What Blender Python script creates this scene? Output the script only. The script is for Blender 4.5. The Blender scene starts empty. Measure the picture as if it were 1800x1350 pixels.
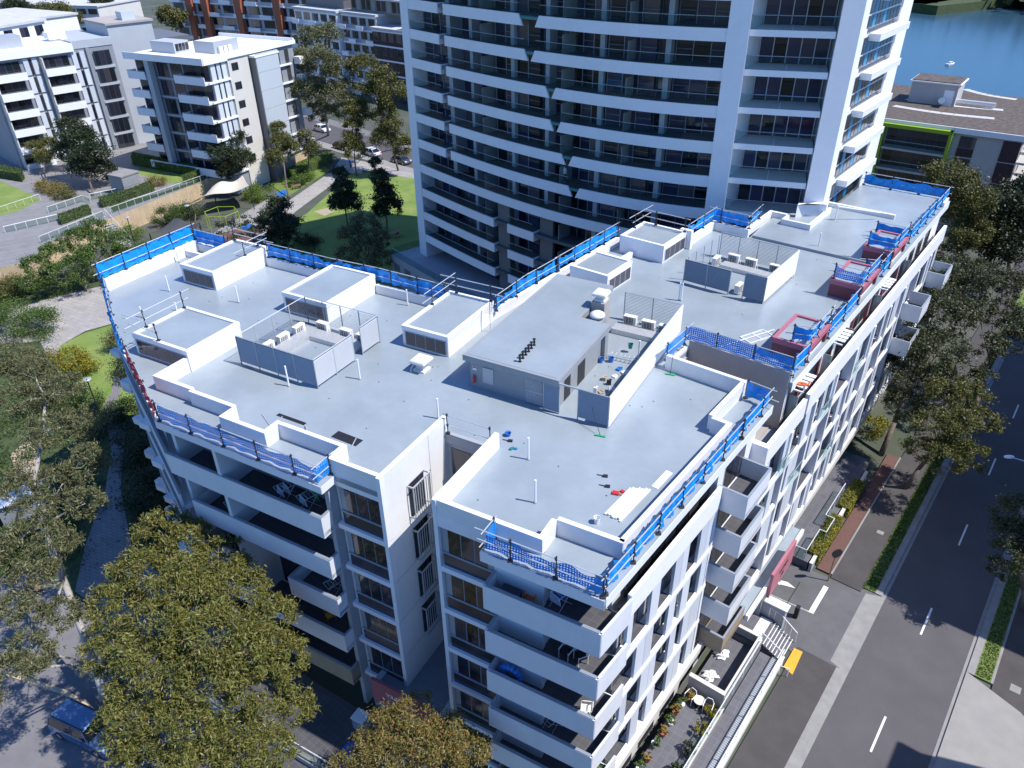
import bpy, math, random
import numpy as np
from mathutils import Vector, Matrix
rnd = random.Random(11)
nrs = np.random.RandomState(5)
scene = bpy.context.scene
C = scene.collection
R_ = math.radians

# ---------------------------------------------------------------- camera
FPX, PITCH, ROLL, CAMZ = 1333.4, R_(32.686), R_(-0.862), 43.3
_right = np.array([1, 0, 0.]); _fw = np.array([0, math.cos(PITCH), -math.sin(PITCH)]); _up = np.cross(_right, _fw)
_r = math.cos(ROLL)*_right + math.sin(ROLL)*_up
_u = -math.sin(ROLL)*_right + math.cos(ROLL)*_up
CR = np.stack([_r, _u, -_fw], 1)
cam = bpy.data.cameras.new('camera'); camo = bpy.data.objects.new('camera', cam); C.objects.link(camo)
m = Matrix.Identity(4)
for i in range(3):
    for j in range(3): m[i][j] = CR[i, j]
m[2][3] = CAMZ
camo.matrix_world = m
cam.sensor_width = 36; cam.lens = FPX/1800*36; cam.clip_start = 0.5; cam.clip_end = 5000
scene.camera = camo

# ---------------------------------------------------------------- sky, sun, exposure
SUN_EL, SUN_AZ = R_(56.0), R_(108.0)
w = bpy.data.worlds.new('World'); scene.world = w; w.use_nodes = True
nt = w.node_tree
sky = nt.nodes.new('ShaderNodeTexSky'); sky.sky_type = 'NISHITA'; sky.sun_disc = False
sky.sun_elevation = SUN_EL; sky.sun_rotation = SUN_AZ; sky.air_density = 1.0; sky.dust_density = 0.0; sky.ozone_density = 4.0
bg = nt.nodes['Background']; bg.inputs['Strength'].default_value = 0.12
tn = nt.nodes.new('ShaderNodeMix'); tn.data_type = 'RGBA'; tn.blend_type = 'MULTIPLY'; tn.inputs[0].default_value = 1.0
nt.links.new(sky.outputs[0], tn.inputs[6]); tn.inputs[7].default_value = (.70, 1.0, 1.42, 1)      # deep clear blue
nt.links.new(tn.outputs[2], bg.inputs['Color'])
sl = bpy.data.lights.new('sun', 'SUN'); sl.energy = 5.0; sl.angle = R_(0.53); sl.color = (1.0, 0.955, 0.90)
so = bpy.data.objects.new('sun', sl); C.objects.link(so)
sd = Vector((math.sin(SUN_AZ)*math.cos(SUN_EL), math.cos(SUN_AZ)*math.cos(SUN_EL), math.sin(SUN_EL)))
so.rotation_euler = sd.to_track_quat('Z', 'Y').to_euler(); so.location = (60, -20, 90)
vs = scene.view_settings
vs.view_transform = 'Standard'; vs.look = 'None'; vs.exposure = 0.30; vs.gamma = 1.0; vs.use_curve_mapping = False

# ---------------------------------------------------------------- pixel -> place
def P(x, y, z):
    d = CR @ np.array([x-900, -(y-675), -FPX]); t = (z-CAMZ)/d[2]
    return np.array([t*d[0], t*d[1], z])
def XY(x, y, z=0.): p = P(x, y, z); return (float(p[0]), float(p[1]))
class Fr:
    def __init__(s, o, deg):
        a = R_(deg); s.o = np.array(o[:2]); s.A = np.array([math.sin(a), math.cos(a)]); s.B = np.array([math.cos(a), -math.sin(a)]); s.deg = deg
    def __call__(s, u, v): q = s.o+u*s.A+v*s.B; return (float(q[0]), float(q[1]))
    def loc(s, x, y): q = np.array([x, y])-s.o; return float(q@s.A), float(q@s.B)
    def px(s, x, y, z): p = P(x, y, z); return s.loc(p[0], p[1])
FL = Fr((-3.748, 26.416), 29.3)     # left wing
FR = Fr((4.587, 23.339), 38.5)      # right wing
FS = Fr((16.384, 25.212), 39.2)     # street
W0 = Fr((0, 0), 0)                  # u = y, v = x
ROOF = 19.25

# ---------------------------------------------------------------- mesh building
class MB:
    def __init__(s): s.v = []; s.f = []
    def add(s, vs, fs):
        n = len(s.v); s.v += [tuple(map(float, p)) for p in vs]; s.f += [tuple(i+n for i in f) for f in fs]; return s
    def prism(s, xy, z0, z1):
        xy = list(xy); a = sum(xy[i][0]*xy[(i+1) % len(xy)][1]-xy[(i+1) % len(xy)][0]*xy[i][1] for i in range(len(xy)))
        if a < 0: xy.reverse()
        n = len(xy)
        return s.add([(x, y, z0) for x, y in xy]+[(x, y, z1) for x, y in xy],
              [tuple(range(n-1, -1, -1)), tuple(range(n, 2*n))]+[(i, (i+1) % n, n+(i+1) % n, n+i) for i in range(n)])
    def box(s, F, u0, u1, v0, v1, z0, z1): return s.prism([F(u0, v0), F(u0, v1), F(u1, v1), F(u1, v0)], z0, z1)
    def wall(s, p, q, t, z0, z1, zq=None):
        # wall from p to q, thickness t to its left side; zq=(z0,z1) at q
        p = np.array(p[:2]); q = np.array(q[:2]); d = q-p; d = d/max(1e-9, np.hypot(*d)); n = np.array([-d[1], d[0]])*t
        a, b, c, e = p, q, q+n, p+n
        zb = zq or (z0, z1)
        pts = [(*a, z0), (*b, zb[0]), (*c, zb[0]), (*e, z0), (*a, z1), (*b, zb[1]), (*c, zb[1]), (*e, z1)]
        f = [(3, 2, 1, 0), (4, 5, 6, 7), (0, 1, 5, 4), (1, 2, 6, 5), (2, 3, 7, 6), (3, 0, 4, 7)]
        if t < 0: f = [tuple(reversed(k)) for k in f]
        return s.add(pts, f)
    def tube(s, p, q, r, n=6, r2=None, cap=True):
        p = np.array(p, float); q = np.array(q, float); r2 = r if r2 is None else r2
        d = q-p; L = np.linalg.norm(d)
        if L < 1e-6: return s
        d /= L; a = np.array([0, 0, 1.]) if abs(d[2]) < .9 else np.array([1., 0, 0]); x = np.cross(a, d); x /= np.linalg.norm(x); y = np.cross(d, x)
        vs = []
        for c, rr in ((p, r), (q, r2)):
            for i in range(n):
                t = 2*math.pi*i/n; vs.append(c+rr*(math.cos(t)*x+math.sin(t)*y))
        fs = [(i, (i+1) % n, n+(i+1) % n, n+i) for i in range(n)]
        if cap: fs += [tuple(range(n-1, -1, -1)), tuple(range(n, 2*n))]
        return s.add(vs, fs)
    def path(s, pts, r, n=6):
        for a, b in zip(pts[:-1], pts[1:]): s.tube(a, b, r, n)
        return s
    def quad(s, a, b, c, d): return s.add([a, b, c, d], [(0, 1, 2, 3)])
    def lathe(s, c, prof, n=12):
        # prof [(r,z)], around vertical axis through c
        vs = []; fs = []
        for r, z in prof:
            for i in range(n):
                t = 2*math.pi*i/n; vs.append((c[0]+r*math.cos(t), c[1]+r*math.sin(t), c[2]+z))
        for k in range(len(prof)-1):
            for i in range(n): fs.append((k*n+i, k*n+(i+1) % n, (k+1)*n+(i+1) % n, (k+1)*n+i))
        fs += [tuple(range(n-1, -1, -1)), tuple((len(prof)-1)*n+i for i in range(n))]
        return s.add(vs, fs)
    def blob(s, c, r, seed=0, amp=.25, seg=10, rings=7):
        q = random.Random(seed); vs = []; fs = []
        for k in range(rings+1):
            ph = math.pi*k/rings
            for i in range(seg):
                t = 2*math.pi*i/seg; a = 1+q.uniform(-amp, amp)
                vs.append((c[0]+r[0]*a*math.sin(ph)*math.cos(t), c[1]+r[1]*a*math.sin(ph)*math.sin(t), c[2]+r[2]*a*math.cos(ph)))
        for k in range(rings):
            for i in range(seg): fs.append((k*seg+i, (k+1)*seg+i, (k+1)*seg+(i+1) % seg, k*seg+(i+1) % seg))
        return s.add(vs, fs)
def mesh(name, mb, mat, smooth=False):
    me = bpy.data.meshes.new(name); me.from_pydata(mb.v, [], mb.f)
    if mat is not None: me.materials.append(M[mat] if isinstance(mat, str) else mat)
    if smooth: me.polygons.foreach_set('use_smooth', [True]*len(me.polygons))
    me.update(); return me
def put(o, parent):
    C.objects.link(o)
    if parent is not None:
        o.parent = parent
        w_ = parent.get('_w'); o.matrix_parent_inverse = Matrix.Translation((-w_[0], -w_[1], -w_[2])) if w_ else Matrix.Identity(4)
    return o
WPOS = {}
def obj(name, mb, mat, parent=None, smooth=False, kind=None, label=None):
    o = bpy.data.objects.new(name, mesh(name, mb, mat, smooth)); C.objects.link(o)
    if parent is not None:
        o.parent = parent
        l = WPOS.get(parent.name)
        if l: o.matrix_parent_inverse = Matrix.Translation(Vector(l)*-1)
    if kind: o['kind'] = kind
    if label: o['label'] = label
    return o
def inst(name, me, parent, mw):
    # a further object sharing mesh data; mw = world matrix
    o = bpy.data.objects.new(name, me); C.objects.link(o); o.matrix_world = mw
    if parent is not None:
        o.parent = parent; l = WPOS.get(parent.name)
        o.matrix_parent_inverse = Matrix.Translation(Vector(l)*-1) if l else Matrix.Identity(4)
        o.matrix_basis = mw
    return o
def tag(o, label, cat, group=None):
    o['label'] = label; o['category'] = cat
    if group: o['group'] = group
    return o
def thing(name, label, cat, loc=(0, 0, 0), group=None):
    o = bpy.data.objects.new(name, None); C.objects.link(o); o.location = loc; o.empty_display_size = .3
    WPOS[o.name] = tuple(loc)
    return tag(o, label, cat, group)
def struct(name, mb, mat, smooth=False): return obj(name, mb, mat, None, smooth, 'structure')

# ---------------------------------------------------------------- materials
M = {}
def mat(name, col, rough=.7, spec=.5, metal=0., var=.0, scale=2., bump=0., bscale=40., col2=None, island=None, objrand=None, stain=None, coat=0., trans=None):
    ma = bpy.data.materials.new(name); ma.use_nodes = True; t = ma.node_tree; b = t.nodes['Principled BSDF']; N = t.nodes.new; L = t.links.new
    b.inputs['Roughness'].default_value = rough; b.inputs['Metallic'].default_value = metal; b.inputs['Specular IOR Level'].default_value = spec
    b.inputs['Coat Weight'].default_value = coat
    col = tuple(col)+(1,)
    tc = N('ShaderNodeTexCoord'); src = None
    if island or objrand:
        cols = island or objrand
        r = N('ShaderNodeValToRGB'); r.color_ramp.interpolation = 'LINEAR' if island else 'CONSTANT'
        e = r.color_ramp.elements
        while len(e) < len(cols): e.new(.5)
        for i, c in enumerate(cols): e[i].position = i/(len(cols)-1 if island else len(cols)); e[i].color = tuple(c)+(1,)
        if island: L(N('ShaderNodeNewGeometry').outputs['Random Per Island'], r.inputs[0])
        else: L(N('ShaderNodeObjectInfo').outputs['Random'], r.inputs[0])
        src = r.outputs[0]
    if var > 0 or col2:
        n = N('ShaderNodeTexNoise'); n.inputs['Scale'].default_value = scale; n.inputs['Detail'].default_value = 6; n.inputs['Roughness'].default_value = .6
        L(tc.outputs['Object'], n.inputs['Vector'])
        r = N('ShaderNodeValToRGB'); e = r.color_ramp.elements; e[0].position = .32; e[1].position = .68
        if col2: e[0].color = col; e[1].color = tuple(col2)+(1,)
        else:
            k = 1-var; e[0].color = tuple(min(1, c*k) for c in col[:3])+(1,); e[1].color = tuple(min(1, c*(1+var)) for c in col[:3])+(1,)
        L(n.outputs['Fac'], r.inputs[0])
        if src is None: src = r.outputs[0]
    if stain:
        n = N('ShaderNodeTexNoise'); n.inputs['Scale'].default_value = stain[0]; n.inputs['Detail'].default_value = 8; n.inputs['Roughness'].default_value = .7
        mp = N('ShaderNodeMapping'); mp.inputs['Scale'].default_value = (1, 1, stain[3] if len(stain) > 3 else 1); L(tc.outputs['Object'], mp.inputs[0]); L(mp.outputs[0], n.inputs['Vector'])
        r = N('ShaderNodeMapRange'); r.inputs[1].default_value = .52; r.inputs[2].default_value = .75; r.inputs[3].default_value = 0; r.inputs[4].default_value = stain[1]; L(n.outputs['Fac'], r.inputs[0])
        mx = N('ShaderNodeMix'); mx.data_type = 'RGBA'; L(r.outputs[0], mx.inputs[0])
        if src is not None: L(src, mx.inputs[6])
        else: mx.inputs[6].default_value = col
        mx.inputs[7].default_value = tuple(stain[2])+(1,); src = mx.outputs[2]
    if src is not None: L(src, b.inputs['Base Color'])
    else: b.inputs['Base Color'].default_value = col
    if bump > 0:
        n = N('ShaderNodeTexNoise'); n.inputs['Scale'].default_value = bscale; n.inputs['Detail'].default_value = 5; L(tc.outputs['Object'], n.inputs['Vector'])
        bp = N('ShaderNodeBump'); bp.inputs['Strength'].default_value = bump; bp.inputs['Distance'].default_value = .03; L(n.outputs['Fac'], bp.inputs['Height']); L(bp.outputs[0], b.inputs['Normal'])
    if trans:
        b.inputs['Transmission Weight'].default_value = trans
    M[name] = ma; return ma
def tilemat(name, col, joint, size, off=0.0, rough=.6, ang=0., width=.02, brick=False, col2=None, ratio=1.):
    ma = mat(name, col, rough); t = ma.node_tree; N = t.nodes.new; L = t.links.new; b = t.nodes['Principled BSDF']
    tc = N('ShaderNodeTexCoord'); mp = N('ShaderNodeMapping'); mp.inputs['Rotation'].default_value = (0, 0, ang); L(tc.outputs['Object'], mp.inputs[0])
    br = N('ShaderNodeTexBrick'); br.offset = .5 if brick else 0; br.inputs['Scale'].default_value = 1/size; br.inputs['Brick Width'].default_value = 1*ratio; br.inputs['Row Height'].default_value = 1
    br.inputs['Mortar Size'].default_value = width; br.inputs['Color1'].default_value = tuple(col)+(1,); br.inputs['Color2'].default_value = tuple(col2 or [c*1.18 for c in col])+(1,); br.inputs['Mortar'].default_value = tuple(joint)+(1,)
    L(mp.outputs[0], br.inputs['Vector'])
    n = N('ShaderNodeTexNoise'); n.inputs['Scale'].default_value = .7; n.inputs['Detail'].default_value = 6; L(tc.outputs['Object'], n.inputs['Vector'])
    mr = N('ShaderNodeMapRange'); mr.inputs[3].default_value = .75; mr.inputs[4].default_value = 1.2; L(n.outputs['Fac'], mr.inputs[0])
    mx = N('ShaderNodeMix'); mx.data_type = 'RGBA'; mx.blend_type = 'MULTIPLY'; mx.inputs[0].default_value = 1; L(br.outputs['Color'], mx.inputs[6]); L(mr.outputs[0], mx.inputs[7]); L(mx.outputs[2], b.inputs['Base Color'])
    return ma
mat('white', (.72, .72, .71), .6, var=.04, scale=.9, stain=(.6, .25, (.55, .55, .54), .25))
mat('white_clean', (.80, .80, .80), .5, var=.03, scale=1.5)
mat('roof_paint', (.275, .32, .35), .24, spec=.5, var=.10, scale=.28, stain=(.55, .45, (.36, .395, .42)), bump=.05, bscale=3)
mat('roof_paint_dark', (.22, .26, .30), .4, var=.05, scale=.5)
mat('canopy_roof', (.17, .19, .22), .7, var=.12, scale=.7)
mat('grey_render', (.33, .34, .36), .75, var=.06, scale=.8)
mat('plant_grey', (.27, .29, .31), .7, var=.05, scale=1.2)
mat('taupe', (.36, .33, .31), .8, var=.07, scale=.8, stain=(.7, .3, (.26, .24, .23), .3))
mat('panel_blue', (.60, .64, .69), .45, objrand=[(.60, .64, .69), (.57, .61, .66), (.63, .67, .71), (.53, .57, .62)])
mat('balcony_white', (.66, .68, .70), .55, var=.04, scale=.7, stain=(.9, .3, (.52, .53, .55), .2))
mat('fascia_white', (.74, .75, .77), .5, var=.03, scale=.6, stain=(.8, .22, (.6, .6, .62), .2))
mat('maroon', (.19, .045, .06), .55, var=.08, scale=1.)
mat('maroon_edge', (.42, .13, .17), .55, var=.05)
mat('sign_red', (.33, .10, .12), .5, var=.04)
mat('sign_pink', (.42, .15, .19), .5, var=.04)
mat('glass', (.012, .015, .020), .06, spec=.8, objrand=[(.010, .012, .016), (.02, .022, .035), (.03, .03, .045), (.012, .018, .025), (.05, .045, .05), (.016, .016, .02)])
mat('glass_tower', (.02, .02, .04), .05, spec=.7, objrand=[(.016, .016, .030), (.035, .033, .070), (.045, .040, .085), (.010, .012, .018), (.028, .026, .055), (.008, .008, .012), (.06, .05, .085), (.020, .018, .030), (.11, .09, .10), (.03, .03, .065)])
mat('glass_purple', (.07, .06, .075), .05, spec=.7, objrand=[(.07, .06, .075), (.055, .05, .06)])
mat('shade_blue', (.01, .20, .38), .35)
mat('alu', (.30, .34, .39), .4, metal=.2)
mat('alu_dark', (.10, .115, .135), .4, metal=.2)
mat('alu_white', (.7, .72, .75), .4)
mat('spandrel', (.025, .03, .042), .12, spec=.6, objrand=[(.025, .03, .042), (.03, .035, .048), (.02, .024, .035)])
mat('louvre', (.42, .45, .48), .45, metal=.25, var=.03)
mat('steel', (.55, .56, .57), .35, metal=.75)
mat('galv', (.62, .63, .63), .42, metal=.5, var=.1, scale=6)
mat('rail_white', (.75, .76, .77), .35, metal=.2)
mat('black', (.018, .018, .02), .5)
mat('post_dark', (.05, .05, .052), .5, metal=.4)
mat('pvc', (.80, .81, .82), .35)
mat('ac_body', (.72, .72, .69), .45, var=.04, scale=3)
mat('ac_grille', (.06, .062, .065), .5)
mat('tarp', (.006, .27, .76), .42, spec=.4, var=.14, scale=3., bump=.25, bscale=5)
mat('red_net', (.42, .05, .08), .6, var=.15, scale=3)
mat('bucket_blue', (.02, .16, .5), .4)
mat('teal', (.02, .22, .22), .5)
mat('orange', (.75, .14, .03), .5)
mat('red', (.55, .03, .03), .4)
mat('pink', (.75, .06, .38), .6)
mat('green_plastic', (.04, .4, .16), .5)
mat('yellow', (.72, .36, .03), .7, var=.08, scale=2)
mat('cardboard', (.45, .36, .25), .8)
mat('paper_white', (.78, .78, .77), .7)
mat('cloth_white', (.62, .66, .74), .8)
mat('cloth_dark', (.05, .055, .08), .85)
mat('cream_tile', (.62, .57, .50), .7, var=.05)
mat('asphalt', (.088, .083, .088), .85, var=.10, scale=.35, bump=.25, bscale=60, stain=(.25, .3, (.115, .11, .114)))
mat('asphalt_path', (.063, .058, .058), .85, var=.15, scale=.6, bump=.2, bscale=60)
mat('asphalt_light', (.17, .165, .172), .85, var=.12, scale=.5, bump=.2, bscale=50)
mat('drive', (.105, .105, .11), .8, var=.12, scale=.6, stain=(.9, .35, (.16, .16, .165)))
mat('kerb', (.25, .245, .24), .8, var=.12, scale=1.2, stain=(.7, .4, (.22, .22, .21)))
mat('concrete', (.27, .262, .25), .8, var=.08, scale=.8, stain=(.5, .35, (.27, .26, .25)))
mat('line', (.72, .72, .70), .7, var=.06, scale=3)
mat('line_worn', (.45, .45, .45), .75, col2=(.22, .22, .225), scale=2.5)
mat('mulch', (.16, .075, .06), .9, col2=(.10, .06, .05), scale=8, bump=.5, bscale=25)
mat('soil', (.09, .065, .05), .95, col2=(.05, .045, .035), scale=3, bump=.4, bscale=20)
mat('sand', (.36, .29, .21), .9, var=.12, scale=1.)
mat('grass', (.10, .17, .028), .9, col2=(.16, .20, .05), scale=.9, bump=.6, bscale=14)
mat('lawn', (.12, .20, .03), .9, col2=(.21, .26, .07), scale=.35, bump=.6, bscale=12)
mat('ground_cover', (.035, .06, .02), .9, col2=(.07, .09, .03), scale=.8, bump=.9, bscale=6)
mat('urban', (.10, .10, .095), .9, col2=(.045, .065, .03), scale=.08)
mat('sandstone', (.52, .40, .26), .8, var=.12, scale=2.)
mat('timber', (.30, .19, .11), .7, var=.15, scale=3)
mat('brick_tan', (.30, .24, .17), .85, var=.1, scale=2)
mat('brick_dark', (.045, .025, .028), .8, var=.15, scale=1.5)
mat('terracotta', (.36, .11, .05), .7, var=.1)
mat('lime', (.27, .40, .02), .5, var=.04)
mat('gravel', (.15, .12, .10), .95, col2=(.055, .045, .04), scale=1.6, bump=.8, bscale=9)
mat('pale_gravel', (.50, .49, .46), .9, var=.08, scale=4)
mat('conc_pale', (.44, .43, .41), .8, var=.05, scale=.7)
mat('cream_wall', (.60, .58, .54), .7, var=.04, scale=.6)
mat('wall_grey', (.40, .43, .46), .7, var=.04, scale=.5)
mat('wall_midgrey', (.25, .27, .30), .7, var=.05, scale=.5)
mat('metal_clad', (.50, .55, .60), .45, metal=.1)
mat('metal_dark_clad', (.13, .135, .145), .5)
mat('far_roof', (.50, .50, .50), .8, var=.1, scale=.4)
mat('far_roof_brown', (.36, .33, .31), .85, var=.08, scale=.4)
mat('water', (.03, .078, .115), .22, spec=.4, bump=.5, bscale=.5)
mat('bark_pale', (.34, .32, .30), .8, var=.25, scale=3, bump=.3, bscale=9)
mat('bark', (.14, .11, .09), .9, var=.25, scale=4, bump=.5, bscale=12)
mat('sail_cream', (.62, .56, .46), .8, var=.05)
mat('sail_grey', (.06, .06, .065), .8, var=.1)
mat('play_blue', (.02, .13, .42), .7)
mat('car_silver', (.42, .45, .48), .28, metal=.5, coat=.6)
mat('car_silver_sky_tint', (.12, .22, .38), .25, metal=.5, coat=.7)  # silver car; the sky's reflection is put into the base colour
mat('car_white', (.72, .73, .74), .3, coat=.6)
mat('car_bronze', (.10, .08, .07), .3, metal=.5, coat=.6)
mat('car_grey', (.09, .095, .10), .3, metal=.5, coat=.6)
mat('car_red', (.5, .02, .03), .3, coat=.6)
mat('car_glass', (.012, .015, .018), .06, spec=.8)
mat('tyre', (.02, .02, .02), .8)
mat('skin', (.42, .26, .18), .6)
mat('shirt_blue', (.05, .18, .55), .8)
mat('flower_mix', (.3, .1, .05), .9, island=[(.10, .16, .03), (.32, .14, .03), (.14, .2, .04), (.40, .20, .05)])
def leafmat(name, cols, rough=.5):
    ma = mat(name, cols[0], rough, spec=.35, island=cols); b = ma.node_tree.nodes['Principled BSDF']
    t = ma.node_tree; tr = t.nodes.new('ShaderNodeBsdfTranslucent'); mx = t.nodes.new('ShaderNodeMixShader'); mx.inputs[0].default_value = .15
    s = b.inputs['Base Color'].links[0].from_socket; t.links.new(s, tr.inputs[0]); t.links.new(b.outputs[0], mx.inputs[1]); t.links.new(tr.outputs[0], mx.inputs[2])
    t.links.new(mx.outputs[0], t.nodes['Material Output'].inputs[0])
leafmat('leaf_euc', [(.06, .075, .016), (.11, .125, .026), (.155, .165, .036), (.21, .20, .055), (.17, .12, .04)])
leafmat('leaf_euc_warm', [(.09, .10, .025), (.16, .16, .04), (.23, .20, .06), (.27, .13, .045), (.17, .18, .05)])
leafmat('leaf_grey', [(.065, .082, .034), (.11, .125, .055), (.155, .16, .07), (.18, .15, .07)])
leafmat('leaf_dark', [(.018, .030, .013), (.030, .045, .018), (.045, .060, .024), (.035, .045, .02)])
leafmat('leaf_green', [(.045, .085, .018), (.08, .135, .028), (.11, .17, .035), (.065, .11, .02)])
leafmat('leaf_olive', [(.05, .064, .02), (.085, .10, .028), (.125, .13, .035), (.17, .13, .03)])
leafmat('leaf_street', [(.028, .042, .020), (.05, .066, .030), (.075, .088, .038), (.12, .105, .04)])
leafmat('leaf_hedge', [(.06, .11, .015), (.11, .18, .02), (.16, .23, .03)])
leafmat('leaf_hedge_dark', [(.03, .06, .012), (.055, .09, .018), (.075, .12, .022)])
leafmat('leaf_yellow', [(.12, .13, .015), (.22, .2, .02), (.32, .27, .02), (.08, .1, .015)])
tilemat('paver_dark', (.11, .11, .125), (.19, .19, .2), .45, width=.018, ang=R_(38.5))
tilemat('paver_brick', (.19, .18, .18), (.10, .095, .09), .28, width=.05, brick=True, ang=R_(20), ratio=2.)
tilemat('paver_stone', (.33, .31, .29), (.2, .19, .18), .6, width=.025, brick=True, ang=R_(30), ratio=1.7)
tilemat('balcony_tile', (.07, .07, .08), (.14, .14, .15), .4, width=.02, ang=R_(38.5))
tilemat('deck_board', (.24, .235, .23), (.13, .125, .125), .5, width=.12, ang=R_(-28), ratio=40.)
tilemat('stone_course', (.50, .39, .25), (.36, .27, .17), .35, width=.03, brick=True, ratio=2.5)
def netmat():
    ma = mat('net', (.008, .25, .74), .5, var=.1, scale=2.); t = ma.node_tree; N = t.nodes.new; L = t.links.new; b = t.nodes['Principled BSDF']
    uv = N('ShaderNodeUVMap'); sp = N('ShaderNodeSeparateXYZ'); L(uv.outputs[0], sp.inputs[0])
    def tri(sock, per):
        a = N('ShaderNodeMath'); a.operation = 'MULTIPLY'; a.inputs[1].default_value = 1/per; L(sock, a.inputs[0])
        f = N('ShaderNodeMath'); f.operation = 'FRACT'; L(a.outputs[0], f.inputs[0])
        g = N('ShaderNodeMath'); g.operation = 'LESS_THAN'; g.inputs[1].default_value = .58; L(f.outputs[0], g.inputs[0]); return g.outputs[0]
    mx = N('ShaderNodeMath'); mx.operation = 'MAXIMUM'; L(tri(sp.outputs[0], .13), mx.inputs[0]); L(tri(sp.outputs[1], .13), mx.inputs[1])
    tr = N('ShaderNodeBsdfTransparent'); ms = N('ShaderNodeMixShader'); L(mx.outputs[0], ms.inputs[0]); L(tr.outputs[0], ms.inputs[1]); L(b.outputs[0], ms.inputs[2]); L(ms.outputs[0], t.nodes['Material Output'].inputs[0])
netmat()
def clearglass(name, tint, mixf):
    ma = mat(name, tint, .05, spec=.6); t = ma.node_tree; b = t.nodes['Principled BSDF']; tr = t.nodes.new('ShaderNodeBsdfTransparent'); tr.inputs[0].default_value = (.86, .93, .92, 1)
    ms = t.nodes.new('ShaderNodeMixShader'); ms.inputs[0].default_value = mixf; t.links.new(tr.outputs[0], ms.inputs[1]); t.links.new(b.outputs[0], ms.inputs[2]); t.links.new(ms.outputs[0], t.nodes['Material Output'].inputs[0])
clearglass('glass_clear', (.04, .07, .075), .10)
clearglass('glass_frost', (.30, .34, .34), .75)
# ---------------------------------------------------------------- ground, water, streets
def sheet(name, xy, z, mat_, thick=.0):
    mb = MB(); a = sum(xy[i][0]*xy[(i+1) % len(xy)][1]-xy[(i+1) % len(xy)][0]*xy[i][1] for i in range(len(xy)))
    xy = list(xy) if a > 0 else list(reversed(xy))
    if thick: mb.prism(xy, z-thick, z)
    else: mb.add([(x, y, z) for x, y in xy], [tuple(range(len(xy)))])
    return struct(name, mb, mat_)
def pxs(pts, z=0.): return [XY(x, y, z) for x, y in pts]
sheet('ground', [(-1500, -300), (1500, -300), (1500, 2500), (-1500, 2500)], 0, 'urban')
sheet('river_water', [XY(1440, 215), XY(1760, 215), XY(1900, 190), (900, 200), (1500, 600), XY(1900, 10), XY(1740, 4), XY(1640, -4), XY(1300, -14), XY(1380, 120)], .06, 'water')
mb = MB()
fb = [XY(1900, 12), XY(1800, 9), XY(1740, 3), XY(1640, -5), XY(1300, -15)]
for a, b in zip(fb[:-1], fb[1:]):
    mb.wall(a, b, 60, 0, 3.5)
struct('far_bank', mb, 'ground_cover')
# right-hand street
sheet('road', [FS(-60, -.05), FS(140, -.05), FS(140, 6.25), FS(-60, 6.25)], .02, 'asphalt')
def fsbox(name, u0, u1, v0, v1, z0, z1, m_): return struct(name, MB().box(FS, u0, u1, v0, v1, z0, z1), m_)
fsbox('kerb', -60, 8.3, -.55, -.05, 0, .13, 'kerb'); fsbox('kerb', 16.4, 140, -.50, -.05, 0, .13, 'kerb')
fsbox('kerb', -60, 2.5, 6.25, 6.72, 0, .13, 'kerb'); fsbox('kerb', 13.2, 140, 6.25, 6.72, 0, .13, 'kerb')
fsbox('gutter', -60, 140, 6.02, 6.25, .0, .03, 'kerb')
fsbox('gutter', -60, 140, -.05, .22, .0, .03, 'kerb')
fsbox('pavement', -60, 8.3, -3.15, -.55, 0, .12, 'asphalt_path')
sheet('driveway', [FS(8.3, -.05), FS(16.4, -.05), FS(16.4, -1.), FS(15.9, -3.9), FR(24.2, -1), FR(18.3, -1), FS(7.6, -3.0), FS(8.3, -.6)], .05, 'drive')
sheet('driveway_crossing', [FS(8.3, -.03), FS(16.4, -.03), FS(16.0, -1.05), FS(8.6, -1.05)], .056, 'kerb')
fsbox('verge', 16.4, 140, -1.40, -.50, 0, .14, 'grass')
fsbox('pavement', 15.9, 140, -3.60, -1.40, 0, .12, 'asphalt_path')
fsbox('garden_bed', 16.2, 34, -4.75, -3.72, 0, .16, 'mulch'); fsbox('bed_edging', 16.2, 34, -3.72, -3.60, 0, .22, 'kerb')
fsbox('verge', 13.2, 140, 6.72, 7.65, 0, .14, 'grass')
fsbox('bed_edging', 13.2, 140, 7.65, 7.8, 0, .15, 'kerb')
fsbox('pavement', 12.0, 140, 7.8, 11.0, 0, .13, 'asphalt_path')
fsbox('pavement', -60, 1.5, 6.72, 16, 0, .13, 'asphalt_path')
sheet('driveway', [FS(2.5, 6.25), FS(13.2, 6.25), FS(12.0, 9.6), FS(8.2, 14), FS(1.5, 14)], .135, 'concrete')
sheet('pavement', [FS(12.0, 9.6), FS(20, 9.6), FS(20, 16), FS(8.2, 16), FS(8.2, 14)], .125, 'asphalt_path')
for k in range(-4, 12):
    u0 = 3.70+10.9*k
    d = struct('lane_line', MB().box(FS, u0, u0+2.95, 3.02, 3.15, .02, .026), 'line')
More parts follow.
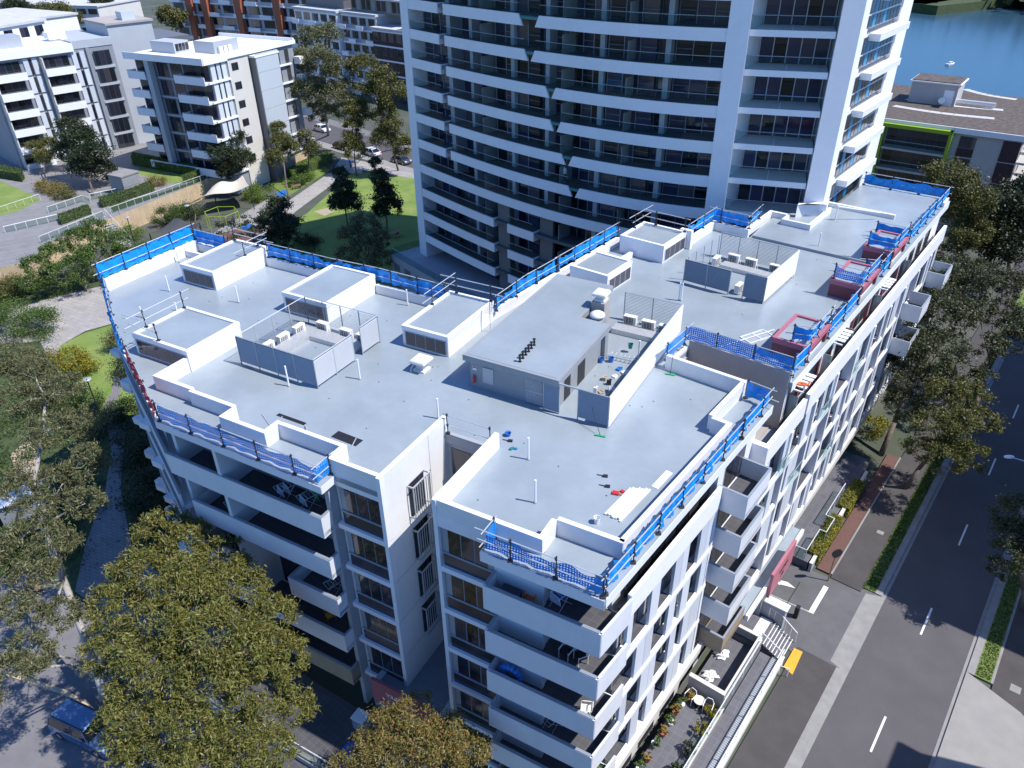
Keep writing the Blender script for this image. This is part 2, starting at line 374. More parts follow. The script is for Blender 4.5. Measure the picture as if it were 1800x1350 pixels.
# driveway marks
q = lambda x, y: XY(x, y, .05)
def strip(name, p, q_, wd, z, m_):
    p = np.array(p); q_ = np.array(q_); d = q_-p; d /= np.hypot(*d); n = np.array([-d[1], d[0]])*wd/2
    return sheet(name, [tuple(p-n), tuple(q_-n), tuple(q_+n), tuple(p+n)], z, m_)
strip('stop_line', XY(1452, 1032), XY(1425, 1078), .35, .062, 'line')
strip('lane_line', XY(1340, 1040), XY(1426, 1078), .12, .060, 'line_worn')
strip('arrow_shaft', XY(1345, 1015), XY(1372, 1027), .3, .062, 'line')
sheet('arrow_head', pxs([(1371, 1028), (1372, 1021), (1384, 1024), (1398, 1035)]), .063, 'line')
strip('pavement_joint', XY(1406, 1024), XY(1372, 1080), .05, .061, 'black')
sheet('tactile_pad', [XY(1377, 1172, .12), XY(1393, 1186, .12), XY(1411, 1146, .12), XY(1396, 1139, .12)], .128, 'yellow')
fsbox('manhole_cover', 22.9, 23.3, -2.4, -1.9, .12, .126, 'kerb'); fsbox('manhole_cover', 13.4, 14.0, 8.7, 9.3, .13, .136, 'kerb')
# left side: gardens, lawn, paths
sheet('garden_ground', pxs([(-120, 520), (40, 500), (230, 470), (320, 520), (330, 900), (330, 1100), (140, 1240), (-250, 1100)]), .010, 'ground_cover')
sheet('paved_path', pxs([(-60, 560), (60, 532), (190, 500), (260, 520), (230, 560), (150, 582), (108, 606), (92, 640), (84, 662), (74, 655), (82, 622), (70, 600), (-60, 610)]), .022, 'paver_stone')
sheet('lawn', pxs([(108, 606), (150, 585), (230, 562), (300, 640), (260, 720), (185, 745), (130, 690), (96, 640)]), .030, 'lawn')
sheet('garden_path', pxs([(203, 655), (213, 655), (212, 690), (200, 722), (206, 735), (186, 728), (183, 712), (196, 690)]), .040, 'paver_brick')
sheet('garden_path', pxs([(186, 735), (222, 735), (218, 790), (212, 860), (232, 960), (330, 1060), (200, 1090), (132, 1040), (150, 960), (186, 860), (196, 790)]), .040, 'paver_brick')
sheet('sand_pit', pxs([(18, 800), (52, 770), (66, 800), (74, 850), (40, 858)]), .034, 'sand')
sheet('pavement', pxs([(-250, 1020), (60, 1010), (200, 1090), (330, 1060), (700, 1290), (760, 1420), (330, 1420), (200, 1290), (112, 1222), (-260, 1120)]), .05, 'asphalt_light')
sheet('road', pxs([(-420, 1120), (-250, 1105), (112, 1222), (205, 1285), (380, 1420), (380, 1800), (-600, 1800)]), .046, 'asphalt_light')
mb = MB(); kp = pxs([(-250, 1105), (112, 1222), (205, 1285), (380, 1420)])
for a, b in zip(kp[:-1], kp[1:]): mb.wall(a, b, .3, 0, .16)
struct('kerb', mb, 'sandstone')
sheet('parking_line', pxs([(88, 1290), (110, 1275), (113, 1277), (91, 1293)]), .052, 'line')
# park and back street
sheet('lawn', pxs([(470, 420), (540, 375), (618, 305), (735, 297), (760, 300), (760, 520), (600, 520), (500, 480)]), .030, 'lawn')
sheet('park_path', pxs([(470, 420), (455, 398), (498, 360), (585, 300), (600, 282), (640, 286), (636, 306), (612, 304), (520, 372)]), .040, 'paver_stone')
sheet('park_path', pxs([(590, 292), (600, 277), (740, 302), (740, 316)]), .036, 'paver_stone')
sheet('lawn', pxs([(470, 322), (560, 285), (580, 300), (500, 350)]), .034, 'grass')
sheet('playground_floor', pxs([(330, 440), (420, 380), (470, 350), (520, 372), (470, 420), (420, 470)]), .028, 'concrete')
sheet('playground_floor', pxs([(360, 420), (440, 395), (470, 400), (440, 440)]), .034, 'mulch')
sheet('play_mat', pxs([(418, 398), (436, 393), (450, 398), (432, 406)]), .044, 'play_blue')
sheet('play_mat', pxs([(484, 340), (500, 333), (508, 340), (494, 348)]), .044, 'play_blue')
sheet('sand_patch', pxs([(552, 372), (575, 366), (588, 372), (570, 380)]), .044, 'sand')
sheet('road', pxs([(470, 205), (500, 196), (720, 262), (800, 285), (800, 318), (690, 286), (560, 248), (470, 222)]), .050, 'asphalt')
sheet('pavement', pxs([(470, 222), (560, 248), (690, 286), (800, 318), (800, 326), (680, 292), (560, 258), (470, 232)]), .056, 'concrete')
sheet('pavement', pxs([(470, 205), (500, 196), (720, 262), (800, 285), (800, 277), (720, 252), (500, 186), (470, 196)]), .056, 'asphalt_light')
sheet('lane_line', pxs([(541, 240), (553, 243), (553, 244.4), (541, 241.4)]), .056, 'line')
# raised garden podium left of the park, with its sandstone retaining wall
PZ = 3.0
pw = [XY(70, 434, PZ), XY(368, 313, PZ)]
podium = [XY(-220, 520, PZ), XY(60, 470, 1.6), pw[0], pw[1], XY(430, 300, PZ), XY(545, 262, PZ), (-55, 190), (-140, 210), (-190, 120)]
podium[1] = (pw[0][0]+2.5, pw[0][1]-4)
struct('garden_podium', MB().prism(podium, 0, PZ), 'stone_course')
sheet('podium_paving', [(x*1.0, y) for x, y in podium], PZ+.006, 'deck_board')
sheet('lawn', pxs([(-60, 330), (0, 318), (62, 345), (70, 352), (30, 372), (-60, 395)], PZ), PZ+.012, 'lawn')
sheet('lawn', pxs([(246, 290), (300, 300), (352, 318), (300, 322), (243, 306)], PZ), PZ+.012, 'lawn')
sheet('garden_ground', pxs([(190, 360), (280, 340), (365, 310), (355, 318), (200, 372)], PZ), PZ+.014, 'ground_cover')

# ---------------------------------------------------------------- leaves, trees, hedges
def leaf_mesh(name, pos, ln, wd, mat_, droop=.4, jit=.35):
    n = len(pos); ln_ = ln*(1+nrs.uniform(-jit, jit, n)); wd_ = wd*(1+nrs.uniform(-jit, jit, n))
    d = nrs.normal(size=(n, 3)); d[:, 2] = d[:, 2]*.6-droop; d /= np.linalg.norm(d, axis=1)[:, None]
    s = np.cross(d, nrs.normal(size=(n, 3))); s /= np.linalg.norm(s, axis=1)[:, None]
    v = np.empty((n, 4, 3)); v[:, 0] = pos-d*ln_[:, None]*.5; v[:, 2] = pos+d*ln_[:, None]*.5
    v[:, 1] = pos+s*wd_[:, None]*.5; v[:, 3] = pos-s*wd_[:, None]*.5
    me = bpy.data.meshes.new(name); me.vertices.add(4*n); me.vertices.foreach_set('co', v.ravel())
    me.loops.add(4*n); me.loops.foreach_set('vertex_index', np.arange(4*n, dtype=np.int32))
    me.polygons.add(n); me.polygons.foreach_set('loop_start', np.arange(0, 4*n, 4, dtype=np.int32)); me.polygons.foreach_set('loop_total', np.full(n, 4, np.int32))
    me.materials.append(M[mat_]); me.update(calc_edges=True); return me
def lobe_points(c, r, n, clumps, flat=.8, spread=.17):
    k = nrs.normal(size=(clumps, 3)); k /= np.linalg.norm(k, axis=1)[:, None]
    k[:, 2] = np.where(nrs.rand(clumps) < .6, np.abs(k[:, 2]), k[:, 2])
    rad = nrs.uniform(.45, 1., clumps)**.45
    cc = k*rad[:, None]*r; cc[:, 2] *= flat
    idx = nrs.randint(0, clumps, n)
    cs = nrs.uniform(.6, 1.35, clumps)[idx][:, None]; g = nrs.normal(size=(n, 3))*r*spread*cs; g[:, 2] *= .8
    return np.array(c)+cc[idx]+g
def tree(name, label, base, lobes, leaf, n, ln=.25, wd=.08, trunk=.2, bark='bark', group=None, z0=0., droop=.4, cat='tree', clumps=34, spread=.13, lean=None, spine=None):
    if ln >= .29: spread, n = .19, int(n*1.6)
    t = thing(name, label, cat, (base[0], base[1], z0), group)
    vol = np.array([l[3]**2 for l in lobes]); vol = vol/vol.sum()
    pos = np.concatenate([lobe_points(l[:3], l[3], max(20, int(n*w_)), clumps, spread=spread) for l, w_ in zip(lobes, vol)])
    pos[:, 2] = np.maximum(pos[:, 2], z0+.15)
    cr = bpy.data.objects.new('crown', leaf_mesh('crown', pos, ln, wd, leaf, droop)); C.objects.link(cr); cr.parent = t; cr.matrix_parent_inverse = Matrix.Translation((-base[0], -base[1], -z0))
    mb = MB(); c = np.average(np.array([l[:3] for l in lobes]), axis=0, weights=vol)
    b = np.array([base[0], base[1], z0]); zlow = min(l[2]-l[3]*.5 for l in lobes)
    sp = [np.array([*XY(x_, y_, z_), z_]) for x_, y_, z_ in spine] if spine else None
    fork = b+(c-b)*max(.25, min(.7, (zlow-z0)/max(.5, c[2]-z0)))
    mid = b+(fork-b)*.5+np.array([rnd.uniform(-.15, .15), rnd.uniform(-.15, .15), 0])
    if lean: mid = mid+np.array(lean)
    if sp:
        for i_, (p_, q_) in enumerate(zip(sp[:-1], sp[1:])): mb.tube(p_, q_, trunk*(1-.75*i_/len(sp)), 8, trunk*(1-.75*(i_+1)/len(sp)))
    else: mb.tube(b-np.array([0, 0, .1]), mid, trunk, 8, trunk*.85); mb.tube(mid, fork, trunk*.85, 8, trunk*.7)
    for l in lobes:
        e = np.array(l[:3])
        if sp: fork = min(sp[1:], key=lambda c_: np.linalg.norm(c_-e)+max(0, c_[2]-e[2])*2)
        k = fork+(e-fork)*.55+np.array([rnd.uniform(-.2, .2), rnd.uniform(-.2, .2), l[3]*.12])
        mb.tube(fork, k, trunk*.36, 6, trunk*.22); mb.tube(k, e, trunk*.22, 5, trunk*.08)
        for _ in range(5):
            a = nrs.normal(size=3); a /= np.linalg.norm(a); s = k+(e-k)*rnd.uniform(.1, .9)
            mb.tube(s, s+(a*.75+np.array([0, 0, .25]))*l[3]*.8, trunk*.08, 4, trunk*.02, cap=False)
    obj('trunk', mb, bark, t, True)
    return t
def ptree(name, label, base_px, lobes_px, *a, **k):
    z0 = k.get('z0', 0.)
    lobes = [(*XY(x, y, z), z, r) for x, y, z, r in lobes_px]
    base = XY(*base_px, z0) if base_px else (np.mean([l[0] for l in lobes]), np.mean([l[1] for l in lobes]))
    return tree(name, label, base, lobes, *a, **k)
def shrub(name, label, px, z0, r, h, leaf, n, ln=.14, wd=.08, group=None, cat='shrub'):
    x, y = XY(px[0], px[1], z0)
    t = thing(name, label, cat, (x, y, z0), group)
    pos = lobe_points((x, y, z0+h*.5), r, n, 18, flat=h*.5/r, spread=.2); pos[:, 2] = np.maximum(pos[:, 2], z0+.03)
    o = bpy.data.objects.new('foliage', leaf_mesh('foliage', pos, ln, wd, leaf, .1)); C.objects.link(o); o.parent = t; o.matrix_parent_inverse = Matrix.Translation((-x, -y, -z0))
    mb = MB()
    for i in range(5):
        a = i*1.26; mb.tube((x, y, z0), (x+.6*r*math.cos(a), y+.6*r*math.sin(a), z0+h*.6), .03, 4, .012)
    obj('stem', mb, 'bark', t)
    return t
def hedge(name, label, poly, z0, h, leaf, dens=160, group=None, ln=.13, wd=.08):
    # poly: world corner points of a 4-cornered strip
    x = [p[0] for p in poly]; y = [p[1] for p in poly]; c = (sum(x)/len(x), sum(y)/len(y), z0)
    t = thing(name, label, 'hedge', c, group)
    ins = [(c[0]+(p[0]-c[0])*.97, c[1]+(p[1]-c[1])*.97) for p in poly]
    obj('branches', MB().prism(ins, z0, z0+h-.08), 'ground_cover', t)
    pts = []
    a, b, cc, d = [np.array(p) for p in poly]
    def face(p0, p1, p2, p3, n):
        s = nrs.rand(n, 1); q = nrs.rand(n, 1); pts.append((p0*(1-s)+p1*s)*(1-q)+(p3*(1-s)+p2*s)*q)
    def up(p, z): return np.array([p[0], p[1], z])
    area = abs((b-a)[0]*(d-a)[1]-(b-a)[1]*(d-a)[0])
    face(up(a, z0+h), up(b, z0+h), up(cc, z0+h), up(d, z0+h), int(area*dens))
    for p, q_ in ((a, b), (b, cc), (cc, d), (d, a)):
        face(up(p, z0), up(q_, z0), up(q_, z0+h), up(p, z0+h), int(np.hypot(*(q_-p))*h*dens))
    pos = np.concatenate(pts)+nrs.normal(size=(sum(len(p) for p in pts), 3))*.035
    pos[:, 2] = np.maximum(pos[:, 2], z0+.02)
    o = bpy.data.objects.new('foliage', leaf_mesh('foliage', pos, ln, wd, leaf, 0.)); C.objects.link(o); o.parent = t; o.matrix_parent_inverse = Matrix.Translation((-c[0], -c[1], -z0))
    return t

def cover(name, label, poly_px, n, leaf, ln=.22, wd=.12, zmax=.35):
    xs = [p[0] for p in poly_px]; ys = [p[1] for p in poly_px]; out = []
    def inside(x, y):
        c = False; j = len(poly_px)-1
        for i in range(len(poly_px)):
            xi, yi = poly_px[i]; xj, yj = poly_px[j]
            if (yi > y) != (yj > y) and x < (xj-xi)*(y-yi)/(yj-yi)+xi: c = not c
            j = i
        return c
    q_ = random.Random(n); cl = [(q_.uniform(min(xs), max(xs)), q_.uniform(min(ys), max(ys))) for _ in range(n//60)]
    cl = [c for c in cl if inside(*c)]
    for c in cl:
        x, y = XY(*c); h = q_.uniform(.1, zmax); r = q_.uniform(.3, .9)
        for _ in range(60): out.append((x+q_.gauss(0, r), y+q_.gauss(0, r), .05+abs(q_.gauss(0, h))))
    o = bpy.data.objects.new(name, leaf_mesh(name, np.array(out), ln, wd, leaf, -.1)); C.objects.link(o); tag(o, label, 'ground cover'); o['kind'] = 'stuff'
# ---------------------------------------------------------------- main apartment building
bl = thing('apartment_building', 'white V-shaped apartment building with flat grey painted roof in the centre', 'building', (-3.7, 40, 0))
def part(name, mb, m_, parent=bl, **k): return obj(name, mb, m_, parent, **k)
def Lp(u, v): return FL(u, v)
def Rp(u, v): return FR(u, v)
P1 = [Lp(-1, -17.75), Lp(-1, -5.9), Lp(.02, -5.9), Lp(.02, -2.97), Lp(5.8, -2.97), Lp(5.8, 0), Lp(.02, 0), Lp(.02, 3.15), Lp(-1.05, 3.15), Lp(-1.05, 9.03), Rp(15.25, .63), Rp(15.25, -6), Rp(18.1, -6), Rp(18.1, -18.6), Lp(17.8, -7.4), Lp(17.8, -34.8), Lp(8.6, -35.1), Lp(4.06, -27.6)]
P2 = [Rp(18.1, .63), Rp(57, .63), Rp(57, -7.2), Rp(48.6, -7.2), Rp(43.4, -10.9), Rp(37.9, -10.5), Rp(37.9, -13), Rp(33, -18.6), Rp(18.1, -18.6), Rp(18.1, -6)]
roof = part('roof', MB().prism(P1, 18.9, ROOF).prism(P2, 18.9, ROOF), 'roof_paint')
obj('raised_roof_deck', MB().prism([Rp(37.88, .2), Rp(56.9, .2), Rp(56.9, -7.1), Rp(48.6, -7.1), Rp(43.4, -10.6), Rp(37.88, -10.3)], ROOF, ROOF+.22), 'roof_paint', roof)
core = [Lp(1.3, -17.2), Lp(1.3, -6.2), Lp(.3, -6.2), Lp(.3, -2.97), Lp(5.8, -2.97), Lp(5.8, 0), Lp(.3, 0), Lp(.3, 5.7), Lp(1.45, 5.7), Lp(1.45, 8.5), Rp(15.25, -.1), Rp(15.25, -6), Rp(18.1, -6), Rp(18.1, -.1), Rp(56, -.1), Rp(56, -7), Rp(48.6, -7), Rp(43.4, -10.7), Rp(38, -10.3), Rp(37.7, -13), Rp(33, -18.3), Rp(13.9, -18.3), Lp(17.5, -7.7), Lp(17.5, -34.5), Lp(8.9, -34.5), Lp(4.6, -27.2)]
part('wall', MB().prism(core, 0, 18.9), 'white')
part('well_floor', MB().box(FR, 15.25, 18.1, -6, -.1, 15.5, 15.9), 'taupe')
part('well_lining', MB().box(FR, 18.0, 18.09, -6, .4, 15.9, 19.93).box(FR, 15.26, 15.35, -6, -.1, 15.9, 18.88).box(FR, 15.36, 17.99, -5.99, -5.9, 15.9, 18.88), 'taupe')
# parapets --------------------------------------------------
def par(F, u0, u1, v0, v1, z1=20.2, z0=ROOF, m_='white', nm='parapet'): return part(nm, MB().box(F, u0, u1, v0, v1, z0, z1), m_)
t = .25
par(FL, 1.28, 1.53, -20.35, -17.18); par(FL, 1.1, 1.35, -17.18, -13.75); par(FL, .12, 1.10, -13.75, -13.5); par(FL, .12, .37, -13.5, -10.71)
par(FL, .12, 1.1, -10.71, -10.46); par(FL, 1.1, 1.35, -10.71, -6.05); par(FL, .06, 1.1, -6.3, -6.05); par(FL, .06, .31, -6.05, -3.22, z0=18.6); par(FL, .06, 5.8, -3.22, -2.965, z0=18.6)
par(FL, 1.53, 3.6, -20.35, -20.1)
par(FL, 0, .25, .25, 5.42, z0=18.6); par(FL, 0, 5.8, 0, .25, z0=18.6); par(FL, 0, 1.42, 5.42, 5.67); par(FL, 1.42, 1.67, 5.67, 8.78)
par(FR, .1, 10.72, -.25, 0); par(FR, 10.72, 10.97, -1.09, 0); par(FR, 10.97, 15.05, -1.34, -1.09); par(FR, 15.05, 15.3, -6.06, -1.09)
par(FR, 18.1, 18.3, -6.0, .5, 19.95); par(FR, 15.3, 18.1, -6.2, -6.0, 19.5)
par(FL, 8.7, 17.2, -34.8, -34.52); par(FL, 17.2, 17.5, -34.8, -31.1, 19.9); par(FL, 15.9, 16.1, -34.5, -31.0, 19.8)
par(FL, 17.55, 17.8, -27.3, -20.8, 19.95); par(FL, 17.55, 17.8, -16.7, -10.7, 19.95)
par(FR, 13.6, 30, -18.6, -18.3, 19.95); par(FR, 32.6, 38, -13.9, -13.6, 19.95); par(FR, 37.6, 37.9, -13.6, -10.6, 19.95); par(FR, 37.9, 43.2, -11.0, -10.7, 19.95)
par(FR, 42.9, 43.2, -10.7, -9.4, 19.95); par(FR, 41.9, 42.9, -9.4, -9.15, 19.95); par(FR, 41.65, 41.9, -9.4, -6.9, 19.95); par(FR, 41.9, 46.9, -7.15, -6.9, 19.95)
par(FR, 48.4, 48.7, -8.6, -2.0, 19.85, z0=19.47); par(FR, 55.0, 56.8, .25, .55, 19.6)
dg = [Lp(-.95, -17.7), Lp(4.06, -27.55), Lp(8.6, -35.0)]
for a, b in zip(dg[:-1], dg[1:]): part('parapet', MB().wall(a, b, -.18, ROOF, 19.40), 'white')
# roof slab edge fascias
part('slab_edge', MB().box(FL, -1.02, -1.0, -17.75, -5.9, 18.80, 19.26).box(FL, -1.0, .02, -5.9, -5.88, 18.8, 19.26), 'fascia_white')
part('slab_edge', MB().box(FL, -1.07, -1.05, 3.15, 9.05, 18.7, 19.26), 'fascia_white')
part('slab_edge', MB().box(FR, -2.25, 15.2, .63, .66, 18.7, 19.26), 'fascia_white')
part('slab_edge', MB().box(FR, 18.1, 57, .63, .66, 18.6, 19.26), 'fascia_white')
for a, b in zip(dg[:-1], dg[1:]): part('slab_edge', MB().wall(a, b, .04, 18.8, 19.24), 'fascia_white')
# clerestory boxes on the roof ------------------------------
def rbox(F, u0, u1, v0, v1, face, n, z1=20.7):
    b = part('clerestory', MB().box(F, u0+.02, u1-.02, v0+.02, v1-.02, ROOF, z1-.14), 'white_clean')
    mb = MB(); tk = .22
    mb.box(F, u0, u0+tk, v0, v1, z1-.3, z1); mb.box(F, u1-tk, u1, v0, v1, z1-.3, z1); mb.box(F, u0+tk, u1-tk, v0, v0+tk, z1-.3, z1); mb.box(F, u0+tk, u1-tk, v1-tk, v1, z1-.3, z1)
    obj('roof_rim', mb, 'white_clean', b)
    obj('roof_panel', MB().box(F, u0+tk, u1-tk, v0+tk, v1-tk, z1-.16, z1-.10), 'roof_paint', b)
    if face == 'u':
        a0, a1 = v0+.28, v1-.2; w_ = (a1-a0)/n
        obj('window_frame', MB().box(F, u0-.015, u0+.03, a0-.05, a1+.05, ROOF+.12, z1-.34), 'alu', b)
        for i in range(n): obj('window_pane', MB().box(F, u0-.03, u0-.012, a0+i*w_+.03, a0+(i+1)*w_-.03, ROOF+.16, z1-.40), 'glass_purple', b)
    else:
        a0, a1 = u0+.25, u1-.2; w_ = (a1-a0)/n
        obj('window_frame', MB().box(F, a0-.05, a1+.05, v1-.03, v1+.015, ROOF+.12, z1-.34), 'alu_white', b)
        for i in range(n): obj('window_pane', MB().box(F, a0+i*w_+.03, a0+(i+1)*w_-.03, v1+.012, v1+.03, ROOF+.16, z1-.40), 'glass_purple', b)
    return b
rbox(FL, 12.5, 18.05, -30.9, -27.45, 'u', 4); rbox(FL, 3.6, 7.85, -24.9, -20.0, 'u', 5); rbox(FL, 12.4, 17.7, -20.7, -16.75, 'u', 4); rbox(FL, 12.3, 17.95, -10.55, -7.07, 'u', 4)
rbox(FR, 21.6, 25.0, -17.5, -14.25, 'v', 4); rbox(FR, 28.8, 32.55, -17.6, -13.7, 'v', 4)
part('rooftop_wall', MB().box(FR, 32.55, 32.9, -14.3, -13.3, ROOF, 20.8), 'white_clean')
part('rooftop_kerb', MB().box(FR, 26.9, 27.2, -18.2, -16.2, ROOF, 19.65).box(FR, 27.2, 28.6, -16.5, -16.2, ROOF, 19.65), 'white_clean')
# maroon pop-ups on the street side -------------------------
def redbox(u0, u1):
    b = part('pop_up_room', MB().box(FR, u0+.05, u1-.05, -1.7, .30, ROOF-.4, 20.30), 'maroon')
    mb = MB(); k = .2
    mb.box(FR, u0, u0+k, -1.75, .55, 20.18, 20.52); mb.box(FR, u1-k, u1, -1.75, .55, 20.18, 20.52); mb.box(FR, u0+k, u1-k, -1.75, -1.75+k, 20.18, 20.52); mb.box(FR, u0+k, u1-k, .55-k, .55, 20.18, 20.52)
    obj('roof_rim', mb, 'maroon_edge', b); obj('roof_panel', MB().box(FR, u0+k, u1-k, -1.75+k, .55-k, 20.3, 20.40), 'roof_paint', b)
    obj('side_wall', MB().box(FR, u0, u0+.3, -.35, .45, 16.2, 20.17), 'maroon', b); obj('side_wall', MB().box(FR, u1-.3, u1, -.35, .45, 16.2, 20.17), 'maroon', b)
    for i in range(2):
        obj('window', MB().box(FR, u0+.6+i*1.6, u0+2.0+i*1.6, .30, .34, 16.6, 19.2), 'glass', b)
    obj('window_frame', MB().box(FR, u0+.5, u1-.45, .26, .31, 16.4, 19.4), 'alu_white', b)
for a, b in ((20.4, 24.3), (30.8, 34.9), (38.3, 42.4)): redbox(a, b)
# plant room ------------------------------------------------
pr = part('plant_room', MB().prism([FL(10.25, -4.2), FL(10.25, 1.35), FL(16.9, 1.35), FL(16.9, -.7), FL(22.1, -.7), FL(22.1, -4.2)], ROOF, 21.15), 'plant_grey')
pro = [FL(9.95, -4.5), FL(9.95, 1.6), FL(17.2, 1.6), FL(17.2, -.4), FL(20.2, -.4), FL(20.2, -.35), FL(22.3, -.35), FL(22.3, -4.5)]
obj('roof_fascia', MB().prism(pro, 21.05, 21.42), 'plant_grey', pr)
ins = [FL(10.15, -4.3), FL(10.15, 1.4), FL(17.0, 1.4), FL(17.0, -.6), FL(22.1, -.6), FL(22.1, -4.3)]
obj('roof_sheet', MB().prism(ins, 21.42, 21.435), 'roof_paint', pr)
obj('ventilation_louvre', MB().box(FL, 10.2, 10.25, -3.35, -2.65, 19.75, 20.75), 'louvre', pr)
d = obj('louvred_door', MB().box(FL, 10.17, 10.25, -.55, .62, 19.3, 20.98), 'alu', pr)
mb = MB()
for i in range(20): mb.box(FL, 10.13, 10.17, -.45, .52, 19.36+i*.078, 19.40+i*.078)
obj('door_slats', mb, 'louvre', pr, kind='stuff')
obj('door_rail', MB().box(FL, 10.12, 10.16, -.5, .57, 20.1, 20.2).box(FL, 10.12, 10.16, .0, .06, 19.36, 20.1), 'alu', pr)
obj('column', MB().box(FL, 16.4, 16.9, 1.36, 1.6, ROOF, 21.04), 'plant_grey', pr)
obj('chimney', MB().box(FL, 18.6, 19.6, -.33, .55, ROOF, 21.9), 'taupe', pr)
obj('wall_opening', MB().box(FL, 11.2, 12.0, 1.34, 1.37, 19.3, 20.9), 'black', pr); obj('wall_opening', MB().box(FL, 13.0, 14.0, 1.34, 1.37, 19.3, 20.9), 'black', pr)
# front window bays -----------------------------------------
def bay(v0, v1, floors, right_gap=.3, npane=3):
    for fz in floors:
        part('slab_band', MB().box(FL, -.06, .3, v0+.02, v1-.0, fz-.30, fz+.02), 'fascia_white')
        part('spandrel_panel', MB().box(FL, .10, .28, v0+.35, v1-.1, fz+.03, fz+.86), 'spandrel')
        wn = part('window', MB().box(FL, .14, .28, v0+.3, v1-.05, fz+.87, fz+2.68), 'alu')
        w0, w1 = v0+.62, v1-.35; n = (w1-w0)/npane
        for i in range(npane): obj('pane', MB().box(FL, .11, .135, w0+i*n+.035, w0+(i+1)*n-.035, fz+.95, fz+2.60), 'glass', wn)
        obj('sill', MB().box(FL, .06, .135, v0+.3, v1-.05, fz+.86, fz+.945), 'alu', wn)
FLO = [4, 7, 10, 13, 16]
bay(-6.2, -2.97, FLO); bay(0, 3.15, FLO+[1])
part('wall_end', MB().box(FL, -.05, .3, -3.2, -2.96, 4, 20.19), 'fascia_white'); part('wall_end', MB().box(FL, -.05, .3, 0, .22, 1, 20.19), 'fascia_white')
part('top_fascia', MB().box(FL, .02, .3, -6.2, -3.2, 18.6, 19.3), 'fascia_white'); part('top_fascia', MB().box(FL, -.02, .3, .22, 5.67, 18.6, 19.3), 'fascia_white')
# juliet windows in the gap
for fz in FLO[1:]:
    jw = part('juliet_window', MB().box(FL, 2.0, 3.3, -2.96, -2.92, fz+.1, fz+2.3), 'glass')
    mb = MB(); mb.box(FL, 1.9, 3.4, -2.62, -2.56, fz+2.25, fz+2.33).box(FL, 1.9, 3.4, -2.62, -2.56, fz+.2, fz+.26)
    for u in (1.9, 3.34): mb.box(FL, u, u+.06, -2.95, -2.62, fz+2.25, fz+2.33).box(FL, u, u+.06, -2.95, -2.62, fz+.2, fz+.26).box(FL, u, u+.06, -2.62, -2.56, fz+.2, fz+2.3)
    for i in range(1, 8): mb.box(FL, 1.9+i*.19, 1.93+i*.19, -2.61, -2.57, fz+.2, fz+2.3)
    obj('cage', mb, 'louvre', jw)
part('wall_joint', MB().box(FL, 4.0, 4.02, -2.97, -2.955, 4.2, 20.1), 'grey_render')
for fz in FLO: part('wall_joint', MB().box(FL, .1, 5.8, -2.97, -2.957, fz-.02, fz+.01), 'wall_grey')
gw = part('window', MB().box(FL, 5.7, 5.82, -2.8, -.1, 16.2, 18.5), 'alu')
for i in range(2): obj('pane', MB().box(FL, 5.66, 5.70, -2.7+i*1.3, -1.5+i*1.3, 16.5, 18.3), 'glass_purple', gw)
for fz in (7, 10, 13):
    g2 = part('window', MB().box(FL, 5.7, 5.82, -2.8, -.1, fz+.3, fz+2.5), 'alu')
    obj('pane', MB().box(FL, 5.66, 5.70, -2.7, -.2, fz+.5, fz+2.3), 'glass', g2)
part('gap_fascia', MB().box(FL, 5.5, 5.8, -2.96, -.01, 18.7, ROOF+.02), 'grey_render')
# entry canopy and sign
cn = part('entry_canopy', MB().box(FL, -.75, 5.7, -4.6, -.3, 4.2, 4.5), 'canopy_roof')
obj('gutter', MB().box(FL, -.75, 5.7, -4.95, -4.6, 4.2, 4.65).box(FL, -.75, 5.7, -.3, -.02, 4.2, 4.65), 'wall_grey', cn)
obj('pyramid_skylight', MB().add([(*FL(2.2, -1.9), 4.5), (*FL(2.2, -.35), 4.5), (*FL(3.8, -.35), 4.5), (*FL(3.8, -1.9), 4.5), (*FL(3.0, -1.1), 5.2)], [(0, 1, 4), (1, 2, 4), (2, 3, 4), (3, 0, 4), (3, 2, 1, 0)]), 'glass_frost', cn)
# left wing balconies ---------------------------------------
def balc(F, u0, u1, v0, v1, fz, sides, h=1.02, m_='balcony_white', cap=True, tile='balcony_tile'):
    b = part('balcony', MB().box(F, u0, u1, v0, v1, fz-.26, fz-.02), m_)
    obj('floor_tiles', MB().box(F, u0+.1, u1-.1, v0+.1, v1-.1, fz-.02, fz+.0), tile, b)
    k = .12; mb = MB(); cp = MB()
    if 'f' in sides: mb.box(F, u0-.02, u0+k, v0, v1, fz-.36, fz+h); cp.box(F, u0+.0, u0+k+.03, v0, v1, fz+h, fz+h+.05)
    if 'b' in sides: mb.box(F, u1-k, u1+.02, v0, v1, fz-.36, fz+h); cp.box(F, u1-k-.03, u1+.0, v0, v1, fz+h, fz+h+.05)
    if 'l' in sides: mb.box(F, u0+k, u1-(k if 'b' in sides else 0), v0, v0+k, fz-.36, fz+h); cp.box(F, u0+k+.03, u1-.15, v0, v0+k, fz+h, fz+h+.05)
    if 'r' in sides: mb.box(F, u0+k, u1-(k if 'b' in sides else 0), v1-k, v1, fz-.36, fz+h); cp.box(F, u0+k+.03, u1-.15, v1-k, v1, fz+h, fz+h+.05)
    obj('balustrade', mb, m_, b)
    if cap: obj('capping', cp, 'alu', b)
    return b
for fz in (16, 13): balc(FL, -1.0, 1.25, -17.7 if fz == 16 else -16.6, -6.3, fz, 'fr' if fz == 16 else 'flr')
balc(FL, -1.0, 1.25, -16.6, -13.6, 10, 'fl'); balc(FL, -1.0, 1.25, -9.9, -6.3, 10, 'flr')
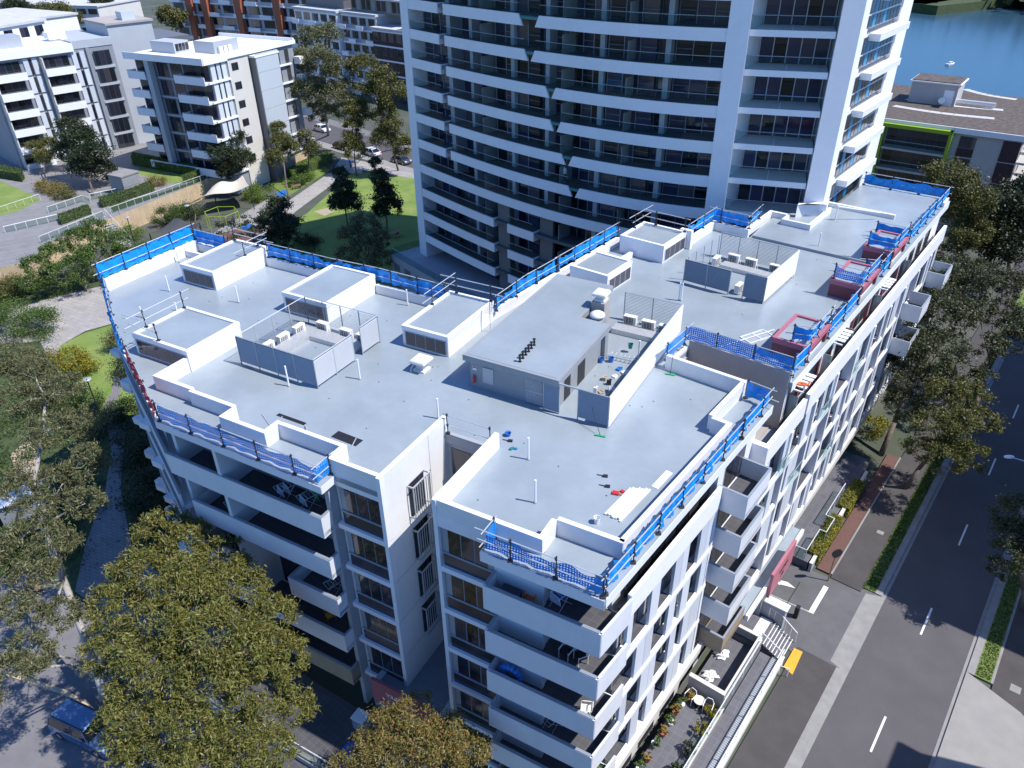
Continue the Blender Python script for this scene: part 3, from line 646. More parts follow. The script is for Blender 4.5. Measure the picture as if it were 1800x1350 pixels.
balc(FL, -1.0, 1.25, -16.6, -6.3, 7, 'flr'); balc(FL, -1.0, 1.25, -16.6, -6.3, 4, 'flr', m_='brick_tan')
part('party_wall', MB().box(FL, -.95, 1.3, -13.6, -13.35, 4, 18.8), 'balcony_white')
part('party_wall', MB().box(FL, -.4, 1.3, -17.6, -17.35, 1, 18.8), 'balcony_white')
part('column', MB().box(FL, -.3, .3, -6.5, -6.22, 1, 18.8), 'grey_render')
for fz in FLO:
    for (a, n) in ((-17.0, 4), (-13.1, 5)):
        wn = part('sliding_door', MB().box(FL, 1.24, 1.3, a, a+n*.85+.1, fz+.02, fz+2.5), 'alu')
        for i in range(n): obj('pane', MB().box(FL, 1.20, 1.235, a+.07+i*.85, a+.87+i*.85, fz+.1, fz+2.4), 'glass', wn)
    part('door_head', MB().box(FL, 1.1, 1.3, -8.4, -6.5, fz, fz+2.6), 'balcony_white')
# diagonal street-end facade on the left: stacked slabs and upstands
dgo = [Lp(-1.0, -17.75), Lp(4.02, -27.65), Lp(8.55, -35.15)]
for fz in [1]+FLO:
    mb = MB(); cp = MB()
    for a, b in zip(dgo[:-1], dgo[1:]): mb.wall(a, b, -1.7, fz-.3, fz-.02)
    s = part('balcony', mb, 'balcony_white'); mb = MB()
    for a, b in zip(dgo[:-1], dgo[1:]): mb.wall(a, b, -.12, fz-.36, fz+.95); cp.wall(a, b, -.16, fz+.95, fz+1.0)
    obj('balustrade', mb, 'balcony_white', s); obj('capping', cp, 'alu', s)
    for (u, v) in ((1.0, -21.7), (3.6, -26.8), (6.0, -31.0)):
        x, y = Lp(u, v); obj('planter_end', MB().box(FL, u-.25, u+.25, v-.75, v+.2, fz+.1, fz+.55), 'balcony_white', s)
    part('glazing', MB().wall(Lp(.9, -18.2), Lp(4.9, -27.3), -.05, fz+.05, fz+2.6).wall(Lp(4.9, -27.3), Lp(9.0, -34.2), -.05, fz+.05, fz+2.6), 'glass')
for k in np.linspace(.1, .9, 6):
    a = np.array(dgo[0])*(1-k)+np.array(dgo[2])*k; part('downpipe', MB().tube((a[0]+.3, a[1]+.3, .5), (a[0]+.3, a[1]+.3, 18.9), .06), 'fascia_white')
# right block corner balconies ------------------------------
for fz in (4, 7, 10, 13, 16):
    m_ = 'brick_tan' if fz == 1 else 'balcony_white'
    b = part('balcony', MB().prism([FL(-1.02, 3.2), FL(-1.02, 9.0), FR(.1, .62), FL(1.4, 5.7), FL(.3, 5.7), FL(.3, 3.2)], fz-.26, fz-.02), m_)
    obj('floor_tiles', MB().prism([FL(-.9, 3.3), FL(-.9, 8.85), FR(0, .5), FL(1.4, 5.8), FL(.3, 5.7), FL(.3, 3.3)], fz-.02, fz+.005), 'balcony_tile', b)
    obj('balustrade', MB().box(FL, -1.05, -.92, 3.2, 9.0, fz-.36, fz+1.14).box(FL, -.92, .25, 3.2, 3.32, fz-.36, fz+1.14).wall(FL(-1.0, 9.02), FR(.12, .68), .12, fz-.36, fz+1.14), m_, b)
    obj('capping', MB().box(FL, -1.04, -.88, 3.34, 8.9, fz+1.14, fz+1.19).box(FL, -.9, .2, 3.2, 3.34, fz+1.14, fz+1.19), 'alu', b)
    part('recess_wall', MB().box(FL, .02, .3, 3.2, 5.75, fz, fz+2.7), 'balcony_white')
    wn = part('sliding_door', MB().box(FL, 1.4, 1.45, 5.85, 8.4, fz+.02, fz+2.5), 'alu')
    for i in range(3): obj('pane', MB().box(FL, 1.35, 1.395, 5.9+i*.83, 6.7+i*.83, fz+.1, fz+2.4), 'glass', wn)
balc(FL, -1.0, .3, 3.3, 9.0, 1, 'flr', m_='brick_tan')
# ---------------------------------------------------------------- street facade of the right wing
q4 = random.Random(4)
def facade_row(u0, u1, vp, fz, pattern, zt):
    # slab band, then panels and openings from fz to zt
    part('slab_band', MB().box(FR, u0, u1, vp-.5, vp+.08, fz-.16, fz+.10), 'white_clean')
    u = u0
    for kind, wdt in pattern:
        e = min(u1, u+wdt)
        if e-u < .1: break
        if kind == 'P': part('cladding_panel', MB().box(FR, u+.012, e-.012, vp-.16, vp, fz+.1, zt-.16), 'panel_blue')
        elif kind == 'W':
            wn = part('window', MB().box(FR, u, e, vp-.45, vp-.40, fz+.1, zt-.16), 'alu')
            obj('pane', MB().box(FR, u+.07, e-.07, vp-.40, vp-.37, fz+.2, zt-.24), 'glass', wn)
            obj('sill', MB().box(FR, u, e, vp-.37, vp-.02, fz+.1, fz+.14), 'fascia_white', wn)
        else:
            wn = part('loggia', MB().box(FR, u, e, vp-.62, vp-.02, fz+.1, fz+.13), 'balcony_tile')
            obj('frame', MB().box(FR, u, u+.07, vp-.62, vp-.55, fz+.13, zt-.16).box(FR, e-.07, e, vp-.62, vp-.55, fz+.13, zt-.16).box(FR, u+.07, e-.07, vp-.62, vp-.55, zt-.26, zt-.16), 'alu', wn)
            n = 2 if e-u > 1.4 else 1; w_ = (e-u-.14)/n
            for i in range(n): obj('pane', MB().box(FR, u+.07+i*w_+.02, u+.07+(i+1)*w_-.02, vp-.61, vp-.58, fz+.14, zt-.27), 'glass', wn)
            obj('threshold', MB().box(FR, u, e, vp-.12, vp-.03, fz+.13, fz+.2), 'fascia_white', wn)
        u = e
part('wall', MB().box(FR, .15, 9.35, -.12, -.08, 4, 16.0), 'grey_render')
pats = {13: 'P.5 L1.7 P.9 L1.5 P.8 P.7 L1.3 P.9 P.9', 10: 'L1.2 P.9 P.8 L1.6 P.8 W.7 P.9 L1.3 P1.2', 7: 'P.7 L1.4 P.9 P.7 L1.5 P.8 W.8 P.9 P1.5', 4: 'L1.5 P.9 W.8 P.9 L1.5 P.8 P.8 W.8 P1.4'}
def pp(s): return [(k[0], float(k[1:])) for k in s.split()]
for fz in (4, 7, 10, 13): facade_row(.15, 9.35, .56, fz, pp(pats[fz]), fz+3)
part('terrace_parapet', MB().box(FR, .12, 9.35, .42, .62, 15.84, 17.3), 'white_clean')
part('terrace_floor', MB().box(FR, .2, 9.3, -.1, .42, 15.9, 16.02), 'balcony_tile')
for i in range(7):
    u = .8+i*1.25
    wn = part('window', MB().box(FR, u, u+1.1, -.1, -.06, 16.1, 17.5), 'glass')
part('end_wall', MB().box(FR, 9.1, 9.36, -.1, .6, 4, 15.8), 'white_clean')
part('base_beam', MB().box(FR, -.5, 16.6, .5, .75, 3.3, 3.84), 'cream_wall')
part('wall', MB().box(FR, .5, 16.6, -.08, .3, .8, 3.3), 'cream_wall')
for i in range(5): part('window', MB().box(FR, 1.0+i*2.6, 2.8+i*2.6, .3, .34, 1.0, 3.1), 'glass')
# projecting balconies
for k, fz in enumerate((16, 13, 10, 7)):
    balc(FR, 9.5+.25*k, 12.6+.25*k, .3, 2.0, fz, 'fbr', h=1.1)
balc(FR, 10.6, 13.8, .3, 1.9, 4, 'fbr', h=1., m_='brick_tan')
part('wall', MB().box(FR, 9.4, 14.2, -.12, .3, 3.84, 18.6), 'white')
for fz in (4, 7, 10, 13, 16):
    wn = part('sliding_door', MB().box(FR, 10.2, 12.8, .3, .33, fz+.02, fz+2.4), 'alu')
    for i in range(3): obj('pane', MB().box(FR, 10.25+i*.85, 11.05+i*.85, .33, .36, fz+.1, fz+2.3), 'glass', wn)
# framed part
V3 = 1.12
for fz in (4, 7, 10, 13):
    u = 14.2; pat = []
    while u < 54:
        k = q4.choice(['P.8 L2.0 P.8', 'P1.0 L2.4', 'L2.2 P.9', 'P.7 W1.0 P.7 L1.8', 'L2.6 P.7'])
        pat += pp(k); u += sum(w_ for _, w_ in pp(k))
    facade_row(14.2, 56.0, V3, fz, pat, fz+3)
for u in np.arange(14.2, 56, 4.18): part('frame_column', MB().box(FR, u-.16, u+.16, V3-.6, V3+.12, 3.84, 15.86), 'white_clean')
part('end_wall', MB().box(FR, 13.9, 14.3, -.1, V3+.1, 3.84, 17.3), 'white_clean')
part('wall', MB().box(FR, 14.3, 56, -.1, .45, 3.8, 15.8), 'grey_render')
part('terrace_parapet', MB().box(FR, 14.3, 20.2, V3-.2, V3+.06, 15.84, 17.2), 'white_clean'); part('terrace_parapet', MB().box(FR, 20.6, 56, V3-.2, V3+.06, 15.84, 17.3), 'white_clean')
part('terrace_floor', MB().box(FR, 14.3, 56, .4, V3-.2, 15.9, 16.02), 'balcony_tile')
part('top_wall', MB().box(FR, 18.2, 56.5, -.1, .3, 16, 18.9), 'white_clean')
for i, u in enumerate((18.6, 25.2, 27.8, 35.6, 43.2, 45.9, 48.6, 51.3)):
    wn = part('window', MB().box(FR, u, u+1.9, .3, .34, 16.2, 18.5), 'alu_white')
    for j in range(2): obj('pane', MB().box(FR, u+.06+j*.92, u+.9+j*.92, .34, .36, 16.35, 18.4), 'glass', wn)
for u in (19.0, 25.0, 29.5, 36, 44):
    part('privacy_screen', MB().box(FR, u, u+.06, .36, V3-.22, 16.03, 17.9), 'glass_frost')
for i, (u, fz) in enumerate(((17.2, 13), (20.2, 10), (24.6, 13), (28.4, 7), (31.2, 13))):
    g = part('glass_balustrade', MB().box(FR, u, u+2.2, V3+.1, V3+.13, fz+.15, fz+1.1), 'glass_clear'); obj('handrail', MB().box(FR, u, u+2.2, V3+.09, V3+.14, fz+1.1, fz+1.15), 'alu', g)
for u, fz in ((43.5, 10), (44.2, 13), (50.5, 10), (52.2, 13)):
    b = balc(FR, u, u+3.0, V3, V3+1.6, fz, 'fbr', h=1.05)
for u0, u1 in ((14.2, 18.2), (24.4, 56)): part('base_beam', MB().box(FR, u0, u1, V3-.7, V3+.1, 3.2, 3.84), 'cream_wall')
part('wall', MB().box(FR, 24.4, 56, -.1, .4, 0, 3.8), 'grey_render')
for i in range(9): part('sliding_door', MB().box(FR, 25.0+i*3.3, 27.2+i*3.3, .4, .45, 1.0, 3.1), 'glass')
# rooftop pergola slats over the street terrace
for u0 in (18.6, 25.6, 35.8):
    pg = part('awning', MB().box(FR, u0, u0+.08, .66, 1.2, 18.5, 18.58), 'white_clean'); 
    for i in range(1, 5): obj('awning_slat', MB().box(FR, u0+i*.5, u0+i*.5+.34, .66, 1.2, 18.5, 18.56), 'white_clean', pg)
# gateway slab and red sign over the driveway
gt = part('gateway_roof', MB().box(FR, 14.3, 24.4, .3, 1.9, 3.3, 3.6), 'roof_paint')
obj('gateway_kerb', MB().box(FR, 14.3, 24.4, 1.9, 2.1, 3.2, 3.75), 'white_clean', gt)
part('gateway_wall', MB().box(FR, 17.3, 18.2, -.1, 2.0, 0, 3.3).box(FR, 17.6, 18.2, 2.0, 3.6, 0, 2.2), 'grey_render')
part('gateway_wall_cap', MB().box(FR, 17.55, 18.25, 2.1, 3.7, 2.2, 2.3), 'white_clean')

# ---------------------------------------------------------------- signs
def text_part(txt, size, parent, mat_, loc, ang, name='lettering', rotx=math.pi/2):
    cu = bpy.data.curves.new(name, 'FONT'); cu.body = txt; cu.size = size; cu.extrude = .006; cu.align_x = 'CENTER'
    o = bpy.data.objects.new(name, cu); C.objects.link(o); dep = bpy.context.evaluated_depsgraph_get(); me = bpy.data.meshes.new_from_object(o.evaluated_get(dep)); bpy.data.objects.remove(o)
    o = bpy.data.objects.new(name, me); me.materials.clear(); me.materials.append(M[mat_]); C.objects.link(o)
    mw = Matrix.Translation(loc) @ Matrix.Rotation(ang, 4, 'Z') @ Matrix.Rotation(rotx, 4, 'X')
    o.parent = parent; l = WPOS.get(parent.name); o.matrix_parent_inverse = Matrix.Translation(Vector(l)*-1) if l else Matrix.Identity(4); o.matrix_basis = mw
    return o
sg = thing('entry_sign', 'dull red entry sign reading vantage 56 beside the shaded canopy', 'sign', (*FL(-.9, -3), 2.2))
obj('panel', MB().box(FL, -.98, -.8, -4.9, -.55, 3.15, 5.15), 'sign_red', sg)
text_part('vantage', .62, sg, 'paper_white', (*FL(-1.0, -2.9), 4.25), R_(-29.3)); text_part('56', .75, sg, 'paper_white', (*FL(-1.0, -3.15), 3.5), R_(-29.3))
s2 = thing('driveway_sign', 'pink sign board above the car park driveway by the street', 'sign', (*FR(20, 2.2), 3))
obj('panel', MB().box(FR, 17.5, 21.7, 2.13, 2.33, 2.75, 4.95), 'sign_pink', s2)
text_part('vantage', .55, s2, 'black', (*FR(19.6, 2.34), 3.95), R_(90-38.5)); text_part('56', .6, s2, 'black', (*FR(19.6, 2.34), 3.25), R_(90-38.5))

# ---------------------------------------------------------------- edge protection fences
def fence(label, pts, z0=ROOF, h=1.25, net='net', sag=.25, base=None, posts=True, post_in=.0, ext=.5, zo=None, cover=(0., 1.), seed=0, low=.08):
    # pts: list of world XY; posts about every 2.4 m, two steel rails, hung mesh
    q = random.Random(seed+17); c = pts[0]; n_ = 'edge_fence'
    t = thing(n_, label, 'safety fence', (c[0], c[1], z0), 'edge protection fences on the roof')
    P_ = [np.array(p) for p in pts]; L = [np.hypot(*(b-a)) for a, b in zip(P_[:-1], P_[1:])]; tot = sum(L)
    def at(s):
        for a, b, l in zip(P_[:-1], P_[1:], L):
            if s <= l+1e-6: return a+(b-a)*s/l
            s -= l
        return P_[-1]
    k = max(1, round(tot/2.4))
    if posts:
        for i in range(k+1):
            p = at(tot*i/k); ln = q.uniform(-.03, .03)
            mb = MB().tube((p[0], p[1], z0), (p[0]+ln, p[1]+ln, z0+h+.12), .032, 6).box(W0, p[1]-.11, p[1]+.11, p[0]-.11, p[0]+.11, z0, z0+.06)
            for zz in (.55, h): mb.box(W0, p[1]-.055, p[1]+.055, p[0]-.055, p[0]+.055, z0+zz-.05, z0+zz+.05)
            obj('post', mb, 'post_dark', t)
    for a, b, l in zip(P_[:-1], P_[1:], L):
        d = (b-a)/l
        for zz in (.55, h):
            e0, e1 = q.uniform(.1, ext), q.uniform(.1, ext)
            obj('rail', MB().tube((*(a-d*e0), z0+zz), (*(b+d*e1), z0+zz), .030, 6), 'galv', t)
    if net:
        s0, s1 = cover[0]*tot, cover[1]*tot; n = max(4, int((s1-s0)/.22)); m_ = 6
        vs = []; uv = []; ph = q.uniform(0, 6)
        for i in range(n+1):
            s = s0+(s1-s0)*i/n; p = at(s); p2 = at(min(tot, s+.05)); d = p2-at(max(0, s-.05)); d = d/max(1e-6, np.hypot(*d)); nn = np.array([-d[1], d[0]])
            w_ = abs(math.sin(math.pi*s/2.4))**.7; seg = int(s/2.4); vv = .35+1.3*random.Random(seed*31+seg).random(); dip = sag*w_*vv*q.uniform(.85, 1.1)
            for j in range(m_+1):
                f = j/m_; zt = h-.03-dip; lo = low+(sag*.5*w_*vv if net != 'net' else sag*.15*w_); zz = lo+(zt-lo)*f
                o = (.05*math.sin(s*5+ph+f*2)+q.uniform(-.03, .03)+.06) if net == 'net' else (.09*math.sin(s*6.3+ph+f*2.5)+.06*math.sin(s*14+ph*2-f*4)+q.uniform(-.03, .03)+.08)
                vs.append((p[0]+nn[0]*o, p[1]+nn[1]*o, z0+zz)); uv.append((s, zz))
        fs = [(i*(m_+1)+j, (i+1)*(m_+1)+j, (i+1)*(m_+1)+j+1, i*(m_+1)+j+1) for i in range(n) for j in range(m_)]
        o = obj('hung_mesh' if net == 'net' else 'hung_tarp', MB().add(vs, fs), net, t, True)
        ul = o.data.uv_layers.new(name='UVMap')
        for lp in o.data.loops: ul.data[lp.index].uv = uv[lp.vertex_index]
    return t
E_ = 19.26
fence('blue mesh fence along the front ledge of the left wing', [FL(-.85, -17.5), FL(-.85, -6.1), FL(.0, -6.1)], E_, 1.15, sag=.22, seed=1)
fence('red mesh fence along the slanting left end of the roof', [FL(-.75, -17.8), FL(2.6, -24.3)], E_, 1.15, net='red_net', sag=.25, seed=2)
fence('blue cloth fence around the far left corner of the roof', [FL(3.0, -25.2), FL(5.6, -29.8), FL(8.7, -34.6)], E_, 1.20, net='tarp', sag=.3, seed=3)
fence('tall blue sheet fence on the far left parapet', [FL(8.5, -34.68), FL(17.2, -34.68)], 20.2, 1.30, net='tarp', sag=.08, seed=4, low=.02)
fence('blue sheet fence across the far left back corner', [FL(17.25, -34.7), FL(17.25, -31.2)], 19.9, 1.2, net='tarp', sag=.06, seed=5)
fence('low blue mesh fence along the back of the left wing', [FL(17.7, -27.2), FL(17.7, -20.9), FL(17.9, -16.6), FL(17.7, -10.8)], 19.95, 1.20, net='tarp', sag=.3, seed=6)
fence('blue sheet fence by the inner corner behind the plant room', [FL(18.0, -6.9), FR(17.6, -18.5), FR(21.4, -18.5)], 19.95, 1.15, net='tarp', sag=.28, seed=7)
fence('blue sheet fence on the back edge facing the tower', [FR(21.6, -18.5), FR(26.5, -18.5), FR(30.0, -18.5)], 19.95, 1.20, net='tarp', sag=.25, seed=8)
fence('crumpled blue sheet fence by the tower base', [FR(33.2, -13.8), FR(37.8, -13.8), FR(37.8, -10.7), FR(40.5, -10.9)], 19.95, 1.15, net='tarp', sag=.4, seed=9)
fence('blue mesh fence around the front balcony ledge of the right wing', [FL(-.05, 3.3), FL(-.9, 3.3), FL(-.9, 8.9)], E_, 1.15, sag=.25, seed=10)
fence('long blue sheet fence along the street edge of the right wing', [FR(-2.05, .5), FR(6, .5), FR(11.2, .5)], E_, 1.15, net='tarp', sag=.06, seed=11, low=.12)
fence('short blue sheet fence on the narrow street-side ledge', [FR(11.3, .5), FR(14.9, .5), FR(15.0, -.9)], E_, 1.15, net='tarp', sag=.12, seed=12, low=.2)
fence('blue mesh fence around the sunken light well', [FR(15.3, -6.15), FR(18.2, -6.15), FR(18.2, .45)], 19.7, 1.15, sag=.12, seed=13)
fence('blue sheet fence between the light well and the nearest maroon box', [FR(18.3, .45), FR(20.5, .55)], 19.5, 1.3, net='tarp', sag=.05, seed=14)
fence('blue sheet fence draped over the nearest maroon box', [FR(20.6, -.6), FR(21.0, .42), FR(24.2, .42)], 20.5, 1.10, net='tarp', sag=.35, seed=15)
fence('blue sheet fence between the near and middle maroon boxes', [FR(24.6, .45), FR(30.6, .45)], E_, 1.30, net='tarp', sag=.2, seed=16)
fence('blue mesh fence on the middle maroon box', [FR(31.0, -1.6), FR(31.0, .42), FR(34.7, .42)], 20.5, 1.10, sag=.2, seed=17)
fence('blue sheet fence between the middle and far maroon boxes', [FR(35.2, -.6), FR(35.6, .45), FR(38.1, .45)], E_, 1.5, net='tarp', sag=.3, seed=18)
fence('blue sheet fence on the far maroon box', [FR(38.5, -1.5), FR(38.6, .42), FR(42.2, .42)], 20.5, 1.10, net='tarp', sag=.4, seed=19)
fence('blue sheet fence on the terrace beyond the far maroon box', [FR(43.5, -2.2), FR(43.5, .42), FR(51.5, .42)], 19.48, 1.25, net='tarp', sag=.25, seed=20)
fence('blue sheet fence wrapped around the far end of the roof', [FR(51.6, .42), FR(56.6, .42), FR(56.6, -7.0)], 19.48, 1.15, net='tarp', sag=.2, seed=21)
fence('bare scaffold rails on top of the front left clerestory', [FL(7.6, -24.75), FL(3.75, -24.75), FL(3.75, -22.6)], 20.7, 1.1, net=None, seed=22, ext=1.)
fence('bare scaffold rails on the back left clerestory', [FL(17.8, -30.7), FL(17.8, -27.65), FL(15.9, -27.65)], 20.7, 1.0, net=None, seed=23, ext=1.2)
fence('bare scaffold rails on the clerestory beside the plant room', [FL(15.6, -10.4), FL(17.8, -10.4), FL(17.8, -7.2)], 20.7, 1.1, net=None, seed=24, ext=1.2)
fence('bare scaffold rails on the clerestory facing the tower', [FR(30.8, -17.45), FR(32.35, -17.45), FR(32.35, -13.8)], 20.7, 1.1, net=None, seed=25, ext=1.4)
fence('pair of scaffold posts across the head of the entry gap', [FL(5.6, -2.8), FL(5.6, -.2)], E_, 1.20, net=None, seed=26, ext=.2)
# ---------------------------------------------------------------- rooftop equipment
def louvre_panel(F, a, b, z0, z1, parent, name='louvre_panel', cen=None, back=False):
    # a,b local (u,v) end points; slats joined (each only a few pixels)
    p = np.array(F(*a)); q_ = np.array(F(*b)); mb = MB(); n = int((z1-z0)/.105)
    d = (q_-p)/np.hypot(*(q_-p)); nn = np.array([-d[1], d[0]])
    if cen is not None and np.dot(nn, (p+q_)/2-np.array(F(*cen))) < 0: nn = -nn
    for i in range(n):
        z = z0+.03+i*.105
        mb.add([(*(p+nn*.028), z), (*(q_+nn*.028), z), (*(q_-nn*.028), z+.058), (*(p-nn*.028), z+.058), (*(p+nn*.028), z+.010), (*(q_+nn*.028), z+.010), (*(q_-nn*.028), z+.058), (*(p-nn*.028), z+.058)],
               [(0, 3, 2, 1), (4, 5, 6, 7), (0, 1, 5, 4), (1, 2, 6, 5), (2, 3, 7, 6), (3, 0, 4, 7)])
    obj(name, mb, 'louvre', parent, kind='stuff')
    if back: obj('panel_backing', MB().add([(*(p-nn*.035), z0), (*(q_-nn*.035), z0), (*(q_-nn*.035), z1), (*(p-nn*.035), z1), (*(p-nn*.05), z0), (*(q_-nn*.05), z0), (*(q_-nn*.05), z1), (*(p-nn*.05), z1)], [(0, 1, 2, 3), (7, 6, 5, 4), (0, 4, 5, 1), (1, 5, 6, 2), (2, 6, 7, 3), (3, 7, 4, 0)]), 'alu_dark', parent)
    L = np.hypot(*(q_-p)); k = max(1, round(L/1.6))
    for i in range(k+1):
        c = p+(q_-p)*i/k; obj('post', MB().tube((*c, ROOF), (*c, z1), .035, 4), 'louvre', parent)
    obj('top_rail', MB().tube((*p, z1), (*q_, z1), .035, 4), 'louvre', parent)
def ac(label, F, u, v, face, z, group='air-conditioning units on the roof', w=.86, h=.66, d=.34):
    x, y = F(u, v); t = thing('air_conditioner', label, 'air conditioner', (x, y, z), group)
    ang = {'u-': 0, 'u+': math.pi, 'v+': math.pi/2, 'v-': -math.pi/2}[face]-R_(F.deg)
    fr = Fr((x, y), 0); ca, sa = math.cos(ang), math.sin(ang)
    def T(px, py): return (x+px*ca-py*sa, y+px*sa+py*ca)
    def bx(x0, x1, y0, y1, z0, z1): return MB().prism([T(x0, y0), T(x1, y0), T(x1, y1), T(x0, y1)], z+z0, z+z1)
    obj('casing', bx(-w/2, w/2, -d/2, d/2, .06, h), 'ac_body', t)
    obj('top_cover', bx(-w/2-.015, w/2+.015, -d/2-.015, d/2+.015, h, h+.03), 'ac_body', t)
    g = obj('fan_grille', bx(-w/2+.07, w/2-.2, -d/2-.02, -d/2-.002, .13, h-.06), 'ac_grille', t)
    mb = MB()
    for i in range(3): a = -w/2+.07+(w-.27)*(i+.5)/3; mb.prism([T(a-.012, -d/2-.035), T(a+.012, -d/2-.035), T(a+.012, -d/2-.02), T(a-.012, -d/2-.02)], z+.13, z+h-.06)
    for i in range(4): zz = .2+(h-.32)*i/3; mb.prism([T(-w/2+.07, -d/2-.03), T(w/2-.2, -d/2-.03), T(w/2-.2, -d/2-.021), T(-w/2+.07, -d/2-.021)], z+zz-.008, z+zz+.008)
    obj('guard_bars', mb, 'ac_body', t)
    for s in (-1, 1): obj('foot', bx(s*(w/2-.12)-.04, s*(w/2-.12)+.04, -d/2-.03, d/2+.03, 0, .06), 'black', t)
    p0 = T(w/2+.03, .05); obj('pipe', MB().path([(*p0, z+.3), (*T(w/2+.12, .02), z+.25), (*T(w/2+.14, 0), z)], .025, 5), 'pvc', t)
    return t
def screen_thing(label, F, u, v): return thing('louvre_screen', label, 'plant screen', (*F(u, v), ROOF))
# left enclosure
ls = screen_thing('square louvred metal enclosure on the left wing of the roof', FL, 5.8, -18)
Z1, Z2 = 19.42, 21.2
louvre_panel(FL, (5.75, -18.05), (5.75, -11.95), Z1, Z2, ls, back=True, cen=(8.8, -15)); louvre_panel(FL, (5.75, -11.95), (9.2, -11.95), Z1, Z2, ls, back=True, cen=(8.8, -15)); louvre_panel(FL, (10.1, -12.05), (11.85, -12.05), Z1, Z2, ls, back=True, cen=(8.8, -15))
louvre_panel(FL, (11.85, -12.05), (11.85, -18.05), Z1, Z2, ls, cen=(8.8, -15)); louvre_panel(FL, (11.85, -18.05), (5.75, -18.05), Z1, Z2, ls, cen=(8.8, -15))
duct = thing('service_duct', 'low grey L-shaped service duct inside the left louvred enclosure', 'duct', (*FL(8, -16.5), ROOF))
obj('duct_cover', MB().box(FL, 6.4, 11.0, -17.3, -16.3, ROOF, ROOF+.32).box(FL, 10.0, 11.0, -16.3, -12.6, ROOF, ROOF+.32), 'galv', duct)
names = ['nearest the front corner', 'second along the left side', 'third along the left side', 'at the back left corner', 'second along the back', 'third along the back', 'beside the opening']
for (u, v, f), nm in zip(((6.5, -17.6, 'v+'), (7.6, -17.55, 'v+'), (8.9, -17.5, 'v+'), (10.3, -17.45, 'v+'), (11.35, -16.3, 'u-'), (11.3, -14.3, 'u-'), (11.25, -12.9, 'u-')), names):
    ac('white air conditioner in the left louvred enclosure, '+nm, FL, u, v, f, ROOF+(.0 if f == 'u-' else .0))
o = tag(obj('tarp_bundle', MB().blob((*FL(6.75, -15.2), ROOF+.55), (.75, .45, .28), 3, .3, 14, 8), 'tarp'), 'blue tarpaulin bundle in a tub inside the left enclosure', 'tarpaulin')
tub = thing('plastic_tub', 'pale blue tub holding a tarpaulin in the left enclosure', 'tub', (*FL(6.75, -15.2), ROOF)); obj('tub_body', MB().box(FL, 6.3, 7.2, -15.9, -14.5, ROOF, ROOF+.4), 'louvre', tub); obj('tub_rim', MB().box(FL, 6.26, 7.24, -15.94, -14.46, ROOF+.36, ROOF+.41), 'louvre', tub)
hat = thing('roof_hatch', 'square grille leaning on the roof inside the left enclosure', 'hatch', (*FL(8.3, -13.6), ROOF)); obj('frame', MB().box(FL, 7.8, 8.9, -14.2, -13.0, ROOF, ROOF+.14), 'louvre', hat); obj('grille', MB().box(FL, 7.92, 8.78, -14.08, -13.12, ROOF+.14, ROOF+.18), 'steel', hat)
# right enclosure
rs = screen_thing('louvred metal enclosure on the right wing of the roof', FR, 26.8, -8)
louvre_panel(FR, (26.7, -10.85), (26.75, -7.35), Z1, 21.1, rs, back=True, cen=(29.7, -7.8)); louvre_panel(FR, (26.75, -6.3), (26.78, -4.83), Z1, 21.25, rs, back=True, cen=(29.7, -7.8)); louvre_panel(FR, (26.78, -4.83), (32.75, -4.83), Z1, 21.25, rs, back=True, cen=(29.7, -7.8)); louvre_panel(FR, (32.75, -4.83), (32.75, -10.85), Z1, 21.25, rs, cen=(29.7, -7.8))
obj('sunlit_side_sheet', MB().box(FR, 26.8, 32.75, -4.79, -4.76, Z1, 21.25), 'white_clean', rs)  # white sheet added over the slats to paint their sunlit side
for i in range(5): obj('post', MB().tube((*FR(27.2+i*1.3, -10.85), ROOF), (*FR(27.2+i*1.3, -10.85), 21.1), .035, 4), 'louvre', rs)
d2 = thing('service_duct', 'low grey service duct inside the right louvred enclosure', 'duct', (*FR(31, -8), ROOF)); obj('duct_cover', MB().box(FR, 30.6, 31.5, -9.8, -5.4, ROOF, ROOF+.32), 'galv', d2)
for (u, v, f), nm in zip(((31.0, -10.3, 'v+'), (32.2, -9.4, 'u-'), (32.2, -8.0, 'u-'), (32.2, -6.1, 'u-'), (32.25, -5.2, 'u-'), (27.5, -6.9, 'v+')), ('on the open left side', 'first along the back', 'second along the back', 'third along the back', 'last along the back', 'standing in the doorway')):
    ac('white air conditioner in the right louvred enclosure, '+nm, FR, u, v, f, ROOF)
# plant-room enclosure
ms = screen_thing('louvred screen, sunlit side painted as a white sheet, enclosing the plant room yard', FL, 10, 4.5)
louvre_panel(FL, (10.0, 2.75), (10.0, 4.5), Z1, 21.25, ms, back=True, cen=(16, 1)); louvre_panel(FL, (10.02, .66), (10.02, 1.62), 19.3, 21.0, ms, back=True, cen=(16, 1)); louvre_panel(FL, (22.1, .6), (22.1, 4.5), Z1, 21.25, ms, cen=(16, 1)); louvre_panel(FL, (10.0, 4.5), (22.1, 4.5), Z1, 21.25, ms, cen=(16, 1))
obj('sunlit_side_sheet', MB().box(FL, 10.02, 22.1, 4.53, 4.56, Z1-.1, 21.25), 'white_clean', ms); obj('top_rail', MB().box(FL, 9.97, 10.05, 1.62, 2.75, 21.18, 21.26), 'louvre', ms)  # sunlit louvre face painted by a white sheet outside the slats
for (u, v), nm in zip(((21.5, 1.3), (21.4, 2.6), (21.3, 3.8)), ('on the left', 'in the middle', 'on the right')): ac('white air conditioner behind the plant room, '+nm+' of a row of three', FL, u, v, 'u-', ROOF)
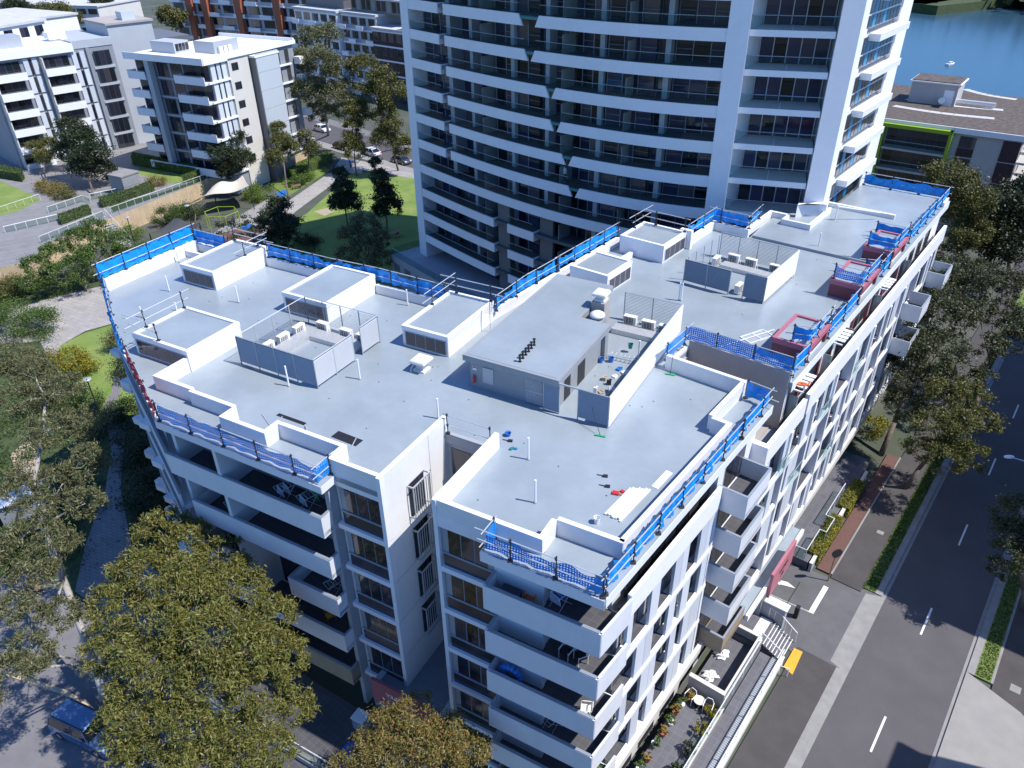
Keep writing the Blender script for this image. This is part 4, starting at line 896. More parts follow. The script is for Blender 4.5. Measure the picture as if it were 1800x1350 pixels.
d3 = thing('service_duct', 'raised grey duct bench in the plant room yard', 'duct', (*FL(19, 2.5), ROOF)); obj('duct_cover', MB().box(FL, 19.9, 20.8, .6, 4.2, ROOF, ROOF+.35).box(FL, 16.9, 19.9, 3.6, 4.3, ROOF, ROOF+.3), 'galv', d3)
ld = thing('ladder', 'aluminium ladder lying across the plant room yard', 'ladder', (*FL(16.9, 2.5), ROOF+.3)); mb = MB()
for u in (16.8, 17.15): mb.tube((*FL(u, 1.7), ROOF+.35), (*FL(u+.1, 4.3), ROOF+.35), .03, 4)
obj('rail', mb, 'galv', ld)
mb = MB()
for i in range(9): mb.tube((*FL(16.82, 1.85+i*.28), ROOF+.35), (*FL(17.2, 1.85+i*.28), ROOF+.35), .018, 4)
obj('rung', mb, 'galv', ld)
# vent pipes
def pipe(label, px, h=1.36, z=ROOF, r=.05, lean=0):
    x, y = XY(px[0], px[1], z); t = thing('vent_pipe', label, 'pipe', (x, y, z), 'white vent pipes on the roof')
    obj('shaft', MB().tube((x, y, z), (x+lean, y, z+h), r, 10), 'pvc', t, False); obj('collar', MB().tube((x, y, z), (x, y, z+.06), r*1.7, 10), 'roof_paint', t); obj('cap', MB().tube((x+lean, y, z+h), (x+lean, y, z+h+.03), r*1.08, 10), 'pvc', t)
pipe('white vent pipe near the far left corner of the roof', (298, 512), 1.2); pipe('white vent pipe in front of the back left clerestory', (420, 532), 1.25)
pipe('short white vent pipe beside the scaffolded front left clerestory', (251, 558), .8); pipe('white vent pipe behind the front left clerestory', (311, 546), .6)
pipe('white vent pipe in front of the left louvred enclosure', (508, 679)); pipe('white vent pipe to the right of the left louvred enclosure', (633, 667))
pipe('white vent pipe near the back edge between two clerestories', (717, 537), 1.2); pipe('white vent pipe at the corner of the entry gap', (771, 736), 1.3)
pipe('white vent pipe in the middle of the right block roof', (929, 808)); pipe('white vent pipe nearest the front of the right block', (941, 884))
pipe('left one of the paired white pipes by the right enclosure', (1193, 528), 1.35); pipe('right one of the paired white pipes by the right enclosure', (1197, 529), 1.35)
pipe('white vent pipe beyond the right enclosure near the roof step', (1438, 437), 1.3); pipe('white vent pipe in the plant room yard', (1122, 632), 1.3, r=.055)
pipe('white vent pipe by the back left parapet', (334, 446), 1.0); pipe('white vent pipe behind the back left clerestory', (315, 461), .8)
x, y = XY(1468, 387, 19.47); t = thing('bent_pipe', 'white bent drain pipe near the far end of the roof', 'pipe', (x, y, 19.47)); obj('shaft', MB().tube((x, y, 19.47), (x, y, 20.7), .06, 8).tube((x, y, 20.7), (*FR(47.6, -3.0), 20.1), .06, 8), 'pvc', t)
obj('elbow', MB().tube((x, y, 20.6), (x, y, 20.78), .075, 8), 'pvc', t)
# black flue pipes in a row
for i in range(6):
    a = np.array(XY(914, 636, 21.43)); b = np.array(XY(939, 607, 21.43)); p = a+(b-a)*i/5
    nm = ['nearest', 'second', 'third', 'fourth', 'fifth', 'farthest'][i]
    t = thing('flue_pipe', nm+' black flue pipe in the row on the plant room roof', 'flue', (p[0], p[1], 21.43), 'black flues on the plant room')
    obj('shaft', MB().tube((p[0], p[1], 21.43), (p[0], p[1], 21.88), .05, 8), 'black', t); obj('cowl', MB().lathe((p[0], p[1], 21.8), [(.05, 0), (.10, .02), (.10, .06), (.05, .08)], 10), 'black', t); obj('flange', MB().tube((p[0], p[1], 21.43), (p[0], p[1], 21.47), .1, 8), 'black', t); obj('collar', MB().tube((p[0], p[1], 21.62), (p[0], p[1], 21.67), .085, 8), 'black', t)
def hood(label, x, y, z, s=1., stand=.8):
    t = thing('exhaust_hood', label, 'exhaust fan', (x, y, z)); F = Fr((x, y), 29.3)
    obj('base', MB().box(F, -.38*s, .38*s, -.38*s, .38*s, z, z+.12), 'ac_body', t); obj('duct', MB().box(F, -.26*s, .26*s, -.26*s, .26*s, z+.12, z+stand*.7), 'galv', t)
    mb = MB()
    for a, b, zz, z2 in ((.30, .52, stand*.62, stand*.78), (.52, .55, stand*.78, stand), (.55, .40, stand, stand+.13)):
        c = [(-1, -1), (-1, 1), (1, 1), (1, -1)]
        mb.add([(*F(i*a*s, j*a*s), z+zz) for i, j in c]+[(*F(i*b*s, j*b*s), z+z2) for i, j in c], [(3, 2, 1, 0), (4, 5, 6, 7)]+[(k, (k+1) % 4, 4+(k+1) % 4, 4+k) for k in range(4)])
    o = obj('cowl', mb, 'ac_body', t); bv = o.modifiers.new('b', 'BEVEL'); bv.width = .05; bv.segments = 2
    obj('conduit', MB().path([(*F(-.3, -.3), z+.5), (*F(-.55, -.4), z+.3), (*F(-.6, -.4), z)], .03, 5), 'galv', t)
x, y = XY(742, 650, ROOF); hood('white square exhaust hood standing in front of the plant room', x, y, ROOF, 1., .75)
hood('white exhaust hood on the chimney at the back of the plant room', *FL(19.1, .1), 21.9, .9, .5)
x, y = XY(1050, 556, 21.43); t = thing('round_vent', 'white mushroom vent on the plant room roof notch', 'vent', (x, y, 20.9)); obj('base', MB().box(FL, *[0, 0, 0, 0][:0], *(lambda c: (c[0]-.45, c[0]+.45, c[1]-.45, c[1]+.45))(FL.loc(x, y)), ROOF, 21.3), 'plant_grey', t); obj('dome', MB().lathe((x, y, 21.3), [(.32, 0), (.34, .12), (.48, .16), (.47, .3), (.3, .42), (.05, .46)], 16), 'ac_body', t, True)
# antenna
x, y = XY(862, 583, ROOF); t = thing('antenna', 'thin rooftop television antenna beside the clerestory', 'antenna', (x, y, ROOF)); obj('mast', MB().tube((x, y, ROOF), (x, y, ROOF+2.3), .02, 5), 'steel', t)
for i in range(6): zz = ROOF+1.35+i*.14; obj('element', MB().tube((*Fr((x, y), 29.3)(0, -.35), zz), (*Fr((x, y), 29.3)(0, .35), zz), .009, 4), 'steel', t)
obj('boom', MB().tube((x, y, ROOF+1.3), (x, y, ROOF+2.15), .03, 4), 'steel', t)
# loose items on the roof
def item(name, label, cat, px, mb_fn, m_, z=ROOF):
    x, y = XY(px[0], px[1], z); return tag(obj(name, mb_fn(x, y, z), m_), label, cat)
def bucket(label, px, m_, z=ROOF, r=.16, h=.34):
    x, y = XY(px[0], px[1], z); t = thing('bucket', label, 'bucket', (x, y, z)); obj('pail', MB().lathe((x, y, z), [(r*.75, 0), (r, h), (r*1.06, h), (r*.94, h-.01), (r*.7, .04)], 12), m_, t); obj('handle', MB().path([(x-r, y, z+h), (x-r*.5, y-.05, z+h+.1), (x+r*.5, y-.05, z+h+.1), (x+r, y, z+h)], .01, 4), 'steel', t)
bucket('white paint bucket beside the pile of metal lengths', (1049, 919), 'pvc'); bucket('light blue bucket in the plant room yard', (1056, 637), 'bucket_blue'); bucket('dark blue bucket in the plant room yard', (1074, 636), 'bucket_blue', r=.18); bucket('teal bucket at the far end of the plant room yard', (1108, 612), 'teal', z=ROOF+.3)
bucket('blue and white bucket near the entry gap', (893, 766), 'bucket_blue', r=.17, h=.22)
fr = Fr(XY(1075, 908, ROOF), 38.5)
for i in range(7):
    o = obj('metal_length', MB().box(fr, -.1+.05*(i % 3), 2.2+.08*i, -.34+i*.13, -.24+i*.13, ROOF+.02, ROOF+.08+.05*(i % 2)), 'pvc'); tag(o, 'long white metal length in the pile near the street parapet', 'metal strip', 'pile of white metal lengths')
fr = Fr(XY(1145, 855, ROOF), 38.5); tag(obj('metal_sheet', MB().box(fr, 0, 1.5, 0, .35, ROOF, ROOF+.03), 'pvc'), 'single white metal sheet lying apart from the pile', 'metal sheet')
for i, px in enumerate(((1098, 872), (1113, 863))): 
    x, y = XY(*px, ROOF); tag(obj('timber_block', MB().box(Fr((x, y), 30), -.08, .08, -.25, .25, ROOF-.0, ROOF+.05), 'timber'), ['timber block under the near end of the metal pile', 'timber block beside the far end of the metal pile'][i], 'timber')
x, y = XY(1082, 868, ROOF); tag(obj('power_drill_case', MB().box(Fr((x, y), 20), -.12, .12, -.16, .16, ROOF, ROOF+.1).box(Fr((x+.35, y+.12), 50), -.08, .08, -.1, .1, ROOF, ROOF+.08), 'red'), 'small red tool pieces lying on the right block roof', 'tool')
for i, (px, lb) in enumerate((((1064, 838), 'black tool lying near the middle of the right block roof'), ((1068, 856), 'small black tool just below another black tool on the roof'), ((897, 776), 'dark hand tool beside the blue bucket'))):
    x, y = XY(*px, ROOF); tag(obj('hand_tool', MB().box(Fr((x, y), 10), -.08, .08, -.12, .12, ROOF, ROOF+.09).tube((x, y, ROOF+.05), (x-.4, y+.15, ROOF+.03), .02, 5), 'black'), lb, 'tool')
x, y = XY(900, 790, ROOF); t = thing('tool_group', 'blue and green cordless drill lying near the entry gap', 'drill', (x, y, ROOF)); obj('body', MB().box(Fr((x, y), 60), -.12, .12, -.06, .06, ROOF, ROOF+.12), 'teal', t); obj('battery', MB().box(Fr((x+.2, y), 60), -.06, .06, -.06, .06, ROOF, ROOF+.08), 'bucket_blue', t)
# rubbish of boards at the front left
fr = Fr(XY(560, 770, ROOF), 29.3)
tag(obj('dark_sheet', MB().box(Fr(XY(512, 737, ROOF), 29.3), -.12, .12, -1.0, 1.0, ROOF, ROOF+.015), 'black'), 'long dark strip of sheet lying by the front left parapet', 'roofing sheet'); tag(obj('dark_sheet', MB().box(Fr(XY(610, 771, ROOF), 31), -.3, .3, -.85, .85, ROOF, ROOF+.015), 'black'), 'black rectangular sheet lying near the front left parapet', 'roofing sheet')
for i in range(9):
    s = XY(470+i*18, 742+i*6.8, ROOF); a = R_(rnd.uniform(-40, 40)+60); ln = rnd.uniform(.5, 1.2)
    tag(obj('metal_offcut', MB().box(Fr(s, math.degrees(a)), -.02, .03, -ln, ln, ROOF+.02*i % .1+.02, ROOF+.05+.02*i % .1), 'louvre'), 'thin grey metal offcut in the scrap by the front left parapet', 'metal offcut', 'scrap metal offcuts on the left roof')
# frame lying by the maroon box
x, y = XY(1330, 592, ROOF); t = thing('screen_frame', 'white metal window frame lying flat beside the nearest maroon box', 'frame', (x, y, ROOF)); F = Fr((x, y), 62)
mb = MB(); mb.box(F, -1.0, -.93, -.5, .5, ROOF, ROOF+.06).box(F, .93, 1.0, -.5, .5, ROOF, ROOF+.06).box(F, -.93, .93, -.5, -.43, ROOF, ROOF+.06).box(F, -.93, .93, .43, .5, ROOF, ROOF+.06).box(F, -.04, .04, -.43, .43, ROOF, ROOF+.06); obj('frame', mb, 'alu_white', t); obj('mesh_panel', MB().box(F, -.9, .9, -.42, .42, ROOF+.01, ROOF+.02), 'louvre', t)
tag(obj('long_bar', MB().box(Fr(XY(1312, 597, ROOF), 62), -2.4, 2.4, -.04, .04, ROOF+.06, ROOF+.1), 'alu_white'), 'long white bar lying across the flat window frame', 'bar')
# brooms, extinguisher, notice
def broom(label, px, hx, z=ROOF):
    x, y = XY(px[0], px[1], z); t = thing('broom', label, 'broom', (x, y, z)); obj('head', MB().box(Fr((x, y), 110), -.28, .28, -.06, .06, z, z+.08), 'green_plastic', t); obj('handle', MB().tube((x, y, z+.058), hx, .016, 5), 'black', t)
broom('green-headed broom leaning on the white parapet by the light well', (1178, 659), (*FR(15.0, -5.6), 20.6)); broom('green-headed broom in front of the plant room screen', (1055, 767), (*FL(9.9, 3.6), 20.4))
x, y = FL(10.15, -3.95); t = thing('fire_extinguisher', 'red fire extinguisher on the plant room wall', 'extinguisher', (x, y, 19.6)); obj('cylinder', MB().lathe((*FL(10.13, -3.9), 19.6), [(.08, 0), (.085, .05), (.085, .38), (.03, .47)], 10), 'red', t, True); obj('valve', MB().tube((*FL(10.13, -3.9), 20.07), (*FL(10.13, -3.9), 20.16), .03, 6), 'black', t)
t = thing('wall_notice', 'small red and white notice above the fire extinguisher', 'notice', (*FL(10.24, -3.9), 20.4)); obj('board', MB().box(FL, 10.22, 10.245, -4.02, -3.78, 20.4, 20.66), 'paper_white', t); obj('red_band', MB().box(FL, 10.21, 10.22, -4.0, -3.8, 20.54, 20.63), 'red', t)
t = thing('duct_hose', 'coiled orange hose on the ledge by the light well', 'hose', (*FR(19.2, .8), 18.6)); mb = MB()
for i in range(14):
    a0, a1 = i*.45, (i+1)*.45; c = FR(19.2, .95); mb.tube((c[0]+.35*math.cos(a0), c[1]+.25*math.sin(a0), 18.62+.02*i), (c[0]+.35*math.cos(a1), c[1]+.25*math.sin(a1), 18.64+.02*i), .06, 6)
obj('coil', mb, 'orange', t)
# junk in the plant room yard
for i, (px, m_, w_, h_, lb) in enumerate((((1062, 668), 'cardboard', .3, .25, 'brown carton in the plant room yard'), ((1088, 650), 'bucket_blue', .35, .12, 'blue folded sheet in the plant room yard'), ((1100, 656), 'pvc', .5, .1, 'white board leaning in the plant room yard'), ((1070, 676), 'black', .25, .3, 'black tub in the plant room yard'), ((1046, 694), 'pvc', .2, .5, 'white upright offcut behind the louvre screen'), ((1080, 663), 'paper_white', .3, .08, 'crumpled paper pile in the plant room yard'), ((1056, 690), 'sand', .4, .08, 'sandy board on the plant room yard floor'), ((1075, 690), 'galv', .5, .3, 'metal tray by the white screen wall'))):
    x, y = XY(*px, ROOF); tag(obj('site_junk', MB().box(Fr((x, y), 20+i*23), -w_/2, w_/2, -w_*.35, w_*.35, ROOF, ROOF+h_).box(Fr((x+.1, y+.05), 50+i*17), -w_*.3, w_*.3, -.05, .05, ROOF+h_, ROOF+h_+.04), m_), lb, 'site material')
for i in range(3):
    tag(obj('timber_plank', MB().box(Fr(FL(12.2+i*.25, 3.3+.3*i), 29+3*i), 0, 3.2, -.06, .06, ROOF+.02+.04*i, ROOF+.05+.04*i), 'cardboard' if i < 2 else 'black'), ['long plank leaning along the white yard wall', 'second plank along the white yard wall', 'dark plank on the yard floor'][i], 'plank')
# small marks: drain spots
mb = MB(); qd = random.Random(3)
for i in range(90):
    F, u, v = (FL, qd.uniform(1.6, 17), qd.uniform(-33, 8)) if i < 55 else (FR, qd.uniform(3, 48), qd.uniform(-17, -2))
    x, y = F(u, v); mb.box(Fr((x, y), qd.uniform(0, 90)), -.035, .035, -.03, .03, ROOF, ROOF+.012)
g = obj('roof_debris', mb, 'black'); g['kind'] = 'stuff'; g['label'] = 'small dark specks of grit scattered on the painted roof'; g['category'] = 'debris'
# ---------------------------------------------------------------- curved tower
tw = thing('apartment_tower', 'tall curved glass and white apartment tower behind the roof', 'building', (8, 85, 0))
_tp = np.array([(-11.2, 92.5), (-7.9, 88.6), (-4.8, 84.4), (-.9, 80.0), (3.0, 76.3), (6.5, 73.2), (11.0, 69.8), (14.6, 68.0), (18.1, 66.5)])
_td = np.r_[0, np.cumsum(np.hypot(*np.diff(_tp, axis=0).T))]; TL = _td[-1]
_cx = np.polyfit(_td, _tp[:, 0], 4); _cy = np.polyfit(_td, _tp[:, 1], 4)
def tpt(s, off=0.):
    p = np.array([np.polyval(_cx, s), np.polyval(_cy, s)]); d = np.array([np.polyval(np.polyder(_cx), s), np.polyval(np.polyder(_cy), s)]); d /= np.hypot(*d)
    return p+off*np.array([-d[1], d[0]])       # off > 0 is inwards (away from the camera)
def s_of(zx, zy, z):                           # from enlarged-photo position (2.5x crop at 600,0)
    p = np.array(XY(600+zx/2.5, zy/2.5, z)); ss = np.linspace(0, TL, 400); return float(ss[np.argmin([np.hypot(*(tpt(k)-p)) for k in ss])])
def strip3(s0, s1, o0, o1, z0, z1, n=None, slant=(0, 0)):
    n = n or max(1, int((s1-s0)/1.2)); mb = MB(); vs = []
    for i in range(n+1):
        s = s0+(s1-s0)*i/n; sb = s
        if i == 0: sb = s+slant[0]
        if i == n: sb = s+slant[1]
        a, b = tpt(s, o0), tpt(s, o1); c, d = tpt(sb, o0), tpt(sb, o1)
        vs += [(*c, z0), (*d, z0), (*b, z1), (*a, z1)]
    fs = [(3, 2, 1, 0), tuple(4*n+k for k in range(4))]
    for i in range(n):
        for k in range(4): fs.append((4*i+k, 4*i+(k+1) % 4, 4*i+4+(k+1) % 4, 4*i+4+k))
    return mb.add(vs, fs)
r0, r1 = np.array((19.5, 66.35)), np.array((25.7, 64.35)); rd = (r1-r0)/np.hypot(*(r1-r0)); rn = np.array([-rd[1], rd[0]])
def rb(s, o): return tuple(r0+rd*s+rn*o)
RL = float(np.hypot(*(r1-r0)))
LV = [7.2+3*i for i in range(12)]
gap = {34.2: (765, 920), 31.2: (805, 885), 28.2: (850, 930), 25.2: (885, 965), 22.2: (925, 1010), 19.2: (965, 1045)}
gy = {34.2: 60, 31.2: 215, 28.2: 390, 25.2: 535, 22.2: 690, 19.2: 830}
SB0, SB1 = 6.2, 7.4      # end of the left bay, start of the main bays
qt = random.Random(9)
S_END = s_of(690, 950, 13.2)
for z in LV:
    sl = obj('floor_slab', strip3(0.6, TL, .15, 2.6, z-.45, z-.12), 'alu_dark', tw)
    if z > 16.3:
        ranges = [(.6, SB0, (0, 0))]
        if z in gap:
            a, b = s_of(gap[z][0], gy[z], z), s_of(gap[z][1], gy[z], z); ranges += [(SB1, a, (0, .5)), (b, TL, (-.5, 0))]
        else:
            k = (z-34.2)/3; a = max(9, s_of(765, 60, 34.2)-1.5*k); ranges += [(SB1, a, (0, .5)), (a+2.6, TL, (-.5, 0))]
    elif z > 16: ranges = [(.6, TL, (0, 0))]
    else: ranges = [(.6, S_END, (0, 0)), (S_END+2.4, S_END+6.2, (0, 0))]
    for a, b, slt in ranges:
        obj('fascia', strip3(a, b, 0, .18, z-1.0, z, slant=slt), 'fascia_white', tw)
        if z < 16:
            mb = MB().wall(tpt(b, 0), tpt(b, 1.6), -.18, z-1.0, z); obj('fascia_return', mb, 'fascia_white', tw)
        if z > 16.3 and a < 1: obj('fascia_return', MB().wall(tpt(b, 0), tpt(b, 2.0), -.18, z-1., z), 'fascia_white', tw)
        n = max(1, round((b-a)/3.0))
        for i in range(n):
            g0, g1 = a+(b-a)*i/n+.03, a+(b-a)*(i+1)/n-.03
            g = obj('glass_balustrade', strip3(g0, g1, .06, .08, z, z+.85, 2), 'glass_clear', tw); obj('handrail', strip3(g0, g1, .05, .09, z+.85, z+.89, 2), 'alu', g)
    if z in gap:
        a, b = ranges[1][1], ranges[2][0]
        g = obj('glass_balustrade', strip3(a-.1, b+.1, .12, .14, z-.15, z+.85, 2), 'glass_clear', tw); obj('slab_nosing', strip3(a, b, .1, .2, z-.4, z-.2, 2), 'teal', g)
    # glazing line
    k = 24; cols = []
    for i in range(k):
        a, b = .8+(TL-1.0)*i/k, .8+(TL-1.0)*(i+1)/k
        if SB0-.4 < (a+b)/2 < SB1+.3: continue
        o = 1.9+(.6 if (i//4) % 2 else 0)
        obj('window_pane', strip3(a+.05, b-.05, o, o+.05, z-.08, z+2.45, 1), 'glass_tower', tw)
        cols.append((a, o))
    mb = MB()
    for a, o in cols: mb.tube((*tpt(a, o-.03), z-.1), (*tpt(a, o-.03), z+2.5), .045, 4)
    for a, o in cols[::2]:
        mb.tube((*tpt(a, o-.04), z+.95), (*tpt(a+1.6, o-.04), z+.95), .03, 4)
    obj('mullions', mb, 'alu', tw, kind='stuff')
    for s in (9.8, 16.4, 21.2, 27.5, 34.0): obj('pier', MB().prism([tuple(tpt(s, 1.5)), tuple(tpt(s+.5, 1.5)), tuple(tpt(s+.5, 3.0)), tuple(tpt(s, 3.0))], z-.12, z+2.52), 'wall_grey', tw)
    for s in (13.2, 24.2, 31.0): obj('privacy_screen', MB().wall(tpt(s, .3), tpt(s, 2.3), .05, z-.1, z+1.6), 'glass_frost', tw)
# base floor at the podium
for i in range(14):
    a = .9+i*1.5; obj('window_pane', strip3(a+.06, a+1.42, 2.5, 2.55, 4.25, 6.6, 1), 'glass_tower', tw)
obj('dark_wall', strip3(S_END+.3, S_END+2.2, .6, 1.2, 3.5, 15.1, 2), 'metal_dark_clad', tw)
obj('dark_wall', strip3(S_END+6.6, S_END+8.4, .8, 1.2, 3.5, 15.1, 2), 'metal_dark_clad', tw)
obj('end_blade', MB().prism([tuple(tpt(-.9, -.05)), tuple(tpt(.65, -.05)), tuple(tpt(.65, 2.9)), tuple(tpt(-.9, 2.9))], 3.6, 46), 'fascia_white', tw)
obj('recess_column', MB().prism([tuple(tpt(SB0+.25, 1.0)), tuple(tpt(SB1-.25, 1.0)), tuple(tpt(SB1-.25, 3.0)), tuple(tpt(SB0+.25, 3.0))], 16.3, 45), 'alu', tw)
mb = MB()
for z in LV:
    if z > 16.3: mb.prism([tuple(tpt(SB0+.05, .9)), tuple(tpt(SB1-.05, .9)), tuple(tpt(SB1-.05, 1.2)), tuple(tpt(SB0+.05, 1.2))], z-.35, z-.15)
obj('recess_bands', mb, 'alu', tw)
bk = [tuple(tpt(s, 3.1)) for s in np.linspace(-.5, TL, 14)]+[rb(.2, 3.5), rb(RL, 3.5), FR(46.5, -9.3), FR(47.5, -8.0), FR(61, -8.0), FR(61, -24), (4, 112), (-8, 104)]
obj('core_wall', MB().prism(bk, 0, 45), 'wall_midgrey', tw)
obj('podium_terrace', MB().prism([tuple(tpt(s, -3.2)) for s in np.linspace(-3, 24, 10)]+[tuple(tpt(24, 3)), tuple(tpt(-3, 3))], 0, 4.1), 'grey_render', tw)
for i in range(9):
    a = -2.9+i*2.6; f_ = obj('terrace_fence', strip3(a, a+2.5, -3.1, -3.06, 4.1, 5.0, 2), 'glass_clear', tw); obj('handrail', strip3(a, a+2.5, -3.12, -3.04, 5.0, 5.05, 2), 'alu', f_)
    obj('podium_vent', strip3(a+.4, a+1.8, -3.24, -3.2, 2.2, 3.2, 1), 'metal_dark_clad', tw)
obj('terrace_fence', MB().wall(tpt(-3, -3.1), tpt(-3, 2.8), .04, 4.1, 5.0), 'glass_clear', tw)
# middle blade and right bay
c0, c1 = np.array((17.75, 66.5)), np.array((19.35, 65.95)); nb = np.array([.33, .94])
obj('middle_blade', MB().prism([tuple(c0), tuple(c1), tuple(c1+nb*4), tuple(c0+nb*4)], 0, 46), 'fascia_white', tw)
for z in [16.2+3*i for i in range(9)]:
    obj('bay_slab', MB().prism([rb(0, 0), rb(RL, 0), rb(RL, 3.4), rb(0, 3.4)], z-.55, z-.05), 'fascia_white', tw)
    for i in range(2):
        g = obj('glass_balustrade', MB().prism([rb(RL*i/2+.03, .08), rb(RL*(i+1)/2-.03, .08), rb(RL*(i+1)/2-.03, .11), rb(RL*i/2+.03, .11)], z-.05, z+1.0), 'glass_clear', tw); obj('handrail', MB().tube((*rb(RL*i/2, .1), z+1.0), (*rb(RL*(i+1)/2, .1), z+1.0), .03, 4), 'alu', g)
    for i in range(5): obj('window_pane', MB().prism([rb(.9+i*1.1, 3.2), rb(1.95+i*1.1, 3.2), rb(1.95+i*1.1, 3.28), rb(.9+i*1.1, 3.28)], z-.02, z+2.4), 'glass_tower', tw)
    mb = MB()
    for i in range(6): mb.tube((*rb(.92+i*1.1, 3.18), z), (*rb(.92+i*1.1, 3.18), z+2.42), .04, 4)
    obj('mullions', mb, 'alu_white', tw, kind='stuff')
    obj('bay_side_wall', MB().prism([rb(0, .3), rb(.85, 3.2), rb(.85, 3.5), rb(0, 3.5)], z-.05, z+2.45), 'white_clean', tw)
k0, k1 = np.array((25.75, 64.2)), np.array((27.35, 63.9))
obj('right_blade', MB().prism([tuple(k0), tuple(k1), FR(49.0, -7.75), tuple(k0+nb*5)], 0, 46), 'fascia_white', tw)
obj('blade_base', MB().prism([tuple(k0-nb*.5-rd*.4), tuple(k1-nb*.5+rd*.3), FR(46.7, -7.2), FR(44, -9.0)], 18, 20.6), 'white_clean', tw)
# right side: strip windows, turquoise panels and perforated ledges
for z in [19.2+3*i for i in range(8)]:
    fr_ = obj('window_frame', MB().box(FR, 47.6, 57.6, -7.95, -7.72, z-.15, z+2.3), 'alu_white', tw)
    for i in range(10):
        u = 47.75+i*.98; m_ = 'shade_blue' if i in (2, 5) else 'glass'
        obj('window_pane', MB().box(FR, u, u+.82, -7.72, -7.68, z+.95, z+2.2), m_, tw); obj('spandrel_pane', MB().box(FR, u, u+.82, -7.72, -7.68, z-.1, z+.82), m_ if m_ != 'glass' else 'spandrel', tw)
    lg = obj('sun_ledge', MB().box(FR, 49.6, 58.2, -7.68, -6.75, z+2.38, z+2.46), 'white_clean', tw); mb = MB()
    for i in range(24): mb.box(FR, 49.7+i*.35, 49.76+i*.35, -6.8, -6.75, z+1.95, z+2.36)
    obj('ledge_screen', mb, 'white_clean', lg, kind='stuff'); obj('ledge_front', MB().box(FR, 49.6, 58.2, -6.79, -6.77, z+1.9, z+2.38), 'white_clean', lg)
    obj('ledge_cheek', MB().box(FR, 49.5, 49.6, -7.68, -6.75, z+1.9, z+2.44), 'white_clean', lg)
obj('end_wall', MB().box(FR, 57.6, 61.2, -8.3, -7.6, 0, 46), 'white_clean', tw)
obj('edge_trim', MB().box(FR, 47.35, 47.6, -7.95, -7.68, 19, 46), 'white_clean', tw)
# person on a tower balcony
def person(label, x, y, z, top, legs, hair='black', ang=0., h=1.7):
    t = thing('person', label, 'person', (x, y, z)); s = h/1.7; ca, sa = math.cos(ang), math.sin(ang)
    def T(a, b, c): return (x+(a*ca-b*sa)*s, y+(a*sa+b*ca)*s, z+c*s)
    me = bpy.data.meshes.new('body'); V = [T(0, 0, .92), T(0, 0, 1.15), T(0, .01, 1.38), T(0, 0, 1.47), T(0, .02, 1.60), T(.1, 0, .88), T(.11, .02, .48), T(.11, 0, .08), T(.11, .13, .04), T(-.1, 0, .88), T(-.12, -.02, .48), T(-.11, 0, .08), T(-.11, .13, .04), T(.19, 0, 1.36), T(.24, .05, 1.1), T(.22, .2, .95), T(-.19, 0, 1.36), T(-.25, .03, 1.1), T(-.24, .12, .88)]
    Ed = [(0, 1), (1, 2), (2, 3), (3, 4), (0, 5), (5, 6), (6, 7), (7, 8), (0, 9), (9, 10), (10, 11), (11, 12), (2, 13), (13, 14), (14, 15), (2, 16), (16, 17), (17, 18)]
    me.from_pydata(V, Ed, []); me.materials.append(M[top]); o = bpy.data.objects.new('body', me); C.objects.link(o); o.parent = t; o.matrix_parent_inverse = Matrix.Translation((-x, -y, -z))
    o.modifiers.new('skin', 'SKIN'); rad = [.13, .13, .14, .055, .09, .085, .065, .045, .04, .085, .065, .045, .04, .06, .045, .035, .06, .045, .035]
    for i, r in enumerate(rad): me.skin_vertices[0].data[i].radius = (r*s, r*s)
    me.skin_vertices[0].data[0].use_root = True
    ss = o.modifiers.new('sub', 'SUBSURF'); ss.levels = 1; ss.render_levels = 1
    obj('hair', MB().blob(T(0, -.01, 1.65), (.10*s, .11*s, .09*s), 4, .05, 10, 6), hair, t, True); obj('trousers', MB().lathe(T(.11, 0, .1), [(.075*s, 0), (.10*s, .45*s), (.11*s, .78*s)], 8).lathe(T(-.11, 0, .1), [(.075*s, 0), (.10*s, .45*s), (.11*s, .78*s)], 8), legs, t, True)
    return t
a = tpt(s_of(968, 800, 19.2), 1.0); person('person in a white top standing on a shaded tower balcony', a[0], a[1], 19.08, 'paper_white', 'cloth_dark', ang=R_(150))
# ---------------------------------------------------------------- background buildings
def bld(label, loc, cat='building'): return thing('apartment_building', label, cat, (loc[0], loc[1], 0))
def win(F, face, a0, a1, c, z0, z1, par_, n=2, fm='alu_dark', gm='glass', out=.04, nm='window'):
    # face 'u-': plane u=c facing the camera; 'v+': plane v=c facing right
    if face == 'u-':
        w_ = obj(nm, MB().box(F, c-out, c+.02, a0, a1, z0, z1), fm, par_); k = (a1-a0-.1)/n
        for i in range(n): obj('pane', MB().box(F, c-out-.02, c-out-.002, a0+.05+i*k+.03, a0+.05+(i+1)*k-.03, z0+.08, z1-.08), gm, w_)
    else:
        w_ = obj(nm, MB().box(F, a0, a1, c-.02, c+out, z0, z1), fm, par_); k = (a1-a0-.1)/n
        for i in range(n): obj('pane', MB().box(F, a0+.05+i*k+.03, a0+.05+(i+1)*k-.03, c+out+.002, c+out+.02, z0+.08, z1-.08), gm, w_)
    return w_
